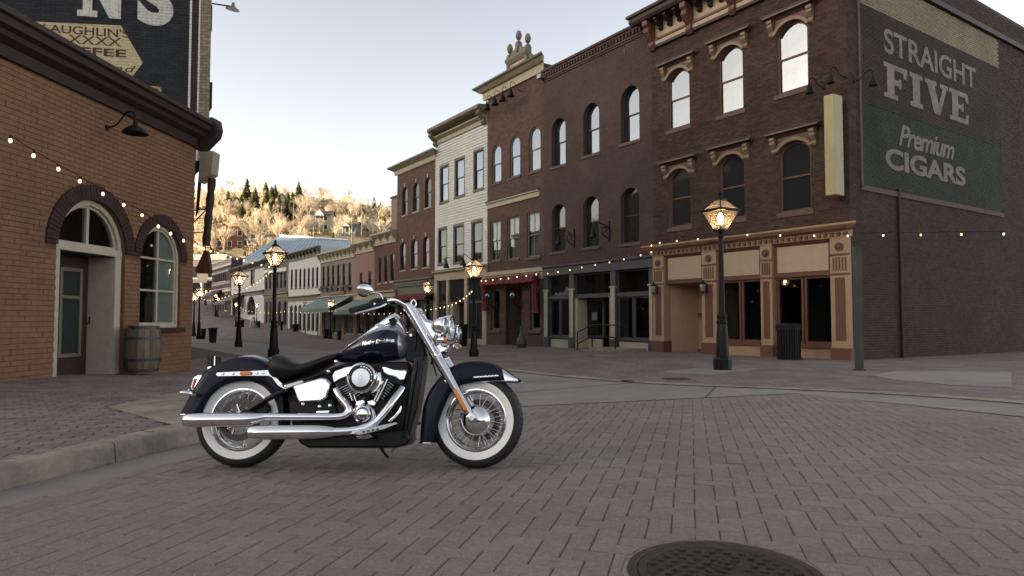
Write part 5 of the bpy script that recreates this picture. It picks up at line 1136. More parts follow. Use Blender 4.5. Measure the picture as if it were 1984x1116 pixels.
for u, v in [q for k, q in enumerate(spots) if q[0] > 505 or k % 3]:
    p = HP(u+random.uniform(-5, 5), v+random.uniform(2, 44)*(1 if u < 600 else .4), 140); t = thing('pine_tree', 'dark green conifer standing among the bare trees on the hill', 'tree', p, random.uniform(0, 6.28), 'conifers on the hillside')
    s = random.uniform(.45, .88)*(.8 if u > 600 else 1); t.scale = (s*1.15, s*1.15, s); a, b = random.choice(CF); obj('trunk', a, t); obj('crown', b, t)
# dry scrub and rock on the slope
mb = MB(); random.seed(31)
for k in range(5200):
    y = random.uniform(118, 285); x = y*random.uniform(-.5, -.13); z = hill_z(x, y); r = random.uniform(.25, .8)
    if not clear(x, y): continue
    for j in range(4):
        a = random.uniform(0, 6.28); c, s = math.cos(a)*r, math.sin(a)*r; mb.add([(x-c, y-s, z-.1), (x+c, y+s, z-.1), (x+c*.4, y+s*.3, z+r*random.uniform(.7, 1.3))], [(0, 1, 2)])
tag(mb.build('scrub', 'scrub', fix=False), 'dry scrub covering the hillside', 'scrub', kind='stuff')
# hillside houses
def house(label, u0, u1, vb, y, hw, wall, roof, rise=1.6, ang=.25, win=3, porch=False, storeys=1, wm='trim_dark', gable_front=False):
    y = HP((u0+u1)/2, vb, 122).y; c0, c1 = at(u0, vb, y), at(u1, vb, y); W = (c1-c0).length; Hh = hw*y/FP; D = min(8, W*.9+2)
    t = thing('house', label, 'house', (c0.x, c0.y, c0.z), ang)
    MB().box(0, W, 0, D, -3, Hh).build('wall', wall, t)
    if gable_front: MB().loft([[(-.3, yy, Hh), (W/2, yy, Hh+rise), (W+.3, yy, Hh), (W+.3, yy, Hh-.15), (W/2, yy, Hh+rise-.25), (-.3, yy, Hh-.15)] for yy in (-.4, D+.3)]).build('roof', roof, t); MB().prism([(0, Hh-.1), (W, Hh-.1), (W/2, Hh+rise-.2)], 0, D).build('gable', wall, t)
    elif rise > .3: MB().loft([[(xx, -.4, Hh-.05), (xx, D/2, Hh+rise), (xx, D+.4, Hh-.05), (xx, D+.4, Hh-.2), (xx, D/2, Hh+rise-.2), (xx, -.4, Hh-.2)] for xx in (-.4, W+.4)]).build('roof', roof, t); MB().loft([[(xx, 0, Hh-.1), (xx, D/2, Hh+rise-.15), (xx, D, Hh-.1)] for xx in (0, W)]).build('gable', wall, t)
    else: MB().box(-.25, W+.25, -.25, D, Hh, Hh+.35).build('roof', roof, t)
    for s in range(storeys):
        for k in range(win):
            x = W*(k+.5)/win; z = Hh*(s+.32)/storeys; hh = Hh/storeys*.48
            wn = MB().box(x-.5, x+.5, -.06, 0, z-.08, z+hh+.08).build('window', 'white_paint', t); MB().box(x-.38, x+.38, -.08, -.05, z, z+hh).build('pane', wm, wn)
    if porch:
        MB().box(W*.3, W*.7, -1.4, 0, Hh*.82, Hh*.9).build('porch_roof', roof, t)
        for x in (W*.31, W*.69): MB().box(x-.08, x+.08, -1.35, -1.2, -.2, Hh*.82).build('porch_post', 'white_paint', t)
        MB().prism([(W*.28, Hh*.9), (W*.72, Hh*.9), (W*.5, Hh*1.25)], -1.5, 0).build('porch_gable', 'white_paint', t)
    return t
house('square brown brick house with flat top on the lower slope', *HOUSES[0], 44, 'house_brick', 'house_brick', .1, .3, 3, storeys=2)
house('low cream shed-like house with grey roof beside the brick house', *HOUSES[1], 12, 'house_cream', 'roof_grey', 1.5, .0, 4)
house('cream two-storey house with hipped gable halfway up the slope', *HOUSES[2], 34, 'house_cream', 'house_roof', 1.4, .1, 2, storeys=2, porch=True)
house('teal cottage with small white porch gable on the slope', *HOUSES[3], 17, 'house_teal', 'house_roof', 1.4, .0, 3, porch=True)
house('small dark shed with lean roof beside the teal cottage', *HOUSES[4], 8, 'house_teal', 'house_roof', .5, .0, 2)
house('brown house with steep dark roof and white porch posts', *HOUSES[5], 13, 'house_brick', 'house_roof', 1.6, .0, 3, gable_front=True)
house('small white gabled house high among the bare trees', *HOUSES[6], 15, 'plaster_white', 'house_roof', 2.0, .2, 1, gable_front=True)
house('white gabled house standing next to the dark conifers', *HOUSES[7], 14, 'plaster_white', 'house_roof', 2.4, .4, 2, gable_front=True)
house('pale house with red roof high on the slope', *HOUSES[8], 8, 'house_cream', 'house_red', 1.5, -.2, 3)
for u, vb, vt, y in ((682, 470, 425, 112), (503, 480, 445, 118), (546, 418, 396, 160), (569, 412, 386, 165), (701, 432, 398, 150), (608, 462, 436, 118), (417, 486, 430, 120)):
    c = at(u, vb, y); tt = thing('utility_pole', 'wooden utility pole rising from the hillside', 'pole', (c.x, c.y, c.z-3), 0, 'utility poles on the hillside'); hgt = at(u, vt, y).z-c.z+3
    MB().tube([(0, 0, 0), (0, 0, hgt)], [.16, .11], 6).build('pole', 'wood_pole', tt); MB().box(-.9, .9, -.06, .06, hgt-.7, hgt-.55).build('crossarm', 'wood_pole', tt)
# ------------------------------------------------------------------ street lamps
def lamp_proto():
    t = thing('street_lamp', 'x', 'street lamp')
    O = lambda r, z: (r, z)
    MB().lathe([(.20, 0), (.20, .24), (.185, .28), (.15, .30)], n=8, ph=R(22.5)).build('plinth', 'black_iron', t)
    MB().lathe([(.15, .30), (.145, .40), (.115, .98), (.10, 1.02)], n=12).build('base', 'black_iron', t, smooth=30)
    MB().lathe([(.10, 1.02), (.125, 1.04), (.125, 1.08), (.10, 1.10), (.10, 1.16), (.115, 1.18), (.115, 1.22), (.07, 1.28), (.062, 2.0), (.05, 2.95), (.075, 2.98), (.075, 3.02), (.04, 3.06), (.055, 3.12)], n=14).build('pole', 'black_iron', t, smooth=35)
    MB().tube([(-.28, 0, 2.86), (.28, 0, 2.86)], .014, 6).build('ladder_bar', 'black_iron', t)
    zb, zt, rb, rt = 3.13, 3.55, .105, .29
    ln = obj('lantern', None, t, (0, 0, 0), (0, 0, R(28)))
    mb = MB(); q = [(-1, -1), (1, -1), (1, 1), (-1, 1)]
    for a, b in q: mb.beam((a*rb, b*rb, zb), (a*rt, b*rt, zt), .022)
    for (a, b), (c, d) in zip(q, q[1:]+q[:1]): mb.beam((a*rb, b*rb, zb), (c*rb, d*rb, zb), .026); mb.beam((a*rt, b*rt, zt), (c*rt, d*rt, zt), .036); mb.beam((a*rt*1.07, b*rt*1.07, zt+.02), (c*rt*1.07, d*rt*1.07, zt+.02), .03)
    rr, zr = .09, 3.80
    for a, b in q: mb.beam((a*rt, b*rt, zt+.02), (a*rr, b*rr, zr), .022)
    mb.box(-rb, rb, -rb, rb, zb-.03, zb+.01); mb.build('lantern_frame', 'black_iron', ln)
    for (a, b), (c, d) in zip(q, q[1:]+q[:1]):
        MB().add([(a*rb, b*rb, zb), (c*rb, d*rb, zb), (c*rt, d*rt, zt), (a*rt, b*rt, zt)], [(0, 1, 2, 3)]).build('pane', 'lamp_glass', ln)
        MB().add([(a*rt, b*rt, zt+.02), (c*rt, d*rt, zt+.02), (c*rr, d*rr, zr), (a*rr, b*rr, zr)], [(0, 1, 2, 3)]).build('roof_pane', 'lamp_glass', ln)
    MB().lathe([(.15, 3.79), (.15, 3.82), (.10, 3.86), (.06, 3.90), (.035, 3.92), (.05, 3.96), (.03, 4.0), (.0, 4.06)], n=8).build('finial', 'black_iron', ln, smooth=30)
    MB().lathe([(.03, 3.14), (.03, 3.24), (.018, 3.26)], n=8).build('burner', 'black_iron', ln)
    MB().lathe([(.014, 3.24), (.052, 3.30), (.060, 3.39), (.034, 3.49), (.004, 3.53)], n=10).build('mantle', 'lamp_flame', ln, smooth=True)
    return t
LP = lamp_proto()
lamps = [(1400, 717, 366, 'tall black gas lamp standing before the tan corner storefront', 14), (918, 691, 492, 'black gas lamp standing before the white clapboard and gabled brick buildings', 10), (530, 692, 463, 'tall black gas lamp beside the string of bulbs at the street corner', 12), (462, 672, 516, 'black gas lamp before the white building with dark shopfront', 8),
         (640, 657, 575, 'gas lamp under the green awning of the tan building', 0), (594, 645, 579, 'gas lamp before the white building with seven arched windows', 0), (385, 657, 551, 'gas lamp just past the orange building, before a small tapered bin', 0), (375, 651, 562, 'gas lamp half hidden by the orange building corner', 0),
         (827, 668, 538, 'gas lamp with dark garland before the rust brick building', 6), (457, 633, 583, 'small far gas lamp behind the sandwich board', 0), (417, 612, 566, 'far gas lamp on the uphill walk by the dark awning', 0), (422, 614, 573, 'far gas lamp beside a dark planter on the uphill walk', 0), (399, 592, 560, 'farthest gas lamp near the pillared building', 0), (497, 632, 584, 'gas lamp at the arched show window of the white building', 0)]
for i, (u, vb, vt, lab, pw) in enumerate(lamps):
    t = LP if i == 0 else copy_tree(LP)
    g = GP(u, vb); t.location = g; s = ((ray(u, vt).z*g.y+CH)-g.z)/4.06; t.scale = (s, s, s); t['label'] = lab; t['group'] = 'gas lamps along the street'; t.rotation_euler.z = i*.13
    pw = pw or 3
    if pw:
        ld = bpy.data.lights.new('lamp_light', 'POINT'); ld.energy = pw*.55; ld.color = (1, .60, .36); ld.shadow_soft_size = .1; lo_ = obj('lamp_light', ld, t, (0, 0, 3.40))
# bows of garland on the lamp with the garland
g = GP(827, 668); t = thing('garland', 'dark dry garland hanging on the lamp post before the rust building', 'garland', (g.x, g.y, g.z)); mb = MB(); random.seed(9)
for k in range(260):
    z = random.uniform(.7, 2.5); r = random.uniform(.05, .26)*(1.1-abs(z-1.7)/1.6); a = random.uniform(0, 6.28); c = Vector((math.cos(a)*r, math.sin(a)*r, z)); mb.add([c, c+Vector((random.uniform(-.1, .1), random.uniform(-.1, .1), random.uniform(-.14, .04))), c+Vector((random.uniform(-.07, .07), random.uniform(-.07, .07), random.uniform(-.05, .09)))], [(0, 1, 2)])
tag(mb.build('foliage', 'trim_dark', t), kind='stuff'); MB().tube([(0.06, 0, .7), (.06, 0, 2.5)], .012, 6).build('tie_wire', 'black_iron', t)
# ------------------------------------------------------------------ strings of bulbs
sk = MB().lathe([(.012, .0), (.022, -.01), (.024, -.06), (.018, -.07)], n=8).mesh('socket', 'black_plastic'); blb = MB().lathe([(.016, -.065), (.034, -.095), (.038, -.125), (.026, -.155), (.004, -.168)], n=10).mesh('bulb', 'bulb_glow', 60)
def strand(label, pts, n=None, at_pts=False, sag=0, s=1.0, wr=.006):
    """pts: (u, v, depth) in photo pixels; bulbs at the points or n of them spread along"""
    P = [at(*p) for p in pts]; t = thing('string_lights', label, 'string lights')
    if len(P) == 2: P = [P[0].lerp(P[1], k/20)-Vector((0, 0, sag*4*(k/20)*(1-k/20))) for k in range(21)]
    else: P = smooth_pts(P, 6) if not at_pts else P
    MB().tube(P, wr, 5).build('cable', 'black_plastic', t)
    B = P if at_pts else [P[min(len(P)-1, int((k+.5)/n*(len(P)-1)))].lerp(P[min(len(P)-1, int((k+.5)/n*(len(P)-1))+1)], ((k+.5)/n*(len(P)-1)) % 1) for k in range(n)]
    for p in B:
        c = obj('socket', sk, t, p, (random.uniform(-.1, .1), random.uniform(-.1, .1), 0)); b = obj('bulb', blb, c); c.scale = (s, s, s)
    return t
def on(F, u, v, off): a, z = F.loc(u, v, off); return (u, v, F.world(a, z, -off).y)
strand('string of glowing bulbs swagged across the orange brick wall', [on(FL, u, v, .35) for u, v in ((20, 262), (66, 292), (112, 318), (156, 342), (199, 367), (240, 389), (275, 409), (307, 431), (331, 445), (355, 459), (378, 468))], at_pts=True, s=.62)
strand('string of dim bulbs from the brick corner to the nearer corner gas lamp', [(378, 470, 14.3), (424, 487, 17), (470, 500, 20), (526, 515, 21.6)], 11, s=.55)
strand('string of small bulbs from the corner gas lamp down the left walk', [(526, 521, 21.6), (500, 543, 26), (465, 562, 34), (430, 576, 44), (400, 580, 52), (374, 570, 56)], 26, s=.55)
strand('string of bulbs sagging from the middle lamp towards the green awnings', [(916, 560, 21.3), (880, 586, 25), (830, 598, 32), (760, 606, 40), (700, 606, 46), (640, 601, 50)], 30, s=.5)
strand('string of tiny bulbs running past the white arched-window building', [(640, 601, 50), (600, 605, 54), (560, 602, 57), (520, 605, 59), (480, 601, 60), (460, 590, 60)], 26, s=.6)
strand('string of glowing bulbs along the tan corner storefront and past its brick corner', [(1262, 472, 24.6)]+[on(F1, u, v, .5) for u, v in ((1278, 467), (1311, 463), (1352, 459), (1400, 454), (1448, 451), (1511, 452), (1577, 452))]+[(1642, 452, 18.6), (1711, 451, 18.3), (1784, 450, 18.0), (1862, 449, 17.7), (1945, 448, 17.4)], at_pts=True, s=.62)
strand('string of glowing bulbs under the cornice of the slate storefront', [on(F2, u, v-4, .3) for u, v in ((1061, 531), (1081, 528), (1104, 524), (1127, 519), (1153, 514), (1181, 509), (1209, 503), (1241, 495), (1262, 489))], at_pts=True, s=.62)
strand('string of glowing bulbs along the red swag of the gabled brick building', [on(F3, u, v-4, .55) for u, v in ((933, 545), (941, 545), (955, 543), (970, 541), (985, 540), (1002, 537), (1020, 535), (1039, 532))], at_pts=True, s=.75)
# ------------------------------------------------------------------ red cloth swag with tied tails
t = thing('cloth_swag', 'dark red scalloped cloth swag with hanging tails over the brick doorway', 'awning', F3.world(0, 0), F3.ang)
zt = F3.loc(990, 537, .4)[1]; x0, x1 = F3.a(944), F3.a(1049); mb = MB(); n = 40
top = [(x0+(x1-x0)*k/n, -.42+.02*math.sin(k*1.9), zt) for k in range(n+1)]; bot = [(x0+(x1-x0)*k/n, -.50+.04*math.sin(k*1.9), zt-.27-.05*abs(math.sin(k*.8))) for k in range(n+1)]; bk_ = [(p[0], -.02, zt+.12) for p in top]
mb.loft([bk_, top, bot], False); mb.build('canopy', 'swag_red', t, smooth=60)
for xc, hh in ((x0+.05, 1.55), (x1-.25, 1.7)):
    rings = []
    for j in range(9):
        f = j/8; w_ = .30-.12*math.sin(f*math.pi*.9)+(.05 if j == 8 else 0); rings.append([(xc+.1*f+w_*math.cos(2*math.pi*k/14)*(1+.2*math.sin(k*3)), -.25+.09*math.sin(2*math.pi*k/14)*(1+.3*math.cos(k*4)), zt-.05-hh*f) for k in range(14)])
    MB().loft(rings).build('tail', 'swag_red', t, smooth=60)
# ------------------------------------------------------------------ wall lamps
for u, v, w_ in ((962, 207, 'far end'), (977, 198, 'second'), (992, 190, 'third'), (1008, 181, 'last')):
    a, z = F3.loc(u+4, v-4); gooseneck(F3, a, z, .7, 'bell lamp on a gooseneck under the parapet gable of the brick building', 'bell lamps under the gable', drop=.75, sh=.17, up=.35)
for u, v in ((877, 508), (910, 503)): a, z = F4.loc(u+6, v); gooseneck(F4, a, z, .6, 'bell lamp on a gooseneck over the white clapboard storefront', 'bell lamps on the clapboard storefront', drop=.7, sh=.17, up=.25)
for u, v, lab in ((1596, 170, 'dark gooseneck lamp on the brick just left of the yellow blade sign'), (1638, 150, 'dark gooseneck lamp above the yellow blade sign')): a, z = F1.loc(u, v); gooseneck(F1, a, z, .55, lab, drop=.45, sh=.115, side=-.12)
a, z = FS.loc(1655, 158); gooseneck(FS, a, z, .5, 'dark gooseneck lamp on the painted side wall by the brick corner', drop=.45, sh=.115, side=.1)
for u, v, lab in ((1113, 462, 'black scrolled bracket lamp between the first and second windows of the slate-fronted building'), (1181, 448, 'black scrolled bracket lamp between the second and third windows of the slate-fronted building')):
    a, z = F2.loc(u, v); t = thing('bracket_lamp', lab, 'wall lamp', F2.world(a, z), F2.ang)
    MB().box(-.04, .04, -.05, -.012, -.42, .42).build('backplate', 'black_iron', t)
    pts = smooth_pts([(0, -.04, -.28), (0, -.28, -.22), (0, -.42, .0), (0, -.30, .16), (0, -.16, .05), (0, -.26, -.06)], 6); MB().tube(pts, .02, 7).build('scroll', 'black_iron', t, smooth=True)
    MB().tube(smooth_pts([(0, -.04, .12), (0, -.3, .24), (0, -.62, .30), (0, -.82, .22), (0, -.88, .02)], 6), .022, 7).build('arm', 'black_iron', t, smooth=True)
    MB().lathe([(.02, .06), (.05, .02), (.07, -.12), (.12, -.26), (.13, -.30), (.10, -.27), (0, -.1)], (0, -.88, 0), n=12, cap=False).build('bell_shade', 'black_iron', t, smooth=True)
for u, v, lab in ((1271, 560, 'black carriage lantern on the pier left of the recessed tan doorway'), (1367, 557, 'black carriage lantern on the pier right of the recessed tan doorway')):
    a, z = F1.loc(u+3, v, .1); t = thing('wall_lantern', lab, 'wall lamp', F1.world(a, z, -.1), F1.ang)
    MB().box(-.04, .04, -.03, 0, -.18, .12).build('backplate', 'black_iron', t); MB().tube(smooth_pts([(0, -.03, -.1), (0, -.16, -.26), (0, -.22, -.18)], 5), .014, 6).build('arm', 'black_iron', t)
    MB().lathe([(.03, -.19), (.075, -.14), (.075, -.135), (.03, -.2)], (0, -.22, 0), n=8).build('cage_base', 'black_iron', t); MB().lathe([(.07, -.135), (.10, .02), (.095, .10)], (0, -.22, 0), n=8, cap=False).build('glass', 'gray_metal', t); MB().lathe([(.115, .10), (.12, .115), (.05, .20), (.02, .24), (.0, .30)], (0, -.22, 0), n=8).build('cap', 'black_iron', t)
for u, v, lab in ((955, 573, 'clear globe lamp on scroll bracket beside the small left window of the gabled brick building'), (1004, 572, 'clear globe lamp on scroll bracket beside the brick doorway')):
    a, z = F3.loc(u+8, v+12); t = thing('globe_lamp', lab, 'wall lamp', F3.world(a, z), F3.ang); MB().tube(smooth_pts([(0, -.02, -.3), (0, -.3, -.25), (-.08, -.45, -.05), (-.1, -.45, .12)], 5), .02, 6).build('bracket', 'black_iron', t)
    MB().ball((-.1, -.45, .28), .17, 14, 10).build('globe', 'pane_sky', t, smooth=True); MB().lathe([(.07, .10), (.05, .14)], (-.1, -.45, 0), n=10).build('fitter', 'black_iron', t); MB().box(-.05, .05, -.03, 0, -.4, .0).build('backplate', 'black_iron', t)
# blade sign
a, z1 = F1.loc(1628, 191); z0 = F1.loc(1628, 383)[1]
t = thing('blade_sign', 'blank pale yellow blade sign box fixed at the dark brick corner', 'sign', F1.world(a, 0), F1.ang)
sb = MB().box(-.14, .16, -.62, -.16, z0, z1).build('sign_box', 'yellow_sign', t, bevel=.02); MB().tube([(0, .0, z1-.3), (0, -.2, z1-.3)], .02).build('mount', 'black_iron', t); MB().tube([(0, .0, z0+.3), (0, -.2, z0+.3)], .02).build('mount', 'black_iron', t)
# ------------------------------------------------------------------ bins and planters
def bin_proto():
    t = thing('trash_can', 'round black slatted trash can before the tan corner storefront', 'trash can'); MB().lathe([(.27, .04), (.27, .86), (.25, .86), (.25, .06)], n=28, cap=False).build('liner', 'black_plastic', t, smooth=True)
    sl = MB().box(-.022, .022, -.012, .012, .05, .84).mesh('slat', 'black_iron')
    for k in range(28): a_ = 2*math.pi*k/28; obj('slat', sl, t, (.29*math.cos(a_), .29*math.sin(a_), 0), (0, 0, a_+R(90)))
    MB().lathe([(.295, .0), (.315, .0), (.315, .06), (.295, .06)], n=28, cap=False).build('foot_ring', 'black_iron', t); MB().lathe([(.295, .80), (.325, .80), (.33, .93), (.30, .98), (.20, .99), (.19, .96), (.27, .93)], n=28, cap=False).build('rim', 'black_iron', t, smooth=30); return t
bn = bin_proto(); g = GP(1529, 697); bn.location = g; s = (ray(1529, 626).z*g.y+CH-g.z)/.99; bn.scale = (s, s, s)
def planter(u, vb, vt, w_px, lab, sq=True):
    g = GP(u, vb); h = ray(u, vt).z*g.y+CH-g.z; w_ = w_px*g.y/FP/2; t = thing('planter', lab, 'planter', g, ROWA)
    n = 4 if sq else 14; k = 1.25 if sq else 1
    MB().lathe([(w_*k*.72, 0), (w_*k*.97, h*.92), (w_*k*1.06, h*.92), (w_*k*1.06, h), (w_*k*.9, h), (w_*k*.88, h*.93)], n=n, ph=R(45) if sq else 0).build('tub', 'black_plastic', t); MB().lathe([(w_*k*.89, h*.94), (.001, h*.95)], n=n, ph=R(45) if sq else 0, cap=False).build('soil', 'joint_sand', t)
for a in ((412, 664, 635, 16, 'square tapered black planter on the walk, larger of a pair by the corner lamps'), (394, 657, 637, 9, 'square tapered black planter, smaller of a pair by the corner lamps'), (898, 671, 628, 15, 'square tapered black planter behind the headlamps of the motorcycle', ), (632, 656, 638, 14, 'black planter at the foot of the lamp under the green awning'), (657, 659, 641, 8, 'slim black planter beside the lamp under the green awning'), (572, 642, 628, 12, 'wide black planter before the white arched-window building'), (600, 643, 627, 10, 'black planter under the edge of the green awning'), (418, 613, 601, 5, 'small black planter on the uphill walk'), (398, 591, 582, 5, 'small far planter near the pillared building'), (469, 634, 620, 8, 'black planter before the arched show window'), (501, 635, 622, 6, 'black planter next to the sandwich board'), (545, 640, 622, 6, 'narrow black planter before the mauve building')): planter(*a)
g = GP(618, 650); t = thing('post', 'short weathered wooden post by the green awning', 'post', g); MB().box(-.12, .12, -.12, .12, 0, 1.05).build('shaft', 'wood_pole', t, bevel=.02); MB().box(-.15, .15, -.15, .15, 1.05, 1.13).build('cap', 'wood_pole', t)
g = GP(490, 634); t = thing('sandwich_board', 'folding sandwich board sign on the walk by the white building', 'sign', g, ROWA)
for s in (-1, 1): pb_ = MB().add([(-.3, s*.3, 0), (.3, s*.3, 0), (.3, s*.04, 1.0), (-.3, s*.04, 1.0), (-.3, s*.33, 0), (.3, s*.33, 0), (.3, s*.07, 1.0), (-.3, s*.07, 1.0)], [(0, 1, 2, 3), (4, 5, 6, 7), (0, 1, 5, 4), (2, 3, 7, 6), (0, 3, 7, 4), (1, 2, 6, 5)]).build('panel', 'gray_metal', t)
# pole at the corner, stone bottle, steps and rail
g = GP(1665, 718); t = thing('pole', 'square weathered green metal pole standing before the brick side wall', 'pole', g, R(10)); hp = ray(1665, 482).z*g.y+CH-g.z
MB().box(-.065, .065, -.065, .065, 0, hp).build('shaft', 'green_pole', t, bevel=.008); MB().box(-.09, .09, -.09, .09, 0, .03).build('foot_plate', 'green_pole', t); MB().box(-.07, .07, -.07, .07, hp, hp+.03).build('cap', 'green_pole', t)
g = GP(1010, 674); t = thing('bottle_sculpture', 'tall dark bottle-shaped stone ornament beside the brick doorway', 'ornament', g); hb = ray(1010, 632).z*g.y+CH-g.z
MB().lathe([(.20*hb, 0), (.23*hb, .05*hb), (.22*hb, .30*hb), (.16*hb, .46*hb), (.09*hb, .58*hb), (.07*hb, .72*hb), (.06*hb, .90*hb), (.085*hb, .92*hb), (.08*hb, .98*hb), (.0, hb)], n=14).build('body', 'trim_slate', t, smooth=40); MB().lathe([(.225*hb, .1*hb), (.236*hb, .12*hb), (.236*hb, .16*hb), (.225*hb, .18*hb)], n=14, cap=False).build('band', 'trim_dark', t)
off = 1.15; xa, xb = F2.a(1196), F2.a(1266)
t = thing('steps', 'pale concrete landing and steps at the slate storefront', 'steps', F2.world(0, 0), F2.ang); MB().box(xa-.15, xb-.3, -off-.2, -.08, -.3, .20).build('landing', 'curb_concrete', t, bevel=.015); MB().box(xa-.55, xa-.15, -off-.2, -.2, -.3, .10).build('step', 'curb_concrete', t, bevel=.015); MB().box(xa-.95, xa-.55, -off-.2, -.2, -.3, .0).build('step', 'curb_concrete', t, bevel=.015)
t = thing('handrail', 'black pipe handrail on the concrete steps of the slate storefront', 'railing', F2.world(0, 0), F2.ang); y = -off-.08
TR = [(xa-1.0, .0), (xa-.1, 1.06), (xb-.35, 1.06)]; mb = MB()
MB().tube([(xa-1.0, y, .78), (xa-.1, y, 1.08), (xb-.35, y, 1.08), (xb-.35, y, .62), (xa-.1, y, .62), (xa-1.0, y, .32), (xa-1.0, y, .78)], .024, 8).build('rail', 'black_iron', t)
for x, z0_, z1_ in ((xa-1.0, 0, .78), (xa-.1, .2, 1.08), (xb-.75, .2, .62)): MB().tube([(x, y, z0_-.02), (x, y, z1_)], .026, 8).build('post', 'black_iron', t)
# ------------------------------------------------------------------ motorcycle (bike frame: x forward, y to its left = away from the viewer, z up)
YAW, LEAN, STEER = R(-1.0), R(-9), R(9)
BR = Euler((LEAN, 0, YAW), 'XYZ').to_matrix()
RT = .3175                                           # rolling radius
def _dep():
    d = 3.5
    while CH+ray(473, 813).z*d > .009+RT*math.cos(LEAN): d += .001
    return d
AX = at(473, 813, _dep()); BO = AX-BR @ Vector((0, 0, RT)); BI = BR.inverted()
bike = thing('motorcycle', 'navy and chrome cruiser motorcycle with whitewall spoked tyres parked on the pavers', 'motorcycle', BO)
bike.rotation_euler = (LEAN, 0, YAW)
def X(u, v, lat=0.0):                                # photo pixel -> point on the bike's lengthwise plane at y = lat
    o = BI @ (Vector((0, 0, CH))-BO); d = BI @ ray(u, v); k = (lat-o.y)/d.y; p = o+d*k; return Vector((p.x, lat, p.z))
SL_ = Vector((math.sin(STEER), math.cos(STEER), 0)); SF_ = Vector((math.cos(STEER), -math.sin(STEER), 0))
def bpart(mb, name, m, parent=None, smooth=True, bevel=0): return mb.build(name, m, parent or bike, smooth=smooth, bevel=bevel)
def poly(pts, l0, l1, name, m, parent=None, bevel=.006, lat=None):   # outline traced on plane lat, thickness l0..l1
    P = [X(u, v, l0 if lat is None else lat) for u, v in pts]; mb = MB(); mb.prism([(p.x, p.z) for p in P], l0, l1); return bpart(mb, name, m, parent, 40, bevel)
def path(pts, r, name, m, parent=None, n=10, sm=6):  # pts: (u, v, lat)
    P = smooth_pts([X(*p) for p in pts], sm); rr = r
    if isinstance(r, (list, tuple)): rr = [q.x for q in smooth_pts([(k, 0, 0) for k in r], sm)]
    return bpart(MB().tube(P, rr, n), name, m, parent, 50)
# ---- wheels
def wheel(c, rot, tw, front):
    wh = obj('wheel', None, bike, c, (0, 0, rot)); ax = (0, -1, 0); wh.scale = (RT/.327,)*3
    t = tw/2
    prof = [(.208, t*.66), (.222, t*.80), (.25, t*.95), (.275, t), (.297, t*.93), (.312, t*.76), (.322, t*.45), (.3265, 0)]
    bpart(MB().lathe([(r, h) for r, h in prof]+[(r, -h) for r, h in reversed(prof[:-1])], (0, 0, 0), ax, 72, cap=False), 'tyre', 'tyre', wh, 50)
    mb = MB(); ng = 60                               # tread blocks cut round the crown
    for k in range(ng):
        a = 2*math.pi*k/ng
        for s in (-1, 1):
            q = []
            for da, yy, rr in ((0, .12, .3272), (.022, .12, .3272), (.06, .66, .3185), (.038, .66, .3185)): q.append((rr*math.cos(a+da), s*t*yy, rr*math.sin(a+da)))
            mb.add(q, [(0, 1, 2, 3)])
    tag(mb.build('tread_grooves', 'gloss_black', wh), kind='stuff')
    for s in (-1, 1): bpart(MB().lathe([(.2175, t*.775), (.222, t*.825), (.24, t*.91), (.256, t*.975), (.266, t*1.008), (.269, t*1.0)], (0, 0, 0), (0, s, 0), 72, cap=False), 'whitewall', 'whitewall', wh, 50)
    rim = [(.219, t*.70), (.217, t*.76), (.209, t*.76), (.204, t*.66), (.197, t*.58), (.192, t*.40), (.190, t*.18), (.184, t*.10), (.184, 0)]
    bpart(MB().lathe(rim+[(r, -h) for r, h in reversed(rim[:-1])], (0, 0, 0), ax, 72, cap=False), 'rim', 'chrome', wh, 35)
    hub = bpart(MB().lathe([(.001, .075), (.03, .075), (.045, .06), (.05, .045), (.03, .035), (.028, -.035), (.05, -.045), (.045, -.06), (.001, -.06)], (0, 0, 0), ax, 28), 'hub', 'satin_steel', wh, 35)
    sp = MB().tube([(.047, 0, 0), (.187, 0, .0)], .0017, 6).mesh('spoke', 'chrome', 60)
    n = 40
    for k in range(n):
        a = 2*math.pi*k/n+.03; s = -1 if k % 2 else 1; b = a+(.30 if (k//2) % 2 else -.30)
        p, q = Vector((.046*math.cos(b*1.0), s*.045, .046*math.sin(b))), Vector((.187*math.cos(a), s*.008, .187*math.sin(a))); d = q-p
        o = obj('spoke', sp, wh); o.matrix_local = Matrix.Translation(p) @ d.to_track_quat('X', 'Z').to_matrix().to_4x4() @ Matrix.Diagonal((d.length/.14, 1, 1, 1)) @ Matrix.Translation((-.047, 0, 0))
    return wh
rw = wheel((0, 0, RT), 0, .142, False)
fc = X(925, 814, 0); fc.z = RT; fw = wheel(fc, -STEER, .132, True)
def disc(wh, y, r, th, name, holes, m='steel_dark'):
    d = bpart(MB().lathe([(r*.70, y-th), (r, y-th), (r, y+th), (r*.70, y+th), (r*.70, y-th)], (0, 0, 0), (0, 1, 0), 48, cap=False), name, m, wh, 30)
    ho = MB().lathe([(.0045, -th-.0012), (.0045, th+.0012)], (0, 0, 0), (0, 1, 0), 8).mesh('vent_hole', 'gloss_black')
    for k in range(holes):
        a = 2*math.pi*k/holes; rr = r*(.80 if k % 2 else .90); obj('vent_hole', ho, d, (rr*math.cos(a), y, rr*math.sin(a)))
    for k in range(5): a = 2*math.pi*k/5+.2; bpart(MB().beam((.04*math.cos(a), y, .04*math.sin(a)), (r*.74*math.cos(a+.35), y, r*.74*math.sin(a+.35)), .02, .008), 'carrier_arm', 'brushed', wh, 30)
    return d
disc(rw, -.075, .146, .003, 'brake_disc', 24); disc(fw, .078, .150, .003, 'brake_disc', 32)
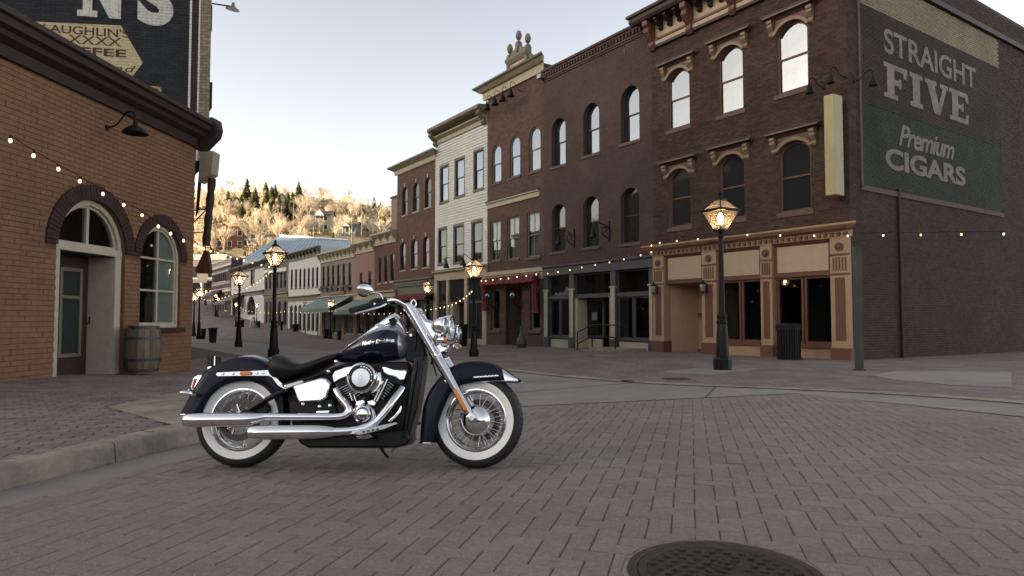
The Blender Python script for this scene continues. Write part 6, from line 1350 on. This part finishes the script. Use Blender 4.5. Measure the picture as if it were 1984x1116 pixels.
bpart(MB().lathe([(.100, .045), (.104, .052), (.100, .060), (.092, .064), (.080, .078), (.055, .092), (.025, .099), (.001, .100)], (0, 0, 0), (0, -1, 0), 48, cap=False), 'hub_cover', 'chrome', fw, 60)
bpart(MB().lathe([(.001, .085), (.055, .085), (.06, .08), (.062, .07)], (0, 0, 0), (0, -1, 0), 32), 'hub_cover', 'brushed', rw, 40)
# ---- fenders
def fender(name, m, st, w, l=Vector((0, 1, 0)), crown=.0):
    rings = []
    for (ou, ov), (iu, iv) in st:
        c = X(ou, ov, 0); i = X(iu, iv, -w)+l*w; i.y = c.y if l.y == 1 else i.y; v = c-i; L = v.length; r = v.normalized()
        pr = [(1, L), (1.0, L*.72), (1.0, min(.075, L*.5)), (.965, min(.045, L*.34)), (.86, min(.024, L*.2)), (.66, .010), (.34, .002), (0, 0)]
        rings.append([c-l*(w*k)-r*t for k, t in pr]+[c+l*(w*k)-r*t for k, t in reversed(pr[:-1])])
    S = len(rings[0]); cols = [smooth_pts([rg[k] for rg in rings], 4) for k in range(S)]
    mb = MB(); mb.loft([[cols[k][j] for k in range(S)] for j in range(len(cols[0]))], False)
    o = bpart(mb, name, m, None, 60); md = o.modifiers.new('solid', 'SOLIDIFY'); md.thickness = .004; md.offset = -1; return o, cols
RF = [((354, 804), (382, 804)), ((365, 786), (397, 784)), ((378, 760), (406, 768)), ((388, 743), (420, 755)), ((402, 722), (438, 745)), ((420, 709), (455, 740)), ((442, 699), (472, 738)), ((462, 693), (487, 738)), ((480, 691), (500, 739)), ((496, 692), (514, 743)), ((512, 697), (525, 753)), ((530, 708), (534, 766)), ((546, 728), (540, 782)), ((556, 752), (543, 800)), ((560, 780), (545, 812)), ((561, 806), (546, 824))]
rf, rcols = fender('rear_fender', 'fender_navy', RF, .105)
WB = .088
FFp = [((816, 858), (839, 858)), ((817, 838), (845, 838)), ((819, 812), (851, 815)), ((823, 786), (860, 790)), ((832, 762), (869, 770)), ((845, 742), (880, 753)), ((860, 724), (893, 746)), ((876, 711), (905, 743)), ((895, 703), (920, 741)), ((916, 699), (935, 740)), ((938, 700), (950, 739)), ((958, 705), (963, 738)), ((976, 714), (978, 738)), ((991, 725), (992, 738)), ((1006, 735), (1004, 738))]
ff, fcols = fender('front_fender', 'fender_navy', FFp, WB, SL_)
# fender trim: chrome edge beads and front tip, rear chrome hem
def edge_bead(cols, idx, j0, j1, r, parent, name='edge_trim', m='chrome', off=0): bpart(MB().tube([cols[idx][j]+Vector((0, -.002, off)) for j in range(j0, j1)], r, 6), name, m, parent, 60)
n_f = len(fcols[0]); edge_bead(fcols, 0, 32, n_f, .0042, ff); edge_bead(fcols, -1, 32, n_f, .0042, ff)
mb = MB(); mb.loft([[fcols[k][j]+Vector((0, 0, .003)) for k in range(len(fcols))] for j in range(n_f-9, n_f)], False); bpart(mb, 'fender_tip', 'chrome', ff, 60)
mb = MB(); rg = [c[0] for c in fcols]; mb.tube(rg, .005, 6); bpart(mb, 'hem', 'chrome', ff, 60)
mb = MB(); rg = [c[0] for c in rcols]; mb.tube(rg, .007, 6); bpart(mb, 'hem', 'chrome', rf, 60)
# silver strip on the rear fender crown stands in for sky sheen
bpart(MB().tube([X(u, v, 0)+Vector((0, 0, .002)) for u, v in ((462, 693), (480, 691), (496, 692), (512, 697), (524, 704))], [.004, .009, .012, .012, .006], 8), 'crown_sheen', 'paint_silver', rf, 60)
em = MB(); a, b = X(918, 731.5, -.088-.006), X(966, 728.5, -.088-.006); a.y -= .02; b.y -= .035
em = MB().beam(a, b, .004, .005)
for k in range(7): em.ball(a.lerp(b, (k+.5)/7), .009, 8, 5, (1.1, .5, .9))
bpart(em, 'emblem', 'chrome', ff, 50)
for u, v in ((852, 752), (862, 764), (892, 726), (902, 727)):
    p = X(u, v, -.088); p.y -= .006; bpart(MB().ball(p, .006, 8, 5), 'rivet', 'paint_navy', ff, 60)
# ---- rear fender strut, side marker, tail pieces
st_ = poly(((417.5, 726), (420, 721.5), (470, 719), (523, 716.5), (528, 719), (536, 732), (548, 744), (553, 750), (550, 754), (538, 747), (527, 732), (520, 728.5), (470, 728.5), (421, 729.5)), -.116, -.106, 'fender_strut', 'brushed', rf, .003)
poly(((463, 723.5), (466, 719.5), (484, 719), (488, 722.5), (485, 726.5), (466, 727)), -.128, -.117, 'side_marker', 'amber', st_, .004)
for u, v in ((432, 724.5), (452, 724), (498, 723), (510, 722.5)): p = X(u, v, -.117); bpart(MB().lathe([(.0085, 0), (.0085, .005), (.004, .007), (.004, .004), (.001, .004)], p, (0, -1, 0), 10), 'bolt', 'chrome', st_, 40)
tl = poly(((376, 752), (381, 733), (390, 727.5), (402, 726.5), (397, 736), (386, 753), (381, 760)), -.06, .06, 'tail_light', 'chrome', None, .008, 0); poly(((379, 752), (383, 736), (391, 734), (388, 742), (382, 756)), -.063, .063, 'tail_lens', 'red_lens', tl, .004, 0)
sg = path(((350, 761.5, -.20), (356, 761, -.20), (366, 762, -.19), (378, 764, -.15), (386, 765, -.10)), [.012, .015, .016, .013, .008], 'turn_signal', 'chrome', None, 14); p = X(350, 761.5, -.2); bpart(MB().ball(p, .0145, 12, 8, (.5, 1, 1)), 'lens', 'amber', sg, 60); path(((378, 766, -.15), (390, 768, -.06), (392, 768, .1)), .008, 'signal_bar', 'chrome', sg)
path(((388, 765, -.1), (372, 757, .22), (368, 756, .26)), [.008, .013, .012], 'turn_signal', 'chrome', None)
pl_ = poly(((402, 689), (428, 692), (428, 708), (418, 709), (413, 717), (404, 720), (401, 706)), .06, .066, 'licence_bracket', 'rubber', None, .001); poly(((415, 690), (417, 690), (416.5, 706), (424, 710), (422, 712), (414, 708)), .052, .058, 'bracket_arm', 'chrome', pl_, .002); poly(((402, 711), (408, 709), (412, 714), (409, 721), (402, 721)), .045, .065, 'bracket_foot', 'chrome', pl_, .002)
# ---- seat
def loft_body(st, name, m, k=2.6, nseg=24, parent=None, latb=0, sub=3, keep=None, grow=0):
    """st: (u_top, v_top, u_bot, v_bot, half_width); superellipse sections between traced top and bottom lines"""
    S = []
    for ut, vt, ub, vb, hw in st: a, b = X(ut, vt, 0), X(ub, vb, latb); S.append((a.x, a.z, b.x, b.z, hw))
    C = [smooth_pts([(q[i], q[i+1] if i < 4 else 0, 0) for q in S], sub) for i in (0, 2)]; Wd = smooth_pts([(q[4], 0, 0) for q in S], sub)
    rings = []
    for j in range(len(Wd)):
        t, b, hw = C[0][j], C[1][j], max(.004, Wd[j].x); R_ = []
        for i in range(nseg):
            a = 2*math.pi*i/nseg; ca, sa = math.cos(a), math.sin(a); yy = math.copysign(abs(ca)**(2/k), ca)*hw; zz = math.copysign(abs(sa)**(2/k), sa)
            f = (zz+1)/2; R_.append(Vector((b.x+(t.x-b.x)*f, yy, b.y+(t.y-b.y)*f)))
        rings.append(R_)
    return rings
seat = [(525, 707, 526, 722, .05), (531, 694, 531, 733, .12), (543, 687, 541, 740, .155), (560, 690, 560, 740, .165), (577, 700, 577, 737, .165), (597, 703, 597, 730, .155), (622, 694, 622, 718, .13), (645, 686, 645, 706, .105), (658, 684, 657, 697, .08)]
mb = MB(); mb.loft(loft_body(seat, 'seat', 'seat_vinyl', 2.4)); se = bpart(mb, 'seat', 'seat_vinyl', None, 70)
bpart(MB().tube([X(u, v, -.10)+Vector((0, -.05, 0)) for u, v in ((530, 700), (545, 713), (562, 716), (580, 715), (600, 712), (625, 702), (648, 692))], .004, 6), 'seat_seam', 'rubber', se, 60)
bpart(MB().lathe([(.011, 0), (.011, .014), (.006, .018), (.001, .018)], X(526, 697, 0), (0, 0, 1), 10), 'seat_knob', 'chrome', se, 50)
# ---- fuel tank
TK = [(655, 691, 656, 700, .03), (664, 681, 664, 703, .06), (676, 671, 676, 704, .092), (692, 660, 692, 704, .125), (712, 647, 712, 703, .155), (734, 636, 734, 702, .172), (755, 631, 755, 700, .172), (773, 636, 773, 698, .152), (786, 648, 785, 693, .115), (794, 664, 793, 680, .05)]
tr = loft_body(TK, 'tank', 'x', 2.3, 32)
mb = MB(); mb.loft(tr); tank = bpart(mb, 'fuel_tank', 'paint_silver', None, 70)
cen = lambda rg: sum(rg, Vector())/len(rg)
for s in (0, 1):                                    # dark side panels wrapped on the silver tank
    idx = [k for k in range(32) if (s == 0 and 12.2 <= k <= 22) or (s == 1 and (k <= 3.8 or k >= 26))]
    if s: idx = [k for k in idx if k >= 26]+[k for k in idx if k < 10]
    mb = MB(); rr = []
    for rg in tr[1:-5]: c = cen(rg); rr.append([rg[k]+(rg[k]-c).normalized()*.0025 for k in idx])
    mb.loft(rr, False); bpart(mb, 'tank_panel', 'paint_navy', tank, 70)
def tank_y(x, z):                                   # near-side surface of the tank
    def ry(rg):
        P = sorted(((p.z, p.y) for p in rg if p.y <= 0)); 
        for (a, b), (c, d) in zip(P, P[1:]):
            if a <= z <= c: return b+(d-b)*(z-a)/max(1e-6, c-a)
        return -.1
    rs = sorted(tr, key=lambda rg: cen(rg).x)
    for r0, r1 in zip(rs, rs[1:]):
        c0, c1 = cen(r0).x, cen(r1).x
        if c0 <= x <= c1: t = (x-c0)/(c1-c0); return ry(r0)*(1-t)+ry(r1)*t
    return -.15
tm = text_mesh('Harley-Davidson', .036, .0012, .0014, .3, 'chrome', .95); a, b = X(702, 669, -.16), X(764, 662, -.17); L = (b-a).length; xm_ = max(v.co.x for v in tm.vertices); d = (b-a); d.y = 0; d.normalize()
for v in tm.vertices:
    k = v.co.x/xm_*L; x = a.x+d.x*k-d.z*v.co.y; z = a.z+d.z*k+d.x*v.co.y; v.co = Vector((x, tank_y(x, z)-.0075+(v.co.z-.001), z))
obj('tank_script', tm, tank)
cons = [(700, 652, 702, 656, .02), (716, 640, 718, 650, .035), (733, 627, 735, 645, .045), (750, 615, 752, 642, .055), (764, 609, 766, 641, .065), (775, 612, 776, 646, .062), (784, 627, 784, 652, .05), (792, 650, 791, 660, .03)]
mb = MB(); mb.loft(loft_body(cons, 'c', 'x', 2.2, 20)); dash = bpart(mb, 'dash_console', 'chrome', tank, 70)
poly(((752, 619), (763, 614), (770, 622), (766, 631), (757, 630)), -.066, -.058, 'dash_insert', 'gloss_black', dash, .002)
bpart(MB().lathe([(.03, 0), (.034, .006), (.03, .012), (.012, .014), (.001, .014)], X(735, 633, -.07), (0, -.5, .87), 20), 'fuel_cap', 'chrome', tank, 50)
# ---- engine
poly(((646, 800), (655, 775), (690, 765), (722, 765), (752, 778), (764, 800), (760, 838), (700, 850), (650, 848)), -.10, .12, 'crankcase', 'engine_black', None, .012, -.1)
poly(((680, 800), (688, 786), (702, 781), (716, 784), (727, 796), (730, 815), (722, 830), (705, 826), (690, 820)), -.135, -.09, 'timing_case', 'brushed', None, .01, -.13)
cam_ = bpart(MB().lathe([(.062, 0), (.062, .03), (.056, .042), (.046, .046), (.044, .040), (.036, .040), (.034, .046), (.018, .048), (.001, .048)], X(703, 802.5, -.15)+Vector((0, .02, 0)), (0, -1, 0), 36), 'cam_cover', 'chrome', None, 35)
bpart(MB().lathe([(.045, 0), (.036, .0005)], X(703, 802.5, -.17)+Vector((0, -.003, 0)), (0, -1, 0), 32, cap=False), 'cover_ring', 'gloss_black', cam_, False)
for k in range(5): a_ = k*1.2566; c_ = X(703, 802.5, -.176); bpart(MB().ball(c_+Vector((.028*math.cos(a_), -.002, .028*math.sin(a_))), .004, 6, 4), 'screw', 'chrome', cam_, 60)
def cylinder(p0, p1, name):
    A, B = X(*p0, -.0), X(*p1, -.0); d = (B-A); L = d.length; d.normalize(); pr = Vector((d.z, 0, -d.x)); y = Vector((0, 1, 0))
    core = bpart(MB().loft([[A+d*t+pr*(.062*a)+y*(.075*b) for a, b in ((-1, -.6), (-.6, -1), (.6, -1), (1, -.6), (1, .6), (.6, 1), (-.6, 1), (-1, .6))] for t in (0, L)]), name, 'engine_black', None, False)
    n = 13
    for k in range(n):
        t = L*(k+.4)/n; s = .082 if k > 2 else .070
        bpart(MB().loft([[A+d*(t+e)+pr*(s*a)+y*(.098*b) for a, b in ((-1, -.65), (-.7, -1), (.7, -1), (1, -.65), (1, .65), (.7, 1), (-.7, 1), (-1, .65))] for e in (-.0025, .0025)]), 'cooling_fin', 'fin_edge' if k % 1 == 0 else 'engine_black', core, False)
    return core, A, B, d, pr
cr_, A1, B1, d1, p1 = cylinder((697, 792), (671, 738), 'rear_cylinder'); cf_, A2_, B2_, d2, p2 = cylinder((716, 792), (757, 737), 'front_cylinder')
poly(((642, 727), (648, 717), (668, 711), (682, 708), (686, 718), (680, 728), (660, 735), (648, 743), (644, 736)), -.105, .1, 'rocker_cover', 'chrome', cr_, .01, -.1)
poly(((739, 711), (745, 708), (765, 715), (789, 717), (790, 722), (785, 737), (776, 738), (766, 731), (752, 728), (742, 722)), -.105, .1, 'rocker_cover', 'chrome', cf_, .01, -.1)
poly(((648, 743), (662, 736), (684, 728), (690, 738), (668, 748), (655, 752)), -.098, .09, 'cylinder_head', 'engine_black', cr_, .006, -.098); poly(((742, 722), (766, 731), (784, 738), (780, 748), (756, 742), (738, 733)), -.098, .09, 'cylinder_head', 'engine_black', cf_, .006, -.098)
for a, b in (((683, 777), (678, 762)), ((691, 780), (686, 764)), ((725, 776), (743, 738)), ((730, 778), (751, 735))): path(((*a, -.125), (*b, -.115)), .0075, 'pushrod_tube', 'chrome', None, 10, 1)
poly(((690, 778), (705, 773), (708, 780), (696, 788), (688, 786)), -.14, -.1, 'tappet_cover', 'chrome', None, .006, -.13); poly(((711, 777), (722, 774), (730, 780), (726, 787), (714, 784)), -.14, -.1, 'tappet_cover', 'chrome', None, .006, -.13)
# air cleaner
ac = X(700.5, 732, -.21); acl = bpart(MB().lathe([(.080, -.07), (.098, -.045), (.103, -.02), (.103, .0), (.098, .016), (.088, .022), (.084, .018)], ac, (0, -1, 0), 56), 'air_cleaner', 'chrome', None, 35)
bpart(MB().lathe([(.0845, .0185), (.062, .0195)], ac, (0, -1, 0), 48, cap=False), 'badge_ring', 'gloss_black', acl, False); bpart(MB().lathe([(.062, .019), (.060, .023), (.016, .024), (.014, .020), (.009, .020), (.008, .026), (.001, .026)], ac, (0, -1, 0), 48), 'badge_disc', 'brushed', acl, 35)
for k in range(24):
    if k in (5, 11, 12, 13, 14, 15, 16, 17, 18): a_ = R(90-15*(k-11)); mb = MB(); c_ = ac+Vector((.073*math.cos(a_), -.0205, .073*math.sin(a_))); bpart(MB().beam(c_-Vector((-math.sin(a_), 0, math.cos(a_)))*.006, c_+Vector((-math.sin(a_), 0, math.cos(a_)))*.006, .002, .007), 'badge_mark', 'brushed', acl, False)
path(((706, 755, -.15), (712, 768, -.13), (704, 775, -.12)), .02, 'intake', 'engine_black', None)
poly(((730, 722), (738, 720), (740, 745), (728, 760), (718, 762), (728, 745)), -.16, -.1, 'intake_cover', 'chrome', None, .008, -.15)
# black mass between seat and engine
poly(((552, 752), (600, 737), (646, 715), (700, 702), (790, 700), (800, 735), (790, 780), (785, 840), (700, 850), (640, 852), (575, 848), (560, 800)), -.045, .10, 'frame_core', 'engine_black', None, .01, -.045)
poly(((566, 750), (575, 744), (622, 731), (633, 732.5), (641, 744), (634, 771), (622, 778), (579, 780.5), (571.5, 765)), -.155, -.045, 'side_cover', 'chrome', None, .014, -.15)
poly(((560, 778), (645, 772), (655, 800), (640, 812), (560, 810)), -.12, -.03, 'transmission_case', 'engine_black', None, .012, -.12)
for u, v in ((620, 788), (640, 786), (588, 783)): bpart(MB().lathe([(.012, 0), (.012, .012), (.006, .016), (.001, .016)], X(u, v, -.12), (0, -1, 0), 10), 'bolt', 'chrome', None, 40)
poly(((614, 796), (640, 795), (637, 801), (612, 801)), -.14, -.11, 'shift_linkage', 'chrome', None, .003, -.13)
path(((548, 746, -.12), (585, 737, -.13), (620, 726, -.13), (655, 712, -.10), (690, 703, -.06)), .013, 'frame_rail', 'gloss_black', None)
poly(((549, 751), (556, 745), (586, 736), (590, 741), (560, 752), (553, 756)), -.15, -.135, 'strut_bracket', 'satin_steel', None, .004, -.14)
for u, v in ((637, 720), (652, 701), (555, 749)): bpart(MB().lathe([(.012, 0), (.012, .01), (.006, .014), (.001, .014)], X(u, v, -.14), (0, -1, 0), 10), 'bolt', 'chrome', None, 40)
path(((560, 754, -.12), (535, 765, -.13), (505, 781, -.13), (474, 800, -.12)), [.022, .019, .018, .016], 'swingarm', 'gloss_black', None, 8)
poly(((462, 800), (475, 792), (490, 797), (486, 812), (470, 815)), -.14, -.1, 'axle_plate', 'engine_black', None, .005, -.14)
bpart(MB().lathe([(.045, 0), (.05, .02), (.04, .04), (.001, .04)], X(512, 792, -.06), (0, -1, 0), 20), 'brake_caliper', 'engine_black', None, 40)
poly(((575, 847), (590, 842), (700, 842), (792, 832), (795, 852), (788, 862), (765, 868), (600, 868), (584, 860)), -.14, .15, 'lower_frame', 'gloss_black', None, .012, -.12)
poly(((801, 690), (822, 686), (815, 744), (806, 799), (796, 833), (792, 858), (777, 860), (779, 829), (788, 778), (795, 731)), -.12, .12, 'radiator_shroud', 'gloss_black', None, .012, -.12)
path(((806, 700, -.13), (800, 740, -.135), (790, 800, -.135), (782, 850, -.13)), .014, 'down_tube', 'gloss_black', None)
poly(((786, 655), (800, 640), (814, 640), (824, 690), (806, 704), (785, 698)), -.06, .06, 'steering_neck', 'engine_black', None, .008, -.06)
bpart(MB().lathe([(.013, 0), (.013, .02), (.008, .024), (.007, .018), (.001, .018)], X(797, 650.5, -.065), (0, -1, 0), 14), 'ignition_lock', 'chrome', None, 40)
# ---- exhausts
path(((651, 756, -.13), (659, 769, -.16), (668, 780, -.18), (675, 791, -.19), (673, 801, -.195), (662, 806.5, -.20), (640, 808, -.20), (590, 808, -.205), (512, 807.5, -.21)), .0255, 'exhaust_pipe', 'chrome', None, 18, 8)
def muffler(pts, lab): return path(pts[0], pts[1], lab, 'chrome', None, 24, 4)
mf = path(((513, 808, -.21), (500, 810, -.21), (486, 811.5, -.21), (470, 812.5, -.21), (420, 813, -.212), (375, 813.5, -.214), (359, 814, -.215)), [.027, .034, .041, .0445, .0455, .0455, .038], 'muffler', 'chrome', None, 26, 4)
p = X(358.6, 814, -.215); bpart(MB().lathe([(.036, 0), (.030, .004), (.029, -.05), (.001, -.05)], p, (-1, 0, 0), 20, cap=False), 'tail_pipe_bore', 'gloss_black', mf, 40)
path(((781, 752, -.12), (771, 765, -.15), (757, 783, -.19), (742, 803, -.21), (727, 819, -.22), (708, 829, -.225), (680, 834.5, -.23), (645, 836.5, -.23)), [.024, .026, .026, .026, .026, .026, .026, .028], 'exhaust_pipe', 'chrome', None, 18, 8)
mf = path(((648, 836.5, -.23), (636, 836.5, -.23), (622, 836.5, -.23), (600, 837, -.232), (540, 837.5, -.234), (500, 838, -.236), (484, 838, -.236)), [.030, .036, .042, .0455, .0465, .0455, .038], 'muffler', 'chrome', None, 26, 4)
p = X(483.6, 838, -.236); bpart(MB().lathe([(.036, 0), (.030, .004), (.029, -.05), (.001, -.05)], p, (-1, 0, 0), 20, cap=False), 'tail_pipe_bore', 'gloss_black', mf, 40)
path(((420, 828, -.2), (424, 832, -.18), (430, 833, -.12)), .008, 'muffler_hanger', 'satin_steel', None)
# ---- footboard, pedal, stand
fb = poly(((678, 841), (700, 832), (768, 818), (772, 821), (745, 832), (700, 843)), -.30, -.20, 'footboard', 'brushed', None, .004, -.28); poly(((690, 845), (716, 841), (722, 846), (712, 850), (694, 850)), -.28, -.2, 'board_bracket', 'chrome', fb, .003, -.27)
for k in range(4): u = 702+k*9; poly(((u, 838.5-k*1.6), (u+5, 837.5-k*1.6), (u+5, 834.5-k*1.6), (u, 835.5-k*1.6)), -.302, -.298, 'rubber_insert', 'rubber', fb, 0)
poly(((752, 816), (764, 805), (774, 793), (777, 785), (779, 788), (778, 797), (769, 808), (758, 817)), -.22, -.2, 'brake_pedal', 'chrome', None, .004, -.21)
path(((738, 862, .02), (741, 872, .03), (748, 882, .04), (752, 886, .05)), [.012, .011, .010, .012], 'side_stand', 'engine_black', None); path(((764, 863, .06), (757, 880, .07), (749, 885, .06)), .006, 'stand_spring', 'satin_steel', None)
for a, b in (((792, 793), (811, 786)), ((793, 826), (813, 819))): path(((*a, .12), (*b, .26)), [.009, .012], 'foot_peg', 'engine_black', None)
# ---- fork
lt = -.105
lo_, mi, hi = X(914, 808, lt), X(846, 690, lt), X(791, 593, lt)
far_v = SL_*(.21/ SL_.length)
for k, off in enumerate((Vector((0, 0, 0)), far_v)):
    u_ = bpart(MB().tube([mi+off, mi.lerp(hi, .5)+off, hi+off], [.034, .034, .034], 24), 'fork_cover', 'chrome', None, 50)
    bpart(MB().tube([mi.lerp(lo_, -.03)+off, mi.lerp(lo_, .0)+off, mi.lerp(lo_, .02)+off], [.037, .0385, .037], 24), 'cover_ring', 'chrome', u_, 50)
    s_ = bpart(MB().tube([mi+off, mi.lerp(lo_, .3)+off, mi.lerp(lo_, .62)+off, mi.lerp(lo_, .9)+off, lo_+off], [.036, .0345, .030, .028, .026], 24), 'fork_slider', 'brushed', None, 50)
    bpart(MB().lathe([(.030, -.02), (.034, .0), (.034, .012), (.022, .016), (.014, .016), (.013, .006), (.001, .006)], lo_+off+Vector((.006, -.028 if k == 0 else .028, -.006)), -SL_ if k == 0 else SL_, 20), 'axle_boss', 'brushed', s_, 40)
    bpart(MB().ball(hi+off, .036, 14, 8, (1, 1, .6)), 'fork_cap', 'chrome', u_, 60)
    bpart(MB().lathe([(.012, 0), (.012, .02), (.001, .022)], mi.lerp(lo_, .42)+off-SF_*.03, -SL_, 10), 'fender_bolt', 'chrome', s_, 40)
a, b = mi.lerp(lo_, .55), mi.lerp(lo_, .88); q = Vector((0, -.034, 0))
rp_ = bpart(MB().beam(a+q+Vector((-.006, 0, -.004)), b+q+Vector((-.008, .005, -.004)), .012, .026), 'fork_reflector', 'amber', None, 40, .004)
for t, wd in ((.93, .05), (.05, .045)): c = mi.lerp(hi, t); bpart(MB().loft([[c+far_v*k+Vector((math.cos(a_)*.045, 0, math.sin(a_)*.018)) for a_ in [i*math.pi/5 for i in range(10)]] for k in (-.02, .25, .5, .75, 1.02)]), 'triple_clamp', 'chrome' if t > .5 else 'engine_black', None, 50)
cn = hi.lerp(mi, .42)+far_v*.5
poly(((800, 602), (818, 607), (830, 622), (846, 626), (852, 648), (846, 664), (836, 660), (818, 634)), -.075, .075, 'headlamp_nacelle', 'chrome', None, .02, 0)
# ---- lamps on the fork
def lamp(c, r, depth, name, parent=None):
    b = bpart(MB().lathe([(.004, -depth), (r*.35, -depth*.98), (r*.68, -depth*.8), (r*.9, -depth*.5), (r*1.0, -depth*.2), (r*1.04, -.012), (r*1.07, 0), (r*1.05, .012), (r*.95, .014)], c, SF_, 36, cap=False), name, 'chrome', parent, 50)
    bpart(MB().lathe([(r*.95, .004), (r*.75, -.03), (r*.3, -.055), (.003, -.058)], c, SF_, 28, cap=False), 'reflector', 'chrome', b, 60); bpart(MB().lathe([(r*.96, .010), (r*.8, .022), (r*.45, .032), (.003, .036)], c, SF_, 28, cap=False), 'lens', 'headlamp_glass', b, 60); bpart(MB().ball(c-SF_*.025, r*.16, 8, 6), 'bulb_shield', 'brushed', b, 60); return b
hc = X(874, 636, 0); lamp(hc, .088, .14, 'headlamp'); nc = X(860, 632, -.19); lamp(nc, .057, .085, 'passing_lamp'); lamp(nc+SL_*.36, .057, .085, 'passing_lamp')
bpart(MB().tube([nc+Vector((-.03, 0, -.06)), nc+SL_*.18+Vector((-.04, 0, -.095)), nc+SL_*.36+Vector((-.03, 0, -.06))], .011, 10), 'lamp_bar', 'chrome', None, 50)
bpart(MB().tube([hc+Vector((-.03, 0, -.09)), hc+Vector((-.05, 0, -.17))], [.03, .022], 12), 'lamp_stem', 'chrome', None, 50)
for off in (0, .40):
    c = X(858, 659, -.20)+SL_*off; b = bpart(MB().tube([c-SF_*.045, c-SF_*.03, c-SF_*.005, c+SF_*.012], [.006, .020, .026, .026], 16), 'turn_signal', 'chrome', None, 50); bpart(MB().ball(c+SF_*.010, .0255, 14, 8, (.75, 1, .8)), 'lens', 'amber', b, 60)
poly(((838, 676), (858, 664), (872, 670), (868, 680), (850, 688)), -.09, .09, 'lower_bracket', 'chrome', None, .008, -.05)
path(((848, 668, -.05), (856, 680, -.06), (866, 676, -.04), (874, 668, -.02)), .007, 'brake_line', 'gloss_black', None); path(((838, 700, -.02), (842, 715, -.03), (846, 728, -.03)), .005, 'brake_line', 'gloss_black', None)
path(((846, 690, .0), (862, 712, .0), (872, 724, .0)), .03, 'fork_brace', 'brushed', None)
# ---- handlebar
near = [(794, 598, -.03), (780, 589, -.10), (766, 582, -.18), (752, 582, -.26), (738, 586, -.32), (722, 590, -.36), (700, 596, -.41), (679, 602, -.46)]
NP = [X(*p) for p in near]; stem = cn.copy(); 
def mir(p): return p-SL_*(2*(p-NP[0]).dot(SL_))+SL_*.06
for k, PP in enumerate((NP, [mir(p) for p in NP])):
    hb_ = bpart(MB().tube(smooth_pts(PP[:6], 6), .0135, 14), 'handlebar', 'chrome', None, 60)
    bpart(MB().tube(smooth_pts(PP[5:], 5), [.0165]+[.0185]*8+[.0205, .0205], 14), 'grip', 'rubber', hb_, 50)
    c = PP[4].lerp(PP[5], .4); bpart(MB().loft([[c+(PP[5]-PP[4]).normalized()*t+Vector((.030*math.cos(a_), .0, .027*math.sin(a_)+.006)) for a_ in [R(22.5+45*i) for i in range(8)]] for t in (-.045, -.04, .035, .04)]), 'switch_housing', 'gloss_black', hb_, 40, .004)
    lv = [PP[4]+Vector((.035, -.01 if k == 0 else .01, -.012)), PP[5]+Vector((.05, -.02 if k == 0 else .02, -.02)), PP[6]+Vector((.045, -.02 if k == 0 else .02, -.022)), PP[7]+Vector((.03, 0, -.02))]
    bpart(MB().tube(smooth_pts(lv, 5), [.008]+[.0095]*8+[.0085]*5+[.007, .010], 8), 'lever', 'brushed', hb_, 50)
    ms = PP[4]+Vector((.01, 0, .02)); mt = (X(724, 567, -.36) if k == 0 else mir(X(724, 567, -.36))); mc = (X(708, 562, -.40) if k == 0 else mir(X(708, 562, -.40)))
    st2_ = bpart(MB().tube(smooth_pts([ms, ms.lerp(mt, .55)+Vector((.012, 0, .012)), mt, mt.lerp(mc, .5)], 6), .0065, 10), 'mirror_stem', 'chrome', hb_, 60)
    mo = obj('mirror', MB().ball((0, 0, 0), .058, 24, 14, (1, .42, .68)).mesh('mirror', 'chrome', 70), hb_); mo.location = mc; mo.rotation_euler = (R(14), R(8), R(38) if k == 0 else R(-52))
    obj('mirror_glass', MB().lathe([(.001, 0), (.050, 0)], (0, .016, 0), (0, 1, 0), 20, cap=False).mesh('mirror_glass', 'gloss_black'), mo)
poly(((786, 600), (794, 590), (800, 592), (812, 606), (806, 612), (796, 606)), -.05, .05, 'riser_clamp', 'chrome', None, .008, -.02)
path(((795, 592, .02), (797, 584, .03), (802, 581, .05), (806, 590, .06), (800, 598, .05)), .006, 'far_control', 'chrome', None)
path(((770, 596, -.06), (786, 610, -.05), (800, 628, -.06), (806, 650, -.07), (802, 680, -.07)), .007, 'cable', 'gloss_black', None); path(((752, 588, -.22), (775, 598, -.12), (792, 615, -.08), (812, 650, -.07), (822, 680, -.04)), .006, 'cable', 'gloss_black', None); path(((822, 660, .0), (836, 690, .02), (836, 706, .03)), .006, 'cable', 'gloss_black', None)
